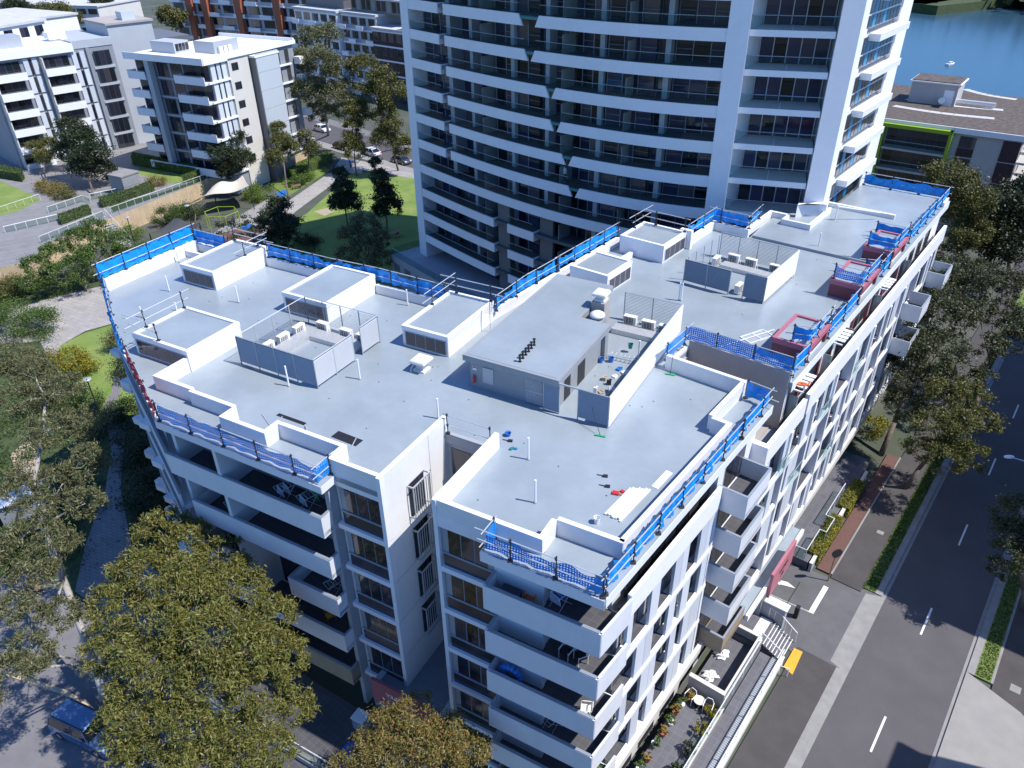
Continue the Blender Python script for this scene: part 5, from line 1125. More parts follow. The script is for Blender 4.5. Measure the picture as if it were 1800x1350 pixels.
# block with white stair end, left of the park
FA = Fr((-48.1, 129.2), 27.0); G = 0.8
b1 = bld('white and grey apartment block with balconies at the left behind the park', FA(8, -8))
obj('wall', MB().box(FA, .9, 21, -17, -.0, G, 22.6), 'wall_midgrey', b1)
obj('roof', MB().box(FA, -.6, 21.3, -17.6, .3, 22.4, 22.75), 'white_clean', b1); obj('roof_fascia', MB().box(FA, -.75, -.6, -17.6, .35, 22.15, 23.2).box(FA, -.6, 4.6, .3, .45, 22.15, 23.2), 'white_clean', b1); obj('parapet', MB().box(FA, 4.6, 21.4, .2, .45, 22.4, 23.0).box(FA, 21.1, 21.4, -17.6, .2, 22.4, 23.3), 'white_clean', b1)
FZ = [4.4, 7.4, 10.4, 13.4, 16.4, 19.4]
for k, z in enumerate(FZ):
    for v0, v1, nn in ((-16.8, -13.6, 3), (-12.0, -9.4, 3), (-8.9, -6.3, 3), (-6.0, -.3, 6)): win(FA, 'u-', v0, v1, .9, z+.1, z+2.6, b1, nn)
    if k > 0:
        for v0, v1 in ((-17.4, -13.3), (-6.6, .1)):
            bb = obj('balcony', MB().box(FA, -.8, .9, v0, v1, z-.25, z), 'balcony_white', b1); obj('balustrade', MB().box(FA, -.85, -.72, v0, v1, z-.3, z+.95).box(FA, -.72, .9, v0, v0+.12, z-.3, z+.95), 'fascia_white', bb); obj('handrail', MB().box(FA, -.86, -.76, v0, v1, z+1.05, z+1.1), 'alu', bb)
    else:
        bb = obj('balcony', MB().box(FA, -.9, .9, -17.4, .1, z-.25, z), 'balcony_white', b1); obj('balustrade', MB().box(FA, -.95, -.8, -17.4, .1, z-.3, z+.95), 'fascia_white', bb)
    obj('slab_band', MB().box(FA, .7, .92, -13.2, -6.6, z-.2, z), 'wall_grey', b1)
    # right-hand (sunlit) face
    obj('cladding_panel', MB().box(FA, .95, 1.9, 0, .12, z+.1, z+2.75), 'panel_blue', b1); obj('cladding_panel', MB().box(FA, 2.25, 3.0, 0, .12, z+.1, z+2.75), 'panel_blue', b1); obj('cladding_panel', MB().box(FA, 3.35, 4.3, 0, .12, z+.1, z+2.75), 'panel_blue', b1)
    obj('slab_band', MB().box(FA, -.1, 4.7, 0, .35, z-.2, z+.1), 'white_clean', b1)
    win(FA, 'v+', 1.92, 2.22, .0, z+.1, z+2.7, b1, 1); win(FA, 'v+', 3.02, 3.32, .0, z+.1, z+2.7, b1, 1)
    win(FA, 'v+', 5.4, 6.9, .2, z+1.0, z+2.2, b1, 2)
    for v in (16.2, 18.6): win(FA, 'v+', v, v+.9, .1, z+.2, z+2.5, b1, 1)
    obj('slab_band', MB().box(FA, 15.6, 19.6, .1, .5, z-.2, z+.05), 'white_clean', b1)
    obj('metal_cladding', MB().box(FA, 9.9, 15.4, 1.4, 1.46, z+.02, z+2.98), 'metal_clad', b1)
    if k > 1: bb = obj('balcony', MB().box(FA, 20.6, 21.9, .2, 1.5, z-.3, z+.9), 'fascia_white', b1)
obj('stair_wall', MB().box(FA, 4.7, 9.4, .0, .2, G, 22.6), 'cream_wall', b1)
obj('metal_tower', MB().box(FA, 9.7, 15.5, 0, 1.4, G, 21.8), 'metal_dark_clad', b1); obj('tower_cap', MB().box(FA, 9.6, 15.6, 0, 1.55, 21.8, 22.1), 'white_clean', b1)
obj('column', MB().box(FA, -.6, .4, -13.2, -12.2, G, 22.2), 'wall_grey', b1)
obj('rooftop_room', MB().box(FA, 3.2, 6.4, -15.0, -9.6, 22.75, 24.5), 'wall_grey', b1); 
for i in range(4): obj('rooftop_window', MB().box(FA, 3.5+i*.72, 4.1+i*.72, -9.6, -9.55, 23.1, 24.2), 'glass', b1)
obj('plant_screen', MB().box(FA, 5.5, 5.6, -7.5, -3.0, 22.8, 24.6).box(FA, 5.6, 11, -3.1, -3.0, 22.8, 24.6), 'louvre', b1)
for i in range(3): obj('rooftop_unit', MB().box(FA, 6.2+i*1.0, 6.95+i*1.0, -2.9, -2.5, 22.8, 23.8), 'ac_body', b1)
for u, v in ((2.6, -5.4), (3.2, -5.2)): obj('vent_pipe', MB().tube((*FA(u, v), 22.75), (*FA(u, v), 24.1), .1, 6), 'pvc', b1)
b1.location.z -= .7; G = 2.4
# block further left, sunlit long face
FB = Fr((-76.3, 149.7), 44.0)
b2 = bld('long white apartment block with stacked balconies at the far left edge', FB(-10, -6))
obj('wall', MB().box(FB, -17, 4.5, -14, 0, G, 23.2), 'wall_midgrey', b2); obj('roof_fascia', MB().box(FB, -17.6, -2.6, -14.5, .6, 22.6, 23.9), 'white_clean', b2); obj('roof_fascia', MB().box(FB, -2.6, 4.6, -14.5, .1, 22.9, 24.2), 'wall_grey', b2)
for k, z in enumerate([4.6, 7.6, 10.6, 13.6, 16.6, 19.6]):
    for u0 in (-16.4, -8.3):
        win(FB, 'v+', u0, u0+4.6, .0, z+.1, z+2.55, b2, 4); u1 = u0+4.8
        bb = obj('balcony', MB().box(FB, u0-.2, u1, 0, 1.7, z-.25, z), 'balcony_white', b2); obj('balustrade', MB().box(FB, u0-.2, u1, 1.6, 1.75, z-.35, z+.9).box(FB, u0-.2, u0-.05, .1, 1.6, z-.35, z+.9), 'white_clean', bb); obj('handrail', MB().box(FB, u0-.2, u1, 1.6, 1.66, z+1.0, z+1.05), 'alu', bb)
        obj('fin_wall', MB().box(FB, u0-.25, u0-.05, 0, 1.5, z+.0, z+2.7), 'cream_wall', b2)
        obj('cladding_panel', MB().box(FB, u0+5.2, u0+6.0, 0, .25, z+.1, z+2.8), 'panel_blue', b2); obj('cladding_panel', MB().box(FB, u0+6.6, u0+7.4, 0, .25, z+.1, z+2.8), 'panel_blue', b2); win(FB, 'v+', u0+6.05, u0+6.55, .1, z+.1, z+2.7, b2, 1)
    win(FB, 'v+', .6, 3.6, .25, z+.1, z+2.6, b2, 3); obj('slab_band', MB().box(FB, .2, 4.0, 0, .3, z-.45, z), 'wall_grey', b2)
obj('side_column', MB().box(FB, -.5, .1, 0, .4, G, 23), 'wall_midgrey', b2)
obj('stair_tower', MB().box(FB, 4.6, 13, -11, -.6, G, 26.0), 'wall_grey', b2); obj('stair_roof', MB().box(FB, 4.3, 13.3, -11.4, -.3, 26.0, 26.35), 'far_roof_brown', b2); obj('roof_pavilion', MB().box(FB, 8.5, 11, -5, -2.5, 26.35, 27.75), 'metal_clad', b2)
obj('plant_screen', MB().box(FB, -15, -9.6, -6.2, -2.4, 23.9, 25.8), 'louvre', b2); obj('rooftop_unit', MB().box(FB, -4.5, -1.5, -7, -4.5, 24.2, 25.4), 'white_clean', b2)
obj('rooftop_rail', MB().path([(*FB(-8, -2), 24.9), (*FB(-3, -1.5), 24.9)], .04, 4).path([(*FB(-8, -2), 24.4), (*FB(-3, -1.5), 24.4)], .04, 4), 'steel', b2)
# dark end wall linking the two blocks
obj('link_wall', MB().box(FB, 4.7, 20, -14, -.8, G, 22.8), 'metal_dark_clad', b2)
for u in (6.5, 11.0): obj('service_door', MB().box(FB, u, u+1.1, -.8, -.75, G+3, G+5.3), 'white_clean', b2)
b2.location.z -= 1.6
# terrace row behind: dark brick and white
FC = Fr(XY(560, 175, 0), -48)
q7 = random.Random(21)
b3 = bld('dark brick and white apartment row beyond the back street', FC(10, 10))
def rowblock(par_, F, u0, u1, v0, v1, h, wallm, roofm, nf, nb, side=None, balcony=True, bandm='white_clean', z0=0.):
    obj('wall', MB().box(F, u0, u1, v0, v1, z0, h), wallm, par_); obj('roof', MB().box(F, u0-.4, u1+.4, v0-.4, v1+.4, h, h+.5), roofm, par_)
    fh = (h-z0)/nf; bw = (v1-v0)/nb
    for f in range(nf):
        z = z0+f*fh
        obj('slab_band', MB().box(F, u0-.12, u0+.05, v0, v1, z+fh-.45, z+fh-.1), bandm, par_)
        for i in range(nb):
            win(F, 'u-', v0+i*bw+.5, v0+(i+1)*bw-.5, u0, z+.8, z+fh-.6, par_, 2)
            if balcony and (i+f) % 2: bb = obj('balcony', MB().box(F, u0-1.3, u0, v0+i*bw+.3, v0+(i+1)*bw-.3, z-.2, z), bandm, par_); obj('balustrade', MB().box(F, u0-1.35, u0-1.22, v0+i*bw+.3, v0+(i+1)*bw-.3, z-.25, z+.85), bandm, bb)
        if side:
            n = int((u1-u0)/4)
            for i in range(n): win(F, 'v+', u0+1+i*4, u0+3.2+i*4, v1, z+.8, z+fh-.6, par_, 2)
FC = Fr((-30, 205), 41)       # faces the camera over the back street
rowblock(b3, FC, -2, 14, -34, -16, 19, 'white_clean', 'far_roof', 6, 5); rowblock(b3, FC, -1, 14, -15.5, -2, 19, 'wall_grey', 'far_roof', 6, 4); rowblock(b3, FC, -2.5, 13, -2, 9, 16.5, 'brick_dark', 'far_roof', 5, 4, balcony=False); rowblock(b3, FC, -1.5, 13, 9.2, 26, 19.5, 'brick_dark', 'far_roof', 6, 5)
obj('penthouse', MB().box(FC, 1.5, 12, -33, -17, 19.5, 22.5).box(FC, 1.5, 12, -14, 6, 19.5, 22.5), 'metal_dark_clad', b3)
obj('penthouse_roof', MB().box(FC, .5, 12.6, -33.6, -16.4, 22.5, 22.9).box(FC, .5, 12.6, -14.6, 7, 22.5, 22.9), 'far_roof', b3)
for i in range(10): obj('penthouse_window', MB().box(FC, 1.44, 1.5, -13.6+i*1.9, -12.2+i*1.9, 19.9, 22.2), 'glass_frost' if i % 3 == 1 else 'glass', b3)
for i in range(4): obj('solar_roof_panel', MB().box(FC, 3.0, 9, 12+i*3.4, 14.8+i*3.4, 20.1, 20.25), 'metal_clad', b3)
# orange-framed building
FD = Fr((-78, 252), 27)
b4 = bld('white apartment building with orange slanted frames at the top left', FD(0, 0))
rowblock(b4, FD, 0, 18, -30, 42, 21, 'wall_grey', 'far_roof', 6, 14)
for v in (-22, -15.5, -2, 13, 28):
    z0, z1 = 0, 21.4; obj('orange_frame', MB().add([(*FD(-1.6, v), z0), (*FD(-1.6, v+1.4), z0), (*FD(.1, v+1.4), z0), (*FD(.1, v), z0), (*FD(-1.6, v-1.0), z1), (*FD(-1.6, v+1.8), z1), (*FD(.1, v+1.8), z1), (*FD(.1, v-1.0), z1)], [(3, 2, 1, 0), (4, 5, 6, 7), (0, 1, 5, 4), (1, 2, 6, 5), (2, 3, 7, 6), (3, 0, 4, 7)]), 'terracotta', b4)
obj('orange_eave', MB().box(FD, -1.7, -1.2, -8, 41, 20.9, 21.5), 'terracotta', b4); obj('upper_storey', MB().box(FD, 3, 16, -26, 38, 21.5, 24.5), 'white_clean', b4); obj('upper_roof', MB().box(FD, 2, 17, -27, 39, 24.5, 24.9), 'far_roof', b4)
# further roofs
specs = [((-150, 235), 30, 22, 30, 16, 'white_clean', 'a white low-rise block with glass corner at the far left'), ((-185, 330), 15, 25, 60, 10, 'cream_wall', 'a pale long building among trees at the top left corner'), ((-110, 330), 30, 22, 50, 12, 'white_clean', 'a distant white building behind the orange-framed one'), ((-35, 330), 20, 25, 60, 16, 'wall_grey', 'a distant grey building behind the dark brick row'), ((-5, 270), -20, 20, 34, 17, 'white_clean', 'a white flat-roofed block directly behind the dark brick row'), ((60, 330), 10, 30, 60, 14, 'cream_wall', 'a pale distant block hidden by the tower')]
for (o_, dg_, du, dv, h, m_, lb) in specs:
    F = Fr(o_, dg_); b = bld(lb.replace('a ', '', 1), F(0, 0)); rowblock(b, F, 0, du, -dv/2, dv/2, h, m_, 'far_roof', max(3, int(h/3.2)), max(4, int(dv/5)), balcony=False)
# building with the white parapet on the extreme left
FE = Fr((-118, 178), 20); b5 = bld('white block with turquoise window at the upper left edge', FE(0, 0)); rowblock(b5, FE, 0, 16, -22, 8, 21, 'white_clean', 'far_roof', 6, 5, side=True); obj('turquoise_glazing', MB().box(FE, -.12, .0, -2, 4, 14, 20), 'teal', b5)
# gravel-roofed building by the water
FG = Fr(XY(1680, 225, 15), 37)
b6 = bld('low apartment block with brown gravel roof and lime green frame by the river', FG(10, 0))
obj('wall', MB().box(FG, .2, 26, -15, 8.5, 0, 14.6), 'conc_pale', b6); obj('roof', MB().box(FG, -.2, 26.3, -15.3, 8.8, 14.6, 15.0), 'gravel', b6)
obj('roof_edge', MB().box(FG, -.4, -.2, -15.5, 9, 14.4, 15.15).box(FG, -.2, 26.4, 8.8, 9.0, 14.4, 15.15).box(FG, -.2, 26.4, -15.5, -15.3, 14.4, 15.15), 'white_clean', b6)
obj('lift_room', MB().box(FG, 13.5, 19, -9.5, -2.8, 15, 18.2), 'conc_pale', b6); obj('lift_room_roof', MB().box(FG, 13.4, 19.1, -9.6, -2.7, 18.2, 18.45), 'gravel', b6); obj('lift_room_edge', MB().box(FG, 13.2, 19.3, -9.8, -2.5, 18.1, 18.3), 'white_clean', b6); obj('lift_room_door', MB().box(FG, 13.42, 13.5, -4.6, -3.2, 15, 17.3), 'white_clean', b6)
for (x0, y0, x1, y1) in ((1568, 187, 1748, 210), (1590, 175, 1764, 195), (1690, 157, 1784, 176)):
    a = np.array(XY(x0, y0, 15.02)); b = np.array(XY(x1, y1, 15.02)); mb = MB(); pr_ = None; dd = b-a; nn = np.array([-dd[1], dd[0]]); nn /= np.hypot(*nn)
    pts = [a+dd*i/8+nn*math.sin(i/8*math.pi)*-.9 for i in range(9)]
    for p, q_ in zip(pts[:-1], pts[1:]): mb.wall(p, q_, 1.3, 15.0, 15.03)
    obj('gravel_stripe', mb, 'pale_gravel', b6)
obj('roof_duct', MB().tube((*XY(1660, 175, 15.6), 15.6), (*XY(1750, 185, 15.6), 15.6), .35, 8).tube((*XY(1655, 178, 15), 15), (*XY(1655, 178, 16), 16.1), .5, 8), 'galv', b6)
obj('lime_frame', MB().box(FG, -1.2, .2, -9.4, -9.0, 3, 14.7).box(FG, -1.2, .2, -9.0, 0, 14.2, 14.7).box(FG, -1.2, 1.5, -.4, 0.0, 3, 14.7), 'lime', b6)
for z in (2.4, 5.4, 8.4, 11.4):
    win(FG, 'u-', -8.8, -.6, .2, z+.1, z+2.6, b6, 6); bb = obj('balcony', MB().box(FG, -1.25, .2, -8.9, -.4, z-.3, z), 'conc_pale', b6); obj('balustrade', MB().box(FG, -1.2, -1.15, -8.9, -.4, z, z+1.0), 'glass_clear', bb); obj('handrail', MB().box(FG, -1.22, -1.13, -8.9, -.4, z+1.0, z+1.06), 'alu', bb)
    win(FG, 'u-', -14.4, -10, .2, z+1.0, z+2.6, b6, 4); obj('spandrel_panel', MB().box(FG, .1, .2, -14.4, -10, z-.2, z+.95), 'brick_dark', b6)
    win(FG, 'u-', .9, 3.0, .2, z+1.0, z+2.6, b6, 2); obj('spandrel_panel', MB().box(FG, .1, .2, .9, 3.0, z-.2, z+.95), 'brick_dark', b6)
    obj('corner_panel', MB().box(FG, .08, .2, 6.3, 8.5, z-.1, z+2.7), 'brick_dark', b6)
    for i in range(4):
        win(FG, 'v+', 1+i*6, 4.5+i*6, 8.5, z+.2, z+2.5, b6, 3); bb = obj('balcony', MB().box(FG, .6+i*6, 5+i*6, 8.5, 10.2, z-.3, z), 'conc_pale', b6); obj('balustrade', MB().box(FG, .6+i*6, 5+i*6, 10.1, 10.2, z, z+1.0), 'fascia_white', bb)
# two blocks across the street, outside the picture, that shade the road
for u0, u1, v0, v1, h, lb in ((21.8, 78, 11.2, 26, 19.2, 'cream apartment block across the street beyond the right edge'), (-42, 9.8, 16.6, 30, 19.0, 'cream apartment block across the street near the bottom right corner')):
    b = bld(lb, FS(u0+5, v0+5)); obj('wall', MB().box(FS, u0, u1, v0, v1, 0, h), 'cream_wall', b); obj('roof', MB().box(FS, u0-.3, u1+.3, v0-.3, v1+.3, h, h+.4), 'far_roof', b); obj('stair_head', MB().box(FS, u0+2, u0+6, v0+1, v0+5, h+.4, h+2.4), 'cream_wall', b)
    for f in range(6):
        for i in range(int((u1-u0)/5)):
            w_ = obj('window', MB().box(FS, u0+1+i*5, u0+3.6+i*5, v0-.06, v0+.02, 1+f*3.1, 3+f*3.1), 'alu', b); obj('pane', MB().box(FS, u0+1.1+i*5, u0+3.5+i*5, v0-.09, v0-.06, 1.1+f*3.1, 2.9+f*3.1), 'glass', w_)
# ---------------------------------------------------------------- trees, shrubs, hedges
GT = 'street and garden gum trees'
ptree('gum_tree', 'large olive-leaved gum tree in front of the left balconies', (345, 1330), [(285, 935, 12.5, 1.46), (330, 950, 12.2, 1.38), (390, 985, 12., 1.55), (250, 1010, 12, 1.63), (330, 1030, 12.5, 1.98), (420, 1050, 11.5, 1.72), (475, 1085, 10.5, 1.46), (200, 1070, 11.0, 1.55), (280, 1110, 12, 2.06), (370, 1120, 12, 2.06), (450, 1150, 10.8, 1.72), (505, 1155, 9.5, 1.20), (190, 1150, 10.2, 1.38), (270, 1190, 11, 2.06), (370, 1210, 10.5, 1.89), (455, 1225, 9.6, 1.63), (520, 1240, 8.4, 1.03), (230, 1270, 9.8, 1.63), (320, 1290, 9.8, 1.72), (420, 1305, 8.8, 1.63), (250, 1345, 8.8, 1.55), (350, 1365, 8.8, 1.72), (480, 1320, 8.0, 1.12)], 'leaf_euc', 92000, .26, .068, .26, 'bark_pale', GT, droop=.75, clumps=40, spread=.12, spine=[(345, 1330, 0), (335, 1260, 4), (330, 1190, 7), (330, 1110, 9.5), (325, 1040, 11)])
ptree('gum_tree', 'slender pale-trunked gum tree with open crown at the left edge', (196, 1268), [(60, 655, 13, 1.6), (110, 690, 13, 1.7), (30, 710, 13, 1.6), (150, 745, 12.5, 1.6), (90, 760, 12.5, 1.7), (155, 820, 12, 1.7), (110, 850, 12, 1.5), (150, 885, 11.5, 1.3), (60, 900, 11.5, 1.4), (20, 860, 11.5, 1.5), (30, 960, 11, 1.5), (100, 955, 11, 1.4), (60, 1020, 10.5, 1.5), (20, 1080, 10, 1.6), (100, 1090, 9.5, 1.3), (50, 1150, 9.5, 1.5), (15, 1190, 9, 1.4)], 'leaf_grey', 40000, .26, .066, .26, 'bark_pale', GT, droop=.8, clumps=26, spread=.13, spine=[(196, 1268, 0), (165, 1165, 3.6), (112, 1020, 7.5), (75, 925, 9.6), (60, 850, 11), (75, 760, 12), (80, 700, 12.8)])
ptree('gum_tree', 'orange-tipped gum tree at the bottom beside the entry sign', (735, 1420), [(735, 1262, 7.5, 1.3), (690, 1285, 7.2, 1.3), (785, 1295, 7.2, 1.3), (650, 1320, 6.6, 1.1), (735, 1320, 7.4, 1.6), (825, 1330, 6.6, 1.1), (690, 1345, 6.8, 1.4), (780, 1355, 6.8, 1.5), (610, 1345, 6, .9)], 'leaf_euc_warm', 26000, .19, .05, .16, 'bark_pale', GT, droop=.6, clumps=30, spread=.15)
# street trees on the right
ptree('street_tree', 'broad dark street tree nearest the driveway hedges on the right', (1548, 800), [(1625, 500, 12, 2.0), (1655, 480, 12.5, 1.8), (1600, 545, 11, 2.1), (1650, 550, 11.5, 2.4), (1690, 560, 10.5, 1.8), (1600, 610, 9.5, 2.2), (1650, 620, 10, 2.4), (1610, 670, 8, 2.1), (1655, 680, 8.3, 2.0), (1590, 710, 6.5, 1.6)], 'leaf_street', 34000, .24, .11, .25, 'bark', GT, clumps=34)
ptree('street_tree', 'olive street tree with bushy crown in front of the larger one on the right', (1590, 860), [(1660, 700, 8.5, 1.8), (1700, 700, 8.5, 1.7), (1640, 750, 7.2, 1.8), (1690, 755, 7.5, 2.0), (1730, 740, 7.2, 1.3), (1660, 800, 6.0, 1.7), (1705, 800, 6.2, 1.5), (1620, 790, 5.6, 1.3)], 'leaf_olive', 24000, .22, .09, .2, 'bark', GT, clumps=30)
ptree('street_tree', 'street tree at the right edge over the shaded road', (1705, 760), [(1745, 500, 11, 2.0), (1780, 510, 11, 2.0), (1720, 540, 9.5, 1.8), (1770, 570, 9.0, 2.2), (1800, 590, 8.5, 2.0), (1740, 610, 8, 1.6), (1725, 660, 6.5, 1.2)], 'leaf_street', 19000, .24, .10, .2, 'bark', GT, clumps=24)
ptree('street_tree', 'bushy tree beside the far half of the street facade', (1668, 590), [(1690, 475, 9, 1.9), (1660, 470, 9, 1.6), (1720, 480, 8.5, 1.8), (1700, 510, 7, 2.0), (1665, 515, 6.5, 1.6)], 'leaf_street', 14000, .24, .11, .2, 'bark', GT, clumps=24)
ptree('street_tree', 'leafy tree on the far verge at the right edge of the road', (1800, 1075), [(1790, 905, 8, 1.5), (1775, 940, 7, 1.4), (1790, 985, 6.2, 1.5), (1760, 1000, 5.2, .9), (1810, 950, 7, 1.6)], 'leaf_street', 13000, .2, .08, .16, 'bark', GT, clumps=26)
ptree('tree', 'olive tree between the far end of the roof and the gravel-roofed block', (1690, 480), [(1660, 310, 13, 2.2), (1690, 330, 13, 2.4), (1715, 360, 11.5, 2.2), (1680, 375, 10, 2.2), (1705, 410, 8.5, 2.2), (1690, 440, 6, 2.0)], 'leaf_olive', 17000, .3, .13, .22, 'bark', GT, clumps=26)
ptree('tree', 'dense dark fig tree at the right edge', (1775, 480), [(1770, 370, 10, 3.0), (1800, 350, 10, 3.), (1745, 400, 8, 2.6), (1785, 420, 7.5, 3.2), (1750, 440, 5.5, 2.4)], 'leaf_dark', 16000, .34, .2, .3, 'bark', GT, clumps=30)
ptree('tree', 'small golden-tipped tree beside the tower on the right', (1530, 345), [(1530, 275, 9, 1.5), (1540, 300, 6.5, 1.9), (1520, 305, 5.5, 1.6)], 'leaf_olive', 6000, .3, .14, .16, 'bark', GT)
# park trees
ptree('tree', 'tall grey-green gum at the back street, left of the tower', (577, 238), [(545, 70, 21, 2.6), (575, 60, 21.5, 2.4), (530, 110, 18, 2.6), (565, 110, 18.5, 3), (600, 125, 16.5, 2.6), (540, 155, 14, 2.8), (585, 165, 13, 2.8), (560, 195, 9, 2.4), (600, 195, 8.5, 2.0)], 'leaf_grey', 18000, .42, .16, .3, 'bark_pale', GT, clumps=22)
ptree('tree', 'green gum tree close to the tower by the back street', (693, 262), [(640, 120, 17, 2.6), (670, 135, 17, 2.4), (690, 165, 14.5, 2.6), (650, 165, 13.5, 2.8), (625, 190, 11, 2.0), (640, 205, 9, 2.2)], 'leaf_olive', 12000, .4, .16, .25, 'bark_pale', GT, clumps=20)
ptree('tree', 'tapering yellow-green tree beside the tower edge', (700, 300), [(672, 165, 13.5, 1.5), (680, 195, 11.5, 2.0), (688, 225, 9, 2.3), (672, 245, 7, 2.0), (700, 255, 6, 2.1)], 'leaf_olive', 11000, .34, .14, .2, 'bark', GT, clumps=22)
ptree('tree', 'small conical golden-green tree by the park path', (627, 309), [(617, 195, 11, 1.2), (620, 222, 8.5, 1.7), (617, 248, 6.2, 2.0), (625, 265, 4.8, 1.8)], 'leaf_olive', 9000, .32, .14, .16, 'bark', GT, clumps=22)
ptree('tree', 'young olive tree beside the white stair block', (507, 348), [(488, 225, 9.5, 1.3), (495, 250, 7.5, 1.8), (485, 275, 5.6, 1.7), (512, 262, 6, 1.5)], 'leaf_olive', 8000, .3, .13, .15, 'bark', GT)
ptree('tree', 'thin young tree behind the clipped park hedge', (541, 310), [(535, 240, 7.5, 1.3), (548, 262, 5.2, 1.6)], 'leaf_grey', 4000, .3, .13, .12, 'bark', GT)
ptree('tree', 'dark slender tree on the park lawn, left of its twin', (612, 398), [(598, 305, 8.5, 1.1), (603, 330, 6.8, 1.6), (612, 355, 4.6, 1.9), (595, 355, 4.4, 1.4)], 'leaf_dark', 8000, .32, .16, .15, 'bark', GT)
ptree('tree', 'dark slender tree on the park lawn, nearest the tower', (681, 408), [(660, 285, 10.5, .9), (668, 312, 8.6, 1.4), (676, 340, 6.3, 1.7), (688, 362, 4.5, 1.6), (668, 368, 4, 1.2)], 'leaf_dark', 8000, .32, .16, .15, 'bark', GT)
ptree('tree', 'rounded silvery tree at the back edge of the roof', (648, 478), [(640, 395, 6.5, 1.9), (620, 420, 5.3, 2.1), (660, 420, 5.4, 2.0), (640, 445, 4.2, 2.5), (670, 455, 3.4, 1.7), (610, 450, 3.2, 1.6)], 'leaf_grey', 15000, .26, .14, .18, 'bark', GT, clumps=30)
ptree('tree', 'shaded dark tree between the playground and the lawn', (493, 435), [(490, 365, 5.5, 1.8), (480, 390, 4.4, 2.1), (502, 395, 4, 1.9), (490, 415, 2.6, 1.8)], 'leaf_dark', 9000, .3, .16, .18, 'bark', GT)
ptree('tree', 'dense dark tree in the podium garden at the left', (163, 345), [(120, 225, 10.5, 2.2), (140, 245, 10, 2.6), (165, 270, 8.5, 2.6), (115, 265, 8, 2.0), (150, 290, 6.5, 2.5), (178, 300, 5.6, 2.0)], 'leaf_dark', 14000, .34, .18, .2, 'bark', GT, z0=3., clumps=26)
ptree('tree', 'small open tree beside the dark podium tree', (82, 322), [(60, 260, 7, 1.4), (85, 255, 7.2, 1.5), (75, 275, 6, 1.5)], 'leaf_olive', 4500, .3, .13, .12, 'bark', GT, z0=3.)
ptree('tree', 'green tree at the corner of the white and grey block', (405, 312), [(390, 235, 10, 1.6), (412, 245, 9, 1.8), (388, 270, 7.5, 2.0), (425, 280, 6.5, 2.0), (400, 295, 5, 2.0)], 'leaf_dark', 11000, .32, .16, .18, 'bark', GT, z0=2.)
ptree('tree', 'bright green spreading tree below the podium stairs', (150, 512), [(165, 405, 6, 2.0), (200, 430, 5, 2.2), (140, 425, 5.4, 2.2), (105, 445, 4.6, 2.3), (170, 455, 4, 2.6), (70, 470, 4, 2.2), (225, 450, 3.6, 1.8), (120, 480, 3, 2.4), (60, 495, 2.6, 2.0), (215, 475, 2.6, 1.8)], 'leaf_green', 26000, .24, .13, .2, 'bark', GT, clumps=30)
t = ptree('tree', 'bare-branched tree in front of the cream shade sail', (340, 425), [(335, 345, 6, 2.2), (360, 365, 5, 2.0)], 'leaf_olive', 220, .15, .06, .12, 'bark', GT)
t = ptree('tree', 'bare-branched tree beside the dark shade sail', (400, 440), [(395, 390, 4.5, 1.8), (410, 400, 4.2, 1.8)], 'leaf_olive', 150, .15, .06, .10, 'bark', GT)
for i, (px, lob, lf, lb) in enumerate((((95, 55), [(85, 22, 11, 4.), (105, 25, 10, 4.4), (125, 34, 8, 4.)], 'leaf_olive', 'bronze-green tree cluster by the lawn at the top left'), ((40, 45), [(25, 12, 12, 4.), (45, 20, 9, 4)], 'leaf_dark', 'dark tree behind the white block at the top left corner'), ((68, 46), [(66, 30, 7, 2.6)], 'leaf_green', 'small round bright green tree at the top left'), ((310, 55), [(295, 28, 15, 3.), (315, 34, 13, 3.)], 'leaf_olive', 'olive tree in front of the orange-framed building'), ((190, 18), [(180, 6, 10, 4)], 'leaf_dark', 'dark tree at the top edge behind the orange frames'))):
    ptree('tree', lb, px, lob, lf, 5000, .55, .3, .3, 'bark', GT)
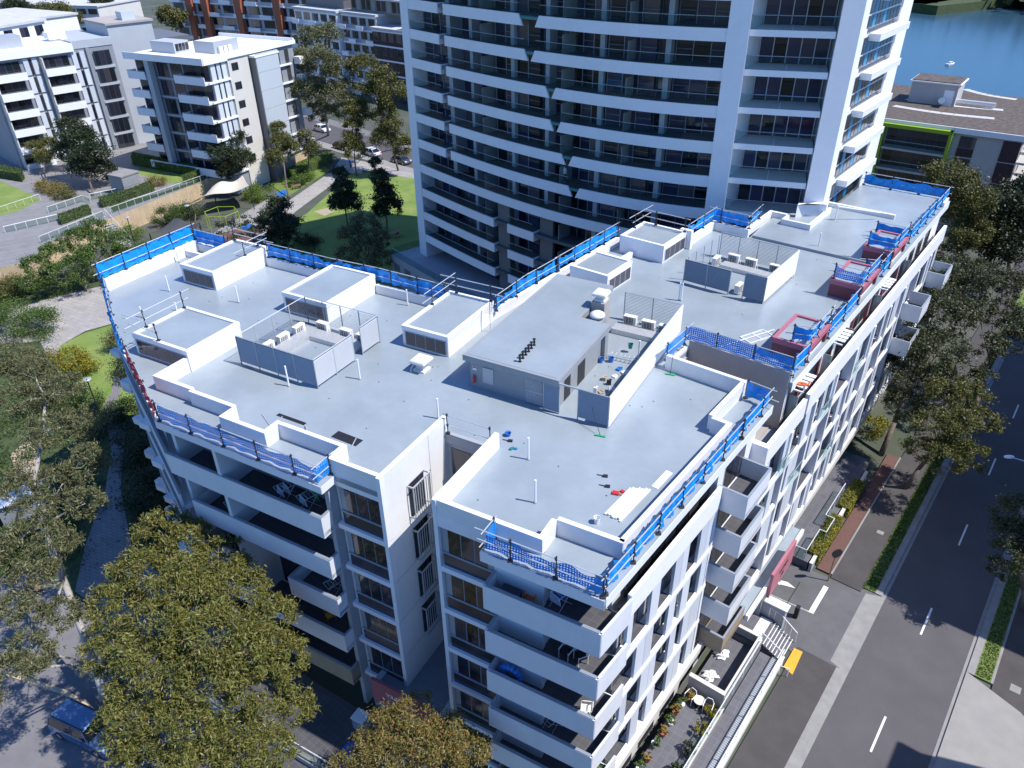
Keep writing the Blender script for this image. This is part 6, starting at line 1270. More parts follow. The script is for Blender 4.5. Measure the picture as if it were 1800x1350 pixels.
# shrubs on the left
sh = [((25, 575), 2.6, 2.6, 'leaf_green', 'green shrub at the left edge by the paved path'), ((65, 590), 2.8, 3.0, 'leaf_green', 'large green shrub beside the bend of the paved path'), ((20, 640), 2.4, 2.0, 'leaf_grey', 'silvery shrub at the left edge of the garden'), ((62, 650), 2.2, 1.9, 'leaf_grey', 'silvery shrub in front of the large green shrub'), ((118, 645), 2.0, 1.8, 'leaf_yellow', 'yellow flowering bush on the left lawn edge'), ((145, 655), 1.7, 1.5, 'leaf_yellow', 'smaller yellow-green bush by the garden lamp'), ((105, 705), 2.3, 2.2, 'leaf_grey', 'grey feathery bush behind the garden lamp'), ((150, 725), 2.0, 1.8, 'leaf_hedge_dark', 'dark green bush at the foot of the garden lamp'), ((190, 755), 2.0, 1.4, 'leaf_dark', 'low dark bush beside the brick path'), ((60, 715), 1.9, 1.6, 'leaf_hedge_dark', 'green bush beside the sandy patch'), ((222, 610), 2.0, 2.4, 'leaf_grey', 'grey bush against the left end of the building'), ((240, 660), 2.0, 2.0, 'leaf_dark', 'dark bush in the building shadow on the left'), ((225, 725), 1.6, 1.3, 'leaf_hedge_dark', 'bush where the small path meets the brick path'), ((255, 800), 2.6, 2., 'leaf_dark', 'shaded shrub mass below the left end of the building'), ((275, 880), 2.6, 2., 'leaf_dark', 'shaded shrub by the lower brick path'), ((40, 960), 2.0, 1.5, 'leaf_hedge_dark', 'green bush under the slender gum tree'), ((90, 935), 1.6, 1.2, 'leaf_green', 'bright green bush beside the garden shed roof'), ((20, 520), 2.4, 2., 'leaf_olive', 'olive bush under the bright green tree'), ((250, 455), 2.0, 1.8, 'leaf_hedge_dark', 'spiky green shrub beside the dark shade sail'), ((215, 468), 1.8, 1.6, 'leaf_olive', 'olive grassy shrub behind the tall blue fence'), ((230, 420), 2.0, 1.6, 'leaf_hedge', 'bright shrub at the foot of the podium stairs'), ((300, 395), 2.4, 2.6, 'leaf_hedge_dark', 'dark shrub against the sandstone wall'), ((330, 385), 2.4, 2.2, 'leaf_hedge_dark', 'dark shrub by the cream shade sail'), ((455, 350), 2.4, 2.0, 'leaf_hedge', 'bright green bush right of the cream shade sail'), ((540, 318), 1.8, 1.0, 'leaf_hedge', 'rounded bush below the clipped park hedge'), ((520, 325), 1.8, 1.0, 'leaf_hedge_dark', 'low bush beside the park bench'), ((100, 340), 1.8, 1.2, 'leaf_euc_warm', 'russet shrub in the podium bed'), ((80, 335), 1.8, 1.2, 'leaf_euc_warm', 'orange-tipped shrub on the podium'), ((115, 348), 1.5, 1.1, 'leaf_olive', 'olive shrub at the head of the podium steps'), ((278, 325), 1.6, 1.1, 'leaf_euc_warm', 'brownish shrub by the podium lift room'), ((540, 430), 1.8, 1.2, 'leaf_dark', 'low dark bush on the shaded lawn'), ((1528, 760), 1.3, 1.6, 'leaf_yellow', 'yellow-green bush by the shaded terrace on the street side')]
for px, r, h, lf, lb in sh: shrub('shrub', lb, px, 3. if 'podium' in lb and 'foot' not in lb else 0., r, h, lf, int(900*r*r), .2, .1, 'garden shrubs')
# hedges
def hpx(px, z): return [XY(x, y, z) for x, y in px]
hedge('hedge', 'long clipped hedge in front of the white and grey block', hpx([(234, 290), (345, 312), (352, 304), (236, 281)], 3), 3, 1.5, 'leaf_hedge', 60, 'clipped hedges', .2, .12)
hedge('hedge', 'short return of the clipped hedge towards the sandstone wall', hpx([(322, 322), (352, 312), (366, 306), (338, 318)], 3), 3, 1.4, 'leaf_hedge', 60, 'clipped hedges', .2, .12)
hedge('hedge', 'hedge along the top of the sandstone wall', hpx([(180, 366), (272, 336), (266, 328), (176, 357)], 3), 3, 1.0, 'leaf_hedge_dark', 60, 'clipped hedges', .2, .12)
hedge('hedge', 'hedge block beside the podium stairs', hpx([(108, 396), (162, 376), (156, 368), (104, 386)], 3), 3, .9, 'leaf_hedge_dark', 60, 'clipped hedges', .2, .12)
hedge('hedge', 'dark hedge at the left edge of the podium lawn', hpx([(-10, 312), (40, 320), (44, 312), (-10, 300)], 3), 3, 1.5, 'leaf_hedge_dark', 50, 'clipped hedges', .2, .12)
hedge('hedge', 'clipped hedge beside the park path and pool fence', hpx([(515, 318), (586, 285), (578, 278), (506, 308)], 0), 0, 1.6, 'leaf_hedge', 50, 'clipped hedges', .2, .12)
for u0, u1, lb in ((16.6, 19.0, 'bright yellow-green hedge at the driveway corner'), (19.2, 21.9, 'yellow-green hedge next along from the driveway corner'), (23.2, 27.4, 'yellow-green hedge farthest from the driveway')):
    hedge('hedge', lb, [FS(u0, -5.75), FS(u1, -5.75), FS(u1, -4.85), FS(u0, -4.85)], .1, 1.0, 'leaf_yellow', 260, 'hedges along the street terraces', .13, .08)
# scrub on the far bank, grass blades along the verges
pos = []
for a, b in zip(fb[:-1], fb[1:]):
    a = np.array(a); b = np.array(b); n = 900; s = nrs.rand(n, 1); p = a*(1-s)+b*s+nrs.normal(size=(n, 2))*[6, 14]; pos.append(np.c_[p, nrs.uniform(3, 11, n)])
o = bpy.data.objects.new('bank_scrub', leaf_mesh('bank_scrub', np.concatenate(pos), 5., 4., 'leaf_dark', 0.)); C.objects.link(o); tag(o, 'dark wooded scrub along the far river bank', 'scrub'); o['kind'] = 'stuff'
def grassy(name, label, poly, n, h=.1):
    mb = [np.array(p) for p in poly]; s, q_ = nrs.rand(n, 1), nrs.rand(n, 1); p = (mb[0]*(1-s)+mb[1]*s)*(1-q_)+(mb[3]*(1-s)+mb[2]*s)*q_
    o = bpy.data.objects.new(name, leaf_mesh(name, np.c_[p, np.full(n, .14+h*.4)], h*1.6, .05, 'leaf_hedge_dark', -.8)); C.objects.link(o); tag(o, label, 'grass'); o['kind'] = 'stuff'
grassy('verge_grass', 'short green grass on the near verge', [FS(16.4, -1.38), FS(60, -1.38), FS(60, -.52), FS(16.4, -.52)], 9000)
grassy('verge_grass', 'short green grass on the far verge', [FS(13.3, 6.76), FS(60, 6.76), FS(60, 7.6), FS(13.3, 7.6)], 8000)

cover('ground_plants', 'low green ground cover filling the left garden beds', [(-20, 560), (60, 660), (110, 690), (180, 760), (190, 860), (140, 1000), (60, 1010), (-20, 1020)], 16000, 'leaf_hedge_dark')
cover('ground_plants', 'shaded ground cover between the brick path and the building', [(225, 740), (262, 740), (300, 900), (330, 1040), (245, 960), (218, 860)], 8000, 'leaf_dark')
cover('ground_plants', 'green planting below the sandstone podium wall', [(0, 500), (40, 480), (180, 470), (300, 400), (330, 420), (230, 480), (100, 520), (0, 540)], 8000, 'leaf_green', .3, .16, .6)
cover('ground_plants', 'dark planting between the playground and the lawn', [(330, 400), (440, 380), (520, 400), (620, 480), (480, 470), (420, 440)], 7000, 'leaf_dark', .35, .18, .5)
# ---------------------------------------------------------------- cars, lamps, people, terraces, furniture
def car(label, x, y, ang, paint, z=0., L=4.5, Wd=1.82, H=1.5, suv=False, group='parked cars'):
    t = thing('parked_car', label, 'car', (x, y, z), group); ca, sa = math.cos(ang), math.sin(ang)
    def T(a, b, c): return (x+a*ca-b*sa, y+a*sa+b*ca, z+c)
    h = H; hw = Wd/2
    if suv: low = [(-L/2, .45), (-L/2+.05, 1.0), (-L/2+.2, 1.05), (L/2-1.35, 1.05), (L/2-.25, .92), (L/2, .75), (L/2, .4), (L/2-.1, .25), (-L/2+.1, .25)]; cab = [(-L/2+.12, 1.0), (-L/2+.32, h-.06), (-L/2+.6, h), (.45, h), (.75, h-.06), (L/2-1.25, 1.02)]
    else: low = [(-L/2, .45), (-L/2+.05, .88), (-L/2+.7, .92), (L/2-1.2, .90), (L/2-.2, .75), (L/2, .6), (L/2, .35), (L/2-.1, .22), (-L/2+.1, .22)]; cab = [(-L/2+.35, .90), (-L/2+1.05, h-.05), (-L/2+1.4, h), (.35, h), (.6, h-.05), (L/2-1.1, .90)]
    def ext(prof, w0, w1):
        mb = MB(); n = len(prof); zmx = max(p[1] for p in prof); zmn = min(p[1] for p in prof)
        def wd(c): return w0+(w1-w0)*(c-zmn)/(zmx-zmn)
        vs = [T(a, -wd(c), c) for a, c in prof]+[T(a, wd(c), c) for a, c in prof]
        return mb.add(vs, [tuple(range(n)), tuple(range(2*n-1, n-1, -1))]+[(i, n+i, n+(i+1) % n, (i+1) % n) for i in range(n)])
    o = obj('body', ext(low, hw, hw*.97), paint, t); bv = o.modifiers.new('b', 'BEVEL'); bv.width = .07; bv.segments = 2
    o = obj('glasshouse', ext(cab, hw*.95, hw*.80), 'car_glass', t)
    rf = [p for p in cab if p[1] > h-.2]; a0, a1 = rf[0][0], rf[-1][0]
    o = obj('roof', MB().add([T(a0, -hw*.80, h-.05), T(a1, -hw*.80, h-.05), T(a1, hw*.80, h-.05), T(a0, hw*.80, h-.05), T(a0+.1, -hw*.76, h+.03), T(a1-.1, -hw*.76, h+.03), T(a1-.1, hw*.76, h+.03), T(a0+.1, hw*.76, h+.03)], [(3, 2, 1, 0), (4, 5, 6, 7), (0, 1, 5, 4), (1, 2, 6, 5), (2, 3, 7, 6), (3, 0, 4, 7)]), paint, t)
    for s in (-1, 1):
        for (pa, pb) in (((cab[-1][0], cab[-1][1]), (rf[-1][0], h-.03)), ((cab[0][0], cab[0][1]), (rf[0][0], h-.03)), ((.1-.35, .92), (-.25, h-.03))):
            obj('pillar', MB().tube(T(pa[0], s*hw*.95, pa[1]), T(pb[0], s*hw*.81, pb[1]), .045, 4), paint, t)
        for wx in (L/2-.85, -L/2+.85):
            c = np.array(T(wx, s*(hw-.1), .33)); d = np.array(T(wx, s*(hw+.02), .33)); ty = obj('wheel', MB().tube(c, d, .33, 14), 'tyre', t); obj('rim', MB().tube(d, d+(d-c)*.08, .2, 10), 'steel', ty)
        obj('headlight', MB().prism([T(L/2-.3, s*(hw-.45), 0)[:2], T(L/2-.02, s*(hw-.45), 0)[:2], T(L/2-.12, s*(hw-.08), 0)[:2], T(L/2-.4, s*(hw-.05), 0)[:2]], z+.62, z+.80), 'pvc', t); obj('tail_light', MB().prism([T(-L/2-.02, s*(hw-.4), 0)[:2], T(-L/2+.12, s*(hw-.4), 0)[:2], T(-L/2+.12, s*(hw-.05), 0)[:2], T(-L/2-.02, s*(hw-.08), 0)[:2]], z+.65, z+.82), 'red', t)
        obj('mirror', MB().box(Fr(T(.62, s*(hw+.1), 0)[:2], 0), -.07, .07, -.07, .07, z+.95, z+1.08), paint, t)
        if suv: obj('roof_rail', MB().tube(T(a0+.1, s*hw*.7, h+.07), T(a1-.1, s*hw*.7, h+.07), .03, 5), 'black', t)
    return t
d_ = np.array((-24.02, 27.34))-np.array((-28.63, 29.33)); car('silver four-wheel drive with sky blue put into its paint, parked under the gum trees at the bottom left', -26.3, 27.95, math.atan2(d_[1], d_[0]), 'car_silver_sky_tint', .05, 4.75, 1.85, 1.75, True)
sa_ = math.atan2(-30, 26)
for px, m_, lb, rev in (((566, 231), 'car_white', 'pale hatchback on the far side of the back street', 0), ((602, 262), 'car_bronze', 'dark bronze sedan on the near side of the back street', 0), ((653, 273), 'car_white', 'white hatchback half hidden by a tree on the back street', 1), ((706, 287), 'car_grey', 'grey wagon nearest the tower on the back street', 0), ((703, 252), 'car_white', 'white car on the far kerb close to the tower', 0)):
    x, y = XY(*px, .0); car(lb, x, y, sa_+(math.pi if rev else 0)+.12, m_, .05, 4.4, 1.8, 1.48)
x, y = XY(1640, 462, 0.); car('red car glimpsed past the far corner balconies', x, y, R_(50), 'car_red', .02)
x, y = XY(1612, 498, 0.); car('white car half hidden behind the street tree', x, y, R_(50), 'car_white', .02)
x, y = XY(617, 296, 0.); person('person in a blue shirt walking on the park path', x, y, .04, 'shirt_blue', 'cloth_dark', ang=R_(40))
x, y = XY(413, 398, 0.); person('person in dark clothes standing by the playground mat', x, y, .04, 'cloth_dark', 'cloth_dark', ang=R_(200))
def lamp(label, base, head, arm=False, z0=0.):
    t = thing('street_lamp', label, 'street lamp', (base[0], base[1], z0))
    obj('post', MB().tube((*base, z0), (base[0], base[1], head[2]-.05), .09, 8, .06), 'steel' if arm else 'post_dark', t)
    if arm: obj('arm', MB().tube((base[0], base[1], head[2]-.1), (head[0], head[1], head[2]), .04, 6), 'steel', t); obj('lamp_head', MB().blob((head[0], head[1], head[2]), (.42, .2, .1), 1, .02, 10, 6), 'pvc', t, True)
    else: obj('lamp_head', MB().lathe((base[0], base[1], head[2]-.05), [(.08, 0), (.3, .05), (.42, .12), (.40, .17), (.06, .2)], 14), 'louvre', t, True)
lamp('dark garden lamp post with a flat disc head on the left lawn', XY(178, 735), (*XY(155, 668, 4.5), 4.5)); lamp('dark lamp post at the foot of the podium stairs', XY(238, 432), (0, 0, 4.4)); lamp('dark lamp post among the playground shrubs', XY(340, 408), (0, 0, 4.2))
hd = XY(1774, 803, 7.8); lamp('grey street lamp reaching over the road at the right edge', (hd[0]+1.9, hd[1]-1.0), (*hd, 7.8), True); hd = XY(1682, 440, 6.5); lamp('pale street lamp beside the far corner balconies', (hd[0]-1.0, hd[1]-1.2), (*hd, 6.5), True)
# garden shed roof, sign board and table on the left
t = thing('garden_shed', 'small shed with corrugated grey roof in the left garden', 'shed', XY(45, 905)+(0,)); x, y = XY(45, 905); F = Fr((x, y), 60); obj('wall', MB().box(F, -1.5, 1.5, -1.0, 1.0, 0, 1.9), 'wall_midgrey', t); obj('roof', MB().add([(*F(-1.8, -1.3), 1.9), (*F(-1.8, 1.3), 2.2), (*F(1.8, 1.3), 2.2), (*F(1.8, -1.3), 1.9), (*F(-1.8, -1.3), 1.97), (*F(-1.8, 1.3), 2.27), (*F(1.8, 1.3), 2.27), (*F(1.8, -1.3), 1.97)], [(0, 1, 2, 3), (7, 6, 5, 4), (0, 4, 5, 1), (1, 5, 6, 2), (2, 6, 7, 3), (3, 7, 4, 0)]), 'metal_clad', t)
def bench(label, px, ang, z0=0., table=False):
    x, y = XY(*px, z0); F = Fr((x, y), ang); t = thing('picnic_table' if table else 'park_bench', label, 'picnic table' if table else 'bench', (x, y, z0))
    if table:
        for i in range(4): obj('table_board', MB().box(F, -.9, .9, -.4+i*.2, -.22+i*.2, z0+.72, z0+.76), 'timber', t)
        for s in (-1, 1): obj('seat', MB().box(F, -.9, .9, s*.75-.14, s*.75+.14, z0+.42, z0+.46), 'timber', t); obj('leg', MB().box(F, s*.6-.04, s*.6+.04, -.75, .75, z0+.3, z0+.4).box(F, s*.6-.04, s*.6+.04, -.3, .3, z0, z0+.72), 'timber', t)
    else:
        for i in range(3): obj('seat_slat', MB().box(F, -.8, .8, -.22+i*.15, -.1+i*.15, z0+.44, z0+.47), 'timber', t); obj('back_slat', MB().box(F, -.8, .8, .26, .29, z0+.52+i*.13, z0+.62+i*.13), 'timber', t)
        for s in (-1, 1): obj('leg', MB().box(F, s*.7-.03, s*.7+.03, -.22, .28, z0, z0+.44).box(F, s*.7-.03, s*.7+.03, .24, .28, z0+.44, z0+.9), 'post_dark', t)
bench('timber picnic table on the shaded lawn below the tower', (695, 416), 30, table=True); bench('timber park bench beside the curved path', (521, 332), 60); bench('grey bench under the gum trees at the left', (65, 1035), 130)
# shade sails, climbing frame
def sail(label, corners, z, m_, dip=.5):
    c = [np.array(p) for p in corners]; t = thing('shade_sail', label, 'shade sail', (*c[0], 0)); n = 12; vs = []
    for i in range(n+1):
        for j in range(n+1):
            a, b = i/n, j/n; p = (c[0]*(1-a)+c[1]*a)*(1-b)+(c[3]*(1-a)+c[2]*a)*b; ins = .12*(math.sin(math.pi*a)*(1 if b < .5 else -1)*abs(2*b-1)**2)
            m2 = (c[0]+c[1]+c[2]+c[3])/4; p = p+(m2-p)*abs(ins); vs.append((*p, z+dip*math.sin(math.pi*a*2)*.35-dip*math.sin(math.pi*b)*.4+dip*(a-.5)))
    o = obj('fabric', MB().add(vs, [(i*(n+1)+j, (i+1)*(n+1)+j, (i+1)*(n+1)+j+1, i*(n+1)+j+1) for i in range(n) for j in range(n)]), m_, t, True)
    for k in range(4): obj('post', MB().tube((*c[k], 0), (*c[k], vs[[0, n*(n+1), (n+1)*(n+1)-1, n][k]][2]), .08, 6), 'post_dark', t)
sail('cream shade sail over the playground', [XY(330, 352, 3.5), XY(440, 332, 3.5), XY(428, 314, 3.5), XY(372, 322, 3.5)], 3.5, 'sail_cream', 1.2); sail('dark grey shade sail beside the podium stairs', [XY(262, 408, 3), XY(332, 428, 3), XY(352, 398, 3), XY(305, 382, 3)], 3.2, 'sail_grey', .8)
x, y = XY(395, 400); t = thing('climbing_frame', 'lime green hexagonal climbing frame in the playground', 'climbing frame', (x, y, 0)); hx = [(x+2.6*math.cos(k*math.pi/3), y+2.6*math.sin(k*math.pi/3)) for k in range(6)]
for k in range(6): obj('upright', MB().tube((*hx[k], 0), (*hx[k], 2.6), .06, 6), 'lime', t); obj('bar', MB().tube((*hx[k], 2.6), (*hx[(k+1) % 6], 2.6), .05, 6), 'lime', t); obj('rope', MB().tube((*hx[k], 1.3), (x, y, 2.2), .02, 4), 'black', t)
# podium lift room, stairs and balustrades
t = thing('lift_room', 'concrete lift room with ribbed panel on the podium', 'building', XY(225, 340, 3)+(3,)); FQ = Fr(XY(222, 344, 3), 28); obj('wall', MB().box(FQ, 0, 3.4, -3.2, .0, 3, 5.9), 'concrete', t); obj('roof', MB().box(FQ, -.1, 3.5, -3.3, .1, 5.9, 6.1), 'kerb', t)
for i in range(14): obj('rib', MB().box(FQ, .15+i*.22, .27+i*.22, .0, .06, 4.3, 5.7), 'louvre', t)
def balus(label, pts, z0, h=1.0, gap_=1.5, group='steel balustrades in the podium garden', glass=True):
    t = thing('balustrade', label, 'balustrade', (*pts[0], z0 if np.isscalar(z0) else z0[0]), group); zs = [z0]*len(pts) if np.isscalar(z0) else z0
    for (a, za), (b, zb) in zip(list(zip(pts, zs))[:-1], list(zip(pts, zs))[1:]):
        a = np.array(a); b = np.array(b); L = np.hypot(*(b-a)); n = max(1, round(L/gap_))
        for i in range(n+1): p = a+(b-a)*i/n; zz = za+(zb-za)*i/n; obj('post', MB().tube((*p, zz), (*p, zz+h), .03, 5), 'rail_white', t)
        obj('handrail', MB().tube((*a, za+h), (*b, zb+h), .035, 6), 'rail_white', t)
        if glass:
            for i in range(n): p = a+(b-a)*(i+.06)/n; q_ = a+(b-a)*(i+.94)/n; obj('panel', MB().wall(p, q_, .012, za+(zb-za)*i/n+.1, za+(zb-za)*i/n+h-.1, (za+(zb-za)*(i+1)/n+.1, za+(zb-za)*(i+1)/n+h-.1)), 'glass_clear', t)
    return t
X3 = lambda x, y, z=3.: XY(x, y, z)
balus('steel balustrade along the sandstone wall right of the stairs', [X3(196, 376), X3(365, 316)], 3.02); balus('steel balustrade along the sandstone wall left of the stairs', [X3(72, 428), X3(184, 382)], 3.02); balus('steel balustrade around the middle podium landing', [X3(86, 375), X3(148, 354), X3(160, 358)], 3.02); balus('steel balustrade by the podium lift room', [X3(160, 352), X3(218, 340)], 3.02); balus('steel balustrade of the lower left terrace', [X3(10, 410), X3(104, 388)], 3.02); balus('steel ramp rails at the edge of the podium lawn', [X3(0, 376), X3(72, 352)], 3.02, glass=False)
def stair(label, p0, p1, wd, z0, z1, n, m_='kerb', group=None):
    p0 = np.array(p0); p1 = np.array(p1); d = (p1-p0)/np.hypot(*(p1-p0)); nn = np.array([-d[1], d[0]])*wd; L = np.hypot(*(p1-p0))
    t = thing('stairs', label, 'stairs', (*p0, z0), group)
    for i in range(n):
        a = p0+d*L*i/n; b = p0+d*L*(i+1)/n; zt = z0+(z1-z0)*(i+1)/n; obj('step', MB().prism([tuple(a), tuple(b), tuple(b+nn), tuple(a+nn)], min(z0, zt)-.0, zt), m_, t); obj('nosing', MB().prism([tuple(a), tuple(a+d*.07), tuple(a+d*.07+nn), tuple(a+nn)], zt, zt+.012), 'line', t)
    return t
sa0, sa1 = XY(236, 432, 0), X3(186, 378); stair('steep steel-railed stairs down the sandstone wall', sa0, sa1, 1.8, 0, 3.0, 16); balus('steel handrail on the left of the podium stairs', [(sa0[0]+.0, sa0[1]), sa1], [0.1, 3.05], glass=False); e_ = np.array(sa1)-np.array(sa0); e_ = np.array([-e_[1], e_[0]])/np.hypot(*e_)*1.85; balus('steel handrail on the right of the podium stairs', [tuple(np.array(sa0)+e_), tuple(np.array(sa1)+e_)], [.1, 3.05], glass=False)
t = stair('broad low steps at the left edge of the podium', X3(-10, 468, .0), X3(0, 430, 2.4), 8., 0, 2.4, 8)
# ------------- street-side terraces of the right wing
def rbx(name, u0, u1, v0, v1, z0, z1, m_): return struct(name, MB().box(FR, u0, u1, v0, v1, z0, z1), m_)
rbx('terrace', -2.0, 9.0, .76, 3.05, 0, .9, 'paver_dark'); rbx('terrace', 9.25, 15.2, .76, 2.9, 0, .55, 'paver_dark'); rbx('terrace', 24.5, 40, .46, 2.9, 0, .8, 'paver_dark')
rbx('ramp', -8, 14.8, 3.25, 4.0, 0, .62, 'paver_dark'); rbx('landing', 14.8, 18.0, 1.2, 3.0, 0, .95, 'paver_dark'); rbx('landing', 9.25, 14.8, 2.95, 3.2, 0, .9, 'paver_dark')
def gwall(label, u0, u1, v0, v1, z0, z1, m_='taupe', cap='cream_wall'):
    t = thing('garden_wall', label, 'wall', (*FR(u0, v0), z0), 'low walls along the street side'); obj('masonry', MB().box(FR, u0, u1, v0, v1, z0, z1), m_, t); obj('coping', MB().box(FR, u0-.03, u1+.03, v0-.03, v1+.03, z1, z1+.06), cap, t)
gwall('grey dividing wall behind the two white chairs', 9.0, 9.24, .76, 3.1, 0, 2.3); gwall('long cream wall between the ramp and the tiled terrace', -6, 8.95, 3.06, 3.24, 0, 1.15); gwall('wall of the sunken yard beside the ramp', 9.25, 15.0, 2.9, 3.1, 0, 1.7); gwall('white retaining wall along the footpath', -8, 15.2, 4.5, 4.7, 0, .75, 'white', 'white_clean'); gwall('end wall of the sunken yard by the stairs', 15.0, 15.2, .8, 2.9, 0, 1.6)
gwall('grey planter wall below the street terrace', 24.4, 38, 3.05, 3.25, 0, .9, 'grey_render')
tr = thing('drain_grate', 'slotted grey grate strip beside the ramp', 'grate', (*FR(0, 4.8), 0)); obj('bed', MB().box(FR, -8, 15.0, 4.02, 4.48, 0, .5), 'wall_midgrey', tr); mb = MB()
for i in range(150): mb.box(FR, -8+i*.153, -7.92+i*.153, 4.06, 4.44, .5, .53)
obj('slats', mb, 'louvre', tr, kind='stuff')
st = thing('stairs', 'tiled entry stairs with white nosings beside the driveway', 'stairs', (*FR(16.5, 4), 0))
for i in range(7):
    v0 = 3.0+i*.22; zt = .95-(i+1)*.115; obj('step', MB().box(FR, 15.3, 17.5, v0, v0+.22, 0, zt), 'paver_dark', st); obj('nosing', MB().box(FR, 15.3, 17.5, v0+.16, v0+.22, zt, zt+.012), 'line', st)
obj('tactile_strip', MB().box(FR, 15.4, 17.4, 2.2, 2.9, .95, .958), 'paper_white', st)
stg = 'street-side handrails'
balus('white handrail on the driveway side of the entry stairs', [FR(17.6, 2.6), FR(17.6, 3.4), FR(17.4, 4.7)], [.95, .8, .1], .95, .4, stg, False); balus('white handrail on the ramp side of the entry stairs', [FR(15.25, 3.0), FR(15.25, 4.6)], [.95, .1], .95, .4, stg, False); balus('long white handrail along the footpath wall', [FR(-8, 4.6), FR(15.1, 4.6)], .81, .8, 1.8, stg, False); balus('white handrail between ramp and sunken yard', [FR(-2, 3.2), FR(8.9, 3.2), FR(14.6, 3.2)], 1.1, .9, 1.6, stg, True)
balus('white-railed glass fence of the first street terrace', [FR(24.5, .7), FR(24.5, 2.6), FR(27.3, 2.6), FR(27.3, 3.1), FR(29.2, 3.1), FR(29.2, 2.4), FR(34, 2.4)], .8, 1.1, 1.3, stg, True); balus('small white loop rail beside the yellow pad', [FR(14.3, 4.8), FR(14.4, 5.3)], .12, .8, .6, stg, False)
# terrace furniture and pots
def chair(label, F, u, v, z, face=0, m_='pvc', cat='chair', group=None):
    x, y = F(u, v); G_ = Fr((x, y), F.deg+face); t = thing('chair', label, cat, (x, y, z), group)
    obj('seat', MB().box(G_, -.24, .24, -.25, .25, z+.40, z+.44), 'black' if m_ == 'pvc' else m_, t)
    for a in (-1, 1):
        for b in (-1, 1): obj('leg', MB().tube((*G_(a*.24, b*.26), z), (*G_(a*.24, b*.26), z+(.68 if a < 0 else .62)), .022, 5), m_, t)
        obj('armrest', MB().tube((*G_(-.26, a*.28), z+.62), (*G_(.26, a*.28), z+.64), .028, 5), m_, t)
    mb = MB(); pts = [(*G_(.28, -.26), z+.6), (*G_(.33, -.15), z+.84), (*G_(.33, .15), z+.84), (*G_(.28, .26), z+.6)]; obj('backrest', mb.path(pts, .026, 5), m_, t)
chair('white-framed patio chair on the left, by the grey dividing wall', FR, 8.4, 1.25, .9, 10); chair('white-framed patio chair on the right, by the grey dividing wall', FR, 8.4, 2.45, .9, -10)
x, y = FR(8.4, 1.85); t = thing('patio_table', 'small round patio table between the two white chairs', 'table', (x, y, .9)); obj('table_top', MB().lathe((x, y, 1.45), [(.34, 0), (.35, .03)], 16), 'cream_tile', t); obj('stem', MB().tube((x, y, .9), (x, y, 1.45), .04, 6), 'black', t); obj('foot', MB().lathe((x, y, .9), [(.25, 0), (.22, .04)], 12), 'black', t)
pots = [(1.5, 'at the near end of the row'), (2.5, 'second from the near end'), (3.3, 'third from the near end'), (4.4, 'in the middle of the row'), (5.3, 'just past the middle'), (6.2, 'with red flowers'), (7.0, 'third from the dividing wall'), (7.7, 'near the dividing wall'), (8.4, 'in the corner by the dividing wall')]
for i, (u, nm) in enumerate(pots):
    x, y = FR(u, 1.0+.06*(i % 3)); t = thing('potted_plant', 'potted plant along the facade, '+nm, 'potted plant', (x, y, .9), 'pots on the tiled terrace'); obj('pot', MB().lathe((x, y, .9), [(.13, 0), (.2, .3), (.21, .33), (.16, .3)], 10), 'pvc' if i % 2 else 'terracotta', t); p = lobe_points((x, y, 1.42), .3, 260, 8); o = bpy.data.objects.new('foliage', leaf_mesh('foliage', p, .15, .07, 'flower_mix' if i % 2 == 0 else 'leaf_green', 0)); C.objects.link(o); o.parent = t; o.matrix_parent_inverse = Matrix.Translation((-x, -y, -.9))
for u, nm in ((8.2, 'bright leafy bush at the terrace corner'), (6.8, 'leafy bush along the terrace fence'), (5.2, 'dark pot plant by the terrace fence'), (3.6, 'low plant at the near end of the terrace fence')):
    x, y = FR(u, 2.8); t = thing('terrace_plant', nm, 'plant', (x, y, .9)); p = lobe_points((x, y, 1.4), .38, 500, 10); o = bpy.data.objects.new('foliage', leaf_mesh('foliage', p, .15, .08, 'leaf_yellow' if u > 6 else 'leaf_dark', 0)); C.objects.link(o); o.parent = t; o.matrix_parent_inverse = Matrix.Translation((-x, -y, -.9)); obj('stem', MB().tube((x, y, .9), (x, y, 1.4), .03, 4), 'bark', t)
tag(obj('yoga_mat', MB().box(Fr(FR(1.3, 1.5), 75), -.5, .5, -.25, .25, .905, .92), 'pink'), 'bright pink mat on the tiled terrace', 'mat')
tag(obj('dust_sheet', MB().blob((*FR(11.0, 1.4), .68), (.5, .35, .2), 5, .4, 14, 8), 'paper_white'), 'crumpled white sheet near the sunken yard wall', 'sheet'); tag(obj('dust_sheet', MB().blob((*FR(13.0, 1.3), .70), (.45, .35, .25), 6, .4, 14, 8), 'paper_white'), 'white plastic bundle in the middle of the sunken yard', 'sheet')
t = thing('boom_stand', 'black boom gate post beside the driveway', 'boom gate', (*XY(1398, 1075), .05)); x, y = XY(1398, 1085, 0.); obj('cabinet', MB().box(Fr((x, y), 38), -.18, .18, -.14, .14, .05, 1.1), 'black', t); obj('arm', MB().tube((x, y, 1.0), (*XY(1408, 1066, 1.), 1.0), .04, 5), 'black', t)
t = thing('sign_post', 'thin timber post with a dark round traffic mirror by the hedge', 'post', (*XY(1455, 1022), .1)); x, y = XY(1455, 1022, 0.); obj('post', MB().tube((x, y, .05), (x, y, 3.2), .05, 6), 'timber', t); obj('mirror', MB().tube((x, y-.05, 3.0), (x+.02, y-.14, 3.0), .4, 16), 'black', t)
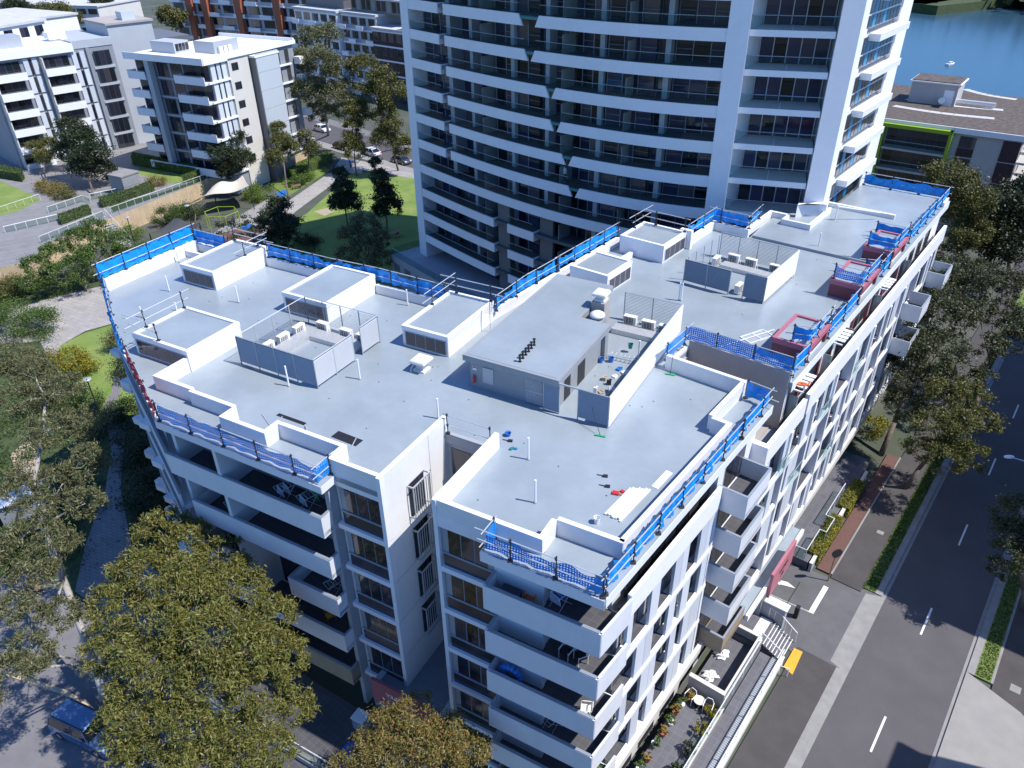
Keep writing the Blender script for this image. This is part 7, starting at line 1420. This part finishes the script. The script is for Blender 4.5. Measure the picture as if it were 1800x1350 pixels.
# ------------- front-left forecourt
def lbx(name, u0, u1, v0, v1, z0, z1, m_): return struct(name, MB().box(FL, u0, u1, v0, v1, z0, z1), m_)
lbx('forecourt', -4.6, -1.0, -17, -4.0, 0, .9, 'balcony_tile'); lbx('forecourt', -7.2, -5.0, -13, -1, 0, .5, 'balcony_tile'); lbx('forecourt', -9.6, -7.5, -12, 0, 0, .25, 'paver_dark')
for (u, v0, v1, z, lb, m_) in ((-4.8, -16.5, -3.6, .9, 'dark-railed forecourt fence in the shade below the left balconies', 1), (-7.35, -12.0, -1.5, .55, 'white forecourt ramp rail nearest the building', 0), (-9.75, -12.0, -2, .3, 'white forecourt ramp rail nearest the road', 0)):
    balus(lb, [FL(u, v0), FL(u, v1)], z, .95, 1.5, 'forecourt rails', bool(m_))
gwL = thing('garden_wall', 'low grey wall beneath the shaded forecourt fence', 'wall', (*FL(-4.9, -16), 0)); obj('masonry', MB().box(FL, -5.0, -4.65, -17, -3.5, 0, .88), 'grey_render', gwL); obj('coping', MB().box(FL, -5.02, -4.62, -17, -3.5, .88, .93), 'kerb', gwL)
tag(obj('floor_disc', MB().lathe((*FL(-3.2, -5.2), .905), [(.55, 0), (.5, .03)], 20), 'bucket_blue'), 'round blue mat on the shaded forecourt', 'mat')
t = thing('display_cabinet', 'small glass-topped cabinet beside the entry sign', 'cabinet', (*FL(-1.6, -5.6), .9)); obj('body', MB().box(FL, -2.0, -1.3, -6.0, -5.2, .9, 1.9), 'alu', t); obj('top', MB().box(FL, -2.05, -1.25, -6.05, -5.15, 1.9, 1.96), 'white_clean', t)
# ------------- clutter on the balconies
def rack(label, F, u, v, z, m_='rail_white', cloth=None):
    x, y = F(u, v); G_ = Fr((x, y), F.deg+20); t = thing('drying_rack', label, 'clothes rack', (x, y, z)); mb = MB()
    for a in (-1, 1):
        obj('leg', MB().tube((*G_(-.45, a*.3), z), (*G_(.35, a*.3), z+.95), .012, 4), m_, t); obj('leg', MB().tube((*G_(.45, a*.3), z), (*G_(-.35, a*.3), z+.95), .012, 4), m_, t)
    for i in range(7): mb.tube((*G_(-.6+i*.2, -.3), z+.95), (*G_(-.6+i*.2, .3), z+.95), .008, 4)
    for a in (-1, 1): mb.tube((*G_(-.6, a*.3), z+.95), (*G_(.6, a*.3), z+.95), .012, 4)
    obj('top_frame', mb, m_, t)
    for i, cm in enumerate(cloth or []): obj('hung_cloth', MB().add([(*G_(-.4+i*.35, -.28), z+.96), (*G_(-.4+i*.35, .28), z+.96), (*G_(-.34+i*.35, .30), z+.45), (*G_(-.46+i*.35, -.26), z+.5), (*G_(-.36+i*.35, -.28), z+.96), (*G_(-.36+i*.35, .28), z+.96), (*G_(-.30+i*.35, .30), z+.45), (*G_(-.42+i*.35, -.26), z+.5)], [(0, 1, 2, 3), (7, 6, 5, 4), (0, 4, 5, 1), (2, 6, 7, 3), (1, 5, 6, 2), (3, 7, 4, 0)]), cm, t)
rack('clothes rack with pale and green laundry on the top left balcony', FL, .2, -8.2, 16.0, cloth=['cloth_white', 'cloth_dark', 'green_plastic']); rack('clothes rack with white sheets on the top left balcony', FL, .2, -9.8, 16.0, cloth=['cloth_white', 'cloth_white', 'cloth_dark']); rack('empty white clothes rack on the small left balcony', FL, .1, -7.4, 10.0); rack('clothes rack at the left end of the fourth-floor balcony', FL, .2, -14.4, 13.0, cloth=['cloth_white', 'cloth_dark'])
rack('clothes rack with blue laundry on the top corner balcony', FL, .5, 6.4, 16.0, cloth=['cloth_white', 'shirt_blue', 'cloth_white']); rack('dark clothes rack on the lowest corner balcony', FL, .2, 6.3, 7.0, cloth=None)
chair('orange plastic chair on the top corner balcony', FL, .1, 5.1, 16.0, 0, 'orange'); chair('white folding chair on the second corner balcony', FL, .3, 7.6, 13.0, 40); chair('white slatted chair on the third corner balcony', FL, -.2, 8.2, 10.0, 70, 'ac_body'); chair('white folding chair beside another on the second corner balcony', FL, .2, 6.9, 13.0, 10); chair('grey armchair on the top left balcony by the windows', FL, .7, -6.9, 16.0, 0, 'cloth_dark'); chair('yellow chair on the lower left balcony', FL, .2, -8.5, 7.0, 30, 'yellow')
t = thing('inflatable_ring', 'blue inflatable pool ring leaning on the third corner balcony', 'pool ring', (*FL(-.4, 4.2), 10.0)); mb = MB(); pts = [(*FL(-.4+.0*k, 4.2+.55*math.cos(k*math.pi/8)), 10.65+.55*math.sin(k*math.pi/8)) for k in range(17)]; obj('ring', mb.path(pts, .17, 8), 'bucket_blue', t, True)
t = thing('storage_box', 'dark blue covered box on the top corner balcony', 'box', (*FL(-.3, 4.2), 16.0)); obj('body', MB().box(FL, -.6, -.1, 3.8, 4.7, 16.01, 16.6), 'cloth_dark', t); obj('lid', MB().box(FL, -.63, -.07, 3.77, 4.73, 16.6, 16.68), 'cloth_dark', t)
for fz, nm in ((4, 'lowest'),):
    x, y = FR(-.8, .35); t = thing('planter', 'green planter trough on the '+nm+' corner balcony', 'planter', (x, y, fz)); obj('trough', MB().box(FR, -1.6, -.2, .2, .45, fz+.01, fz+.35), 'teal', t); p = lobe_points((*FR(-.9, .32), fz+.6), .4, 400, 8); o = bpy.data.objects.new('foliage', leaf_mesh('foliage', p, .16, .08, 'leaf_green', 0)); C.objects.link(o); o.parent = t; o.matrix_parent_inverse = Matrix.Translation((-x, -y, -fz))
# boat on the river
x, y = XY(1670, 114, .1); t = thing('motor_boat', 'small white motor boat on the river', 'boat', (x, y, .06)); F = Fr((x, y), 60); obj('hull', MB().add([(*F(-1.5, -0.5), .06), (*F(-1.5, 0.5), .06), (*F(1, 0.45), .06), (*F(1.7, 0), .06), (*F(1, -0.45), .06), (*F(-1.5, -0.625), .5), (*F(-1.5, 0.625), .5), (*F(1, 0.575), .5), (*F(2, 0), 0.6), (*F(1, -0.575), .5)], [(4, 3, 2, 1, 0), (5, 6, 7, 8, 9), (0, 1, 6, 5), (1, 2, 7, 6), (2, 3, 8, 7), (3, 4, 9, 8), (4, 0, 5, 9)]), 'white_clean', t); obj('cabin', MB().box(F, -.5, .6, -.4, .4, .5, 1.0), 'white_clean', t); obj('cabin_window', MB().box(F, -.4, .61, -.41, .41, .7, .9), 'car_glass', t)
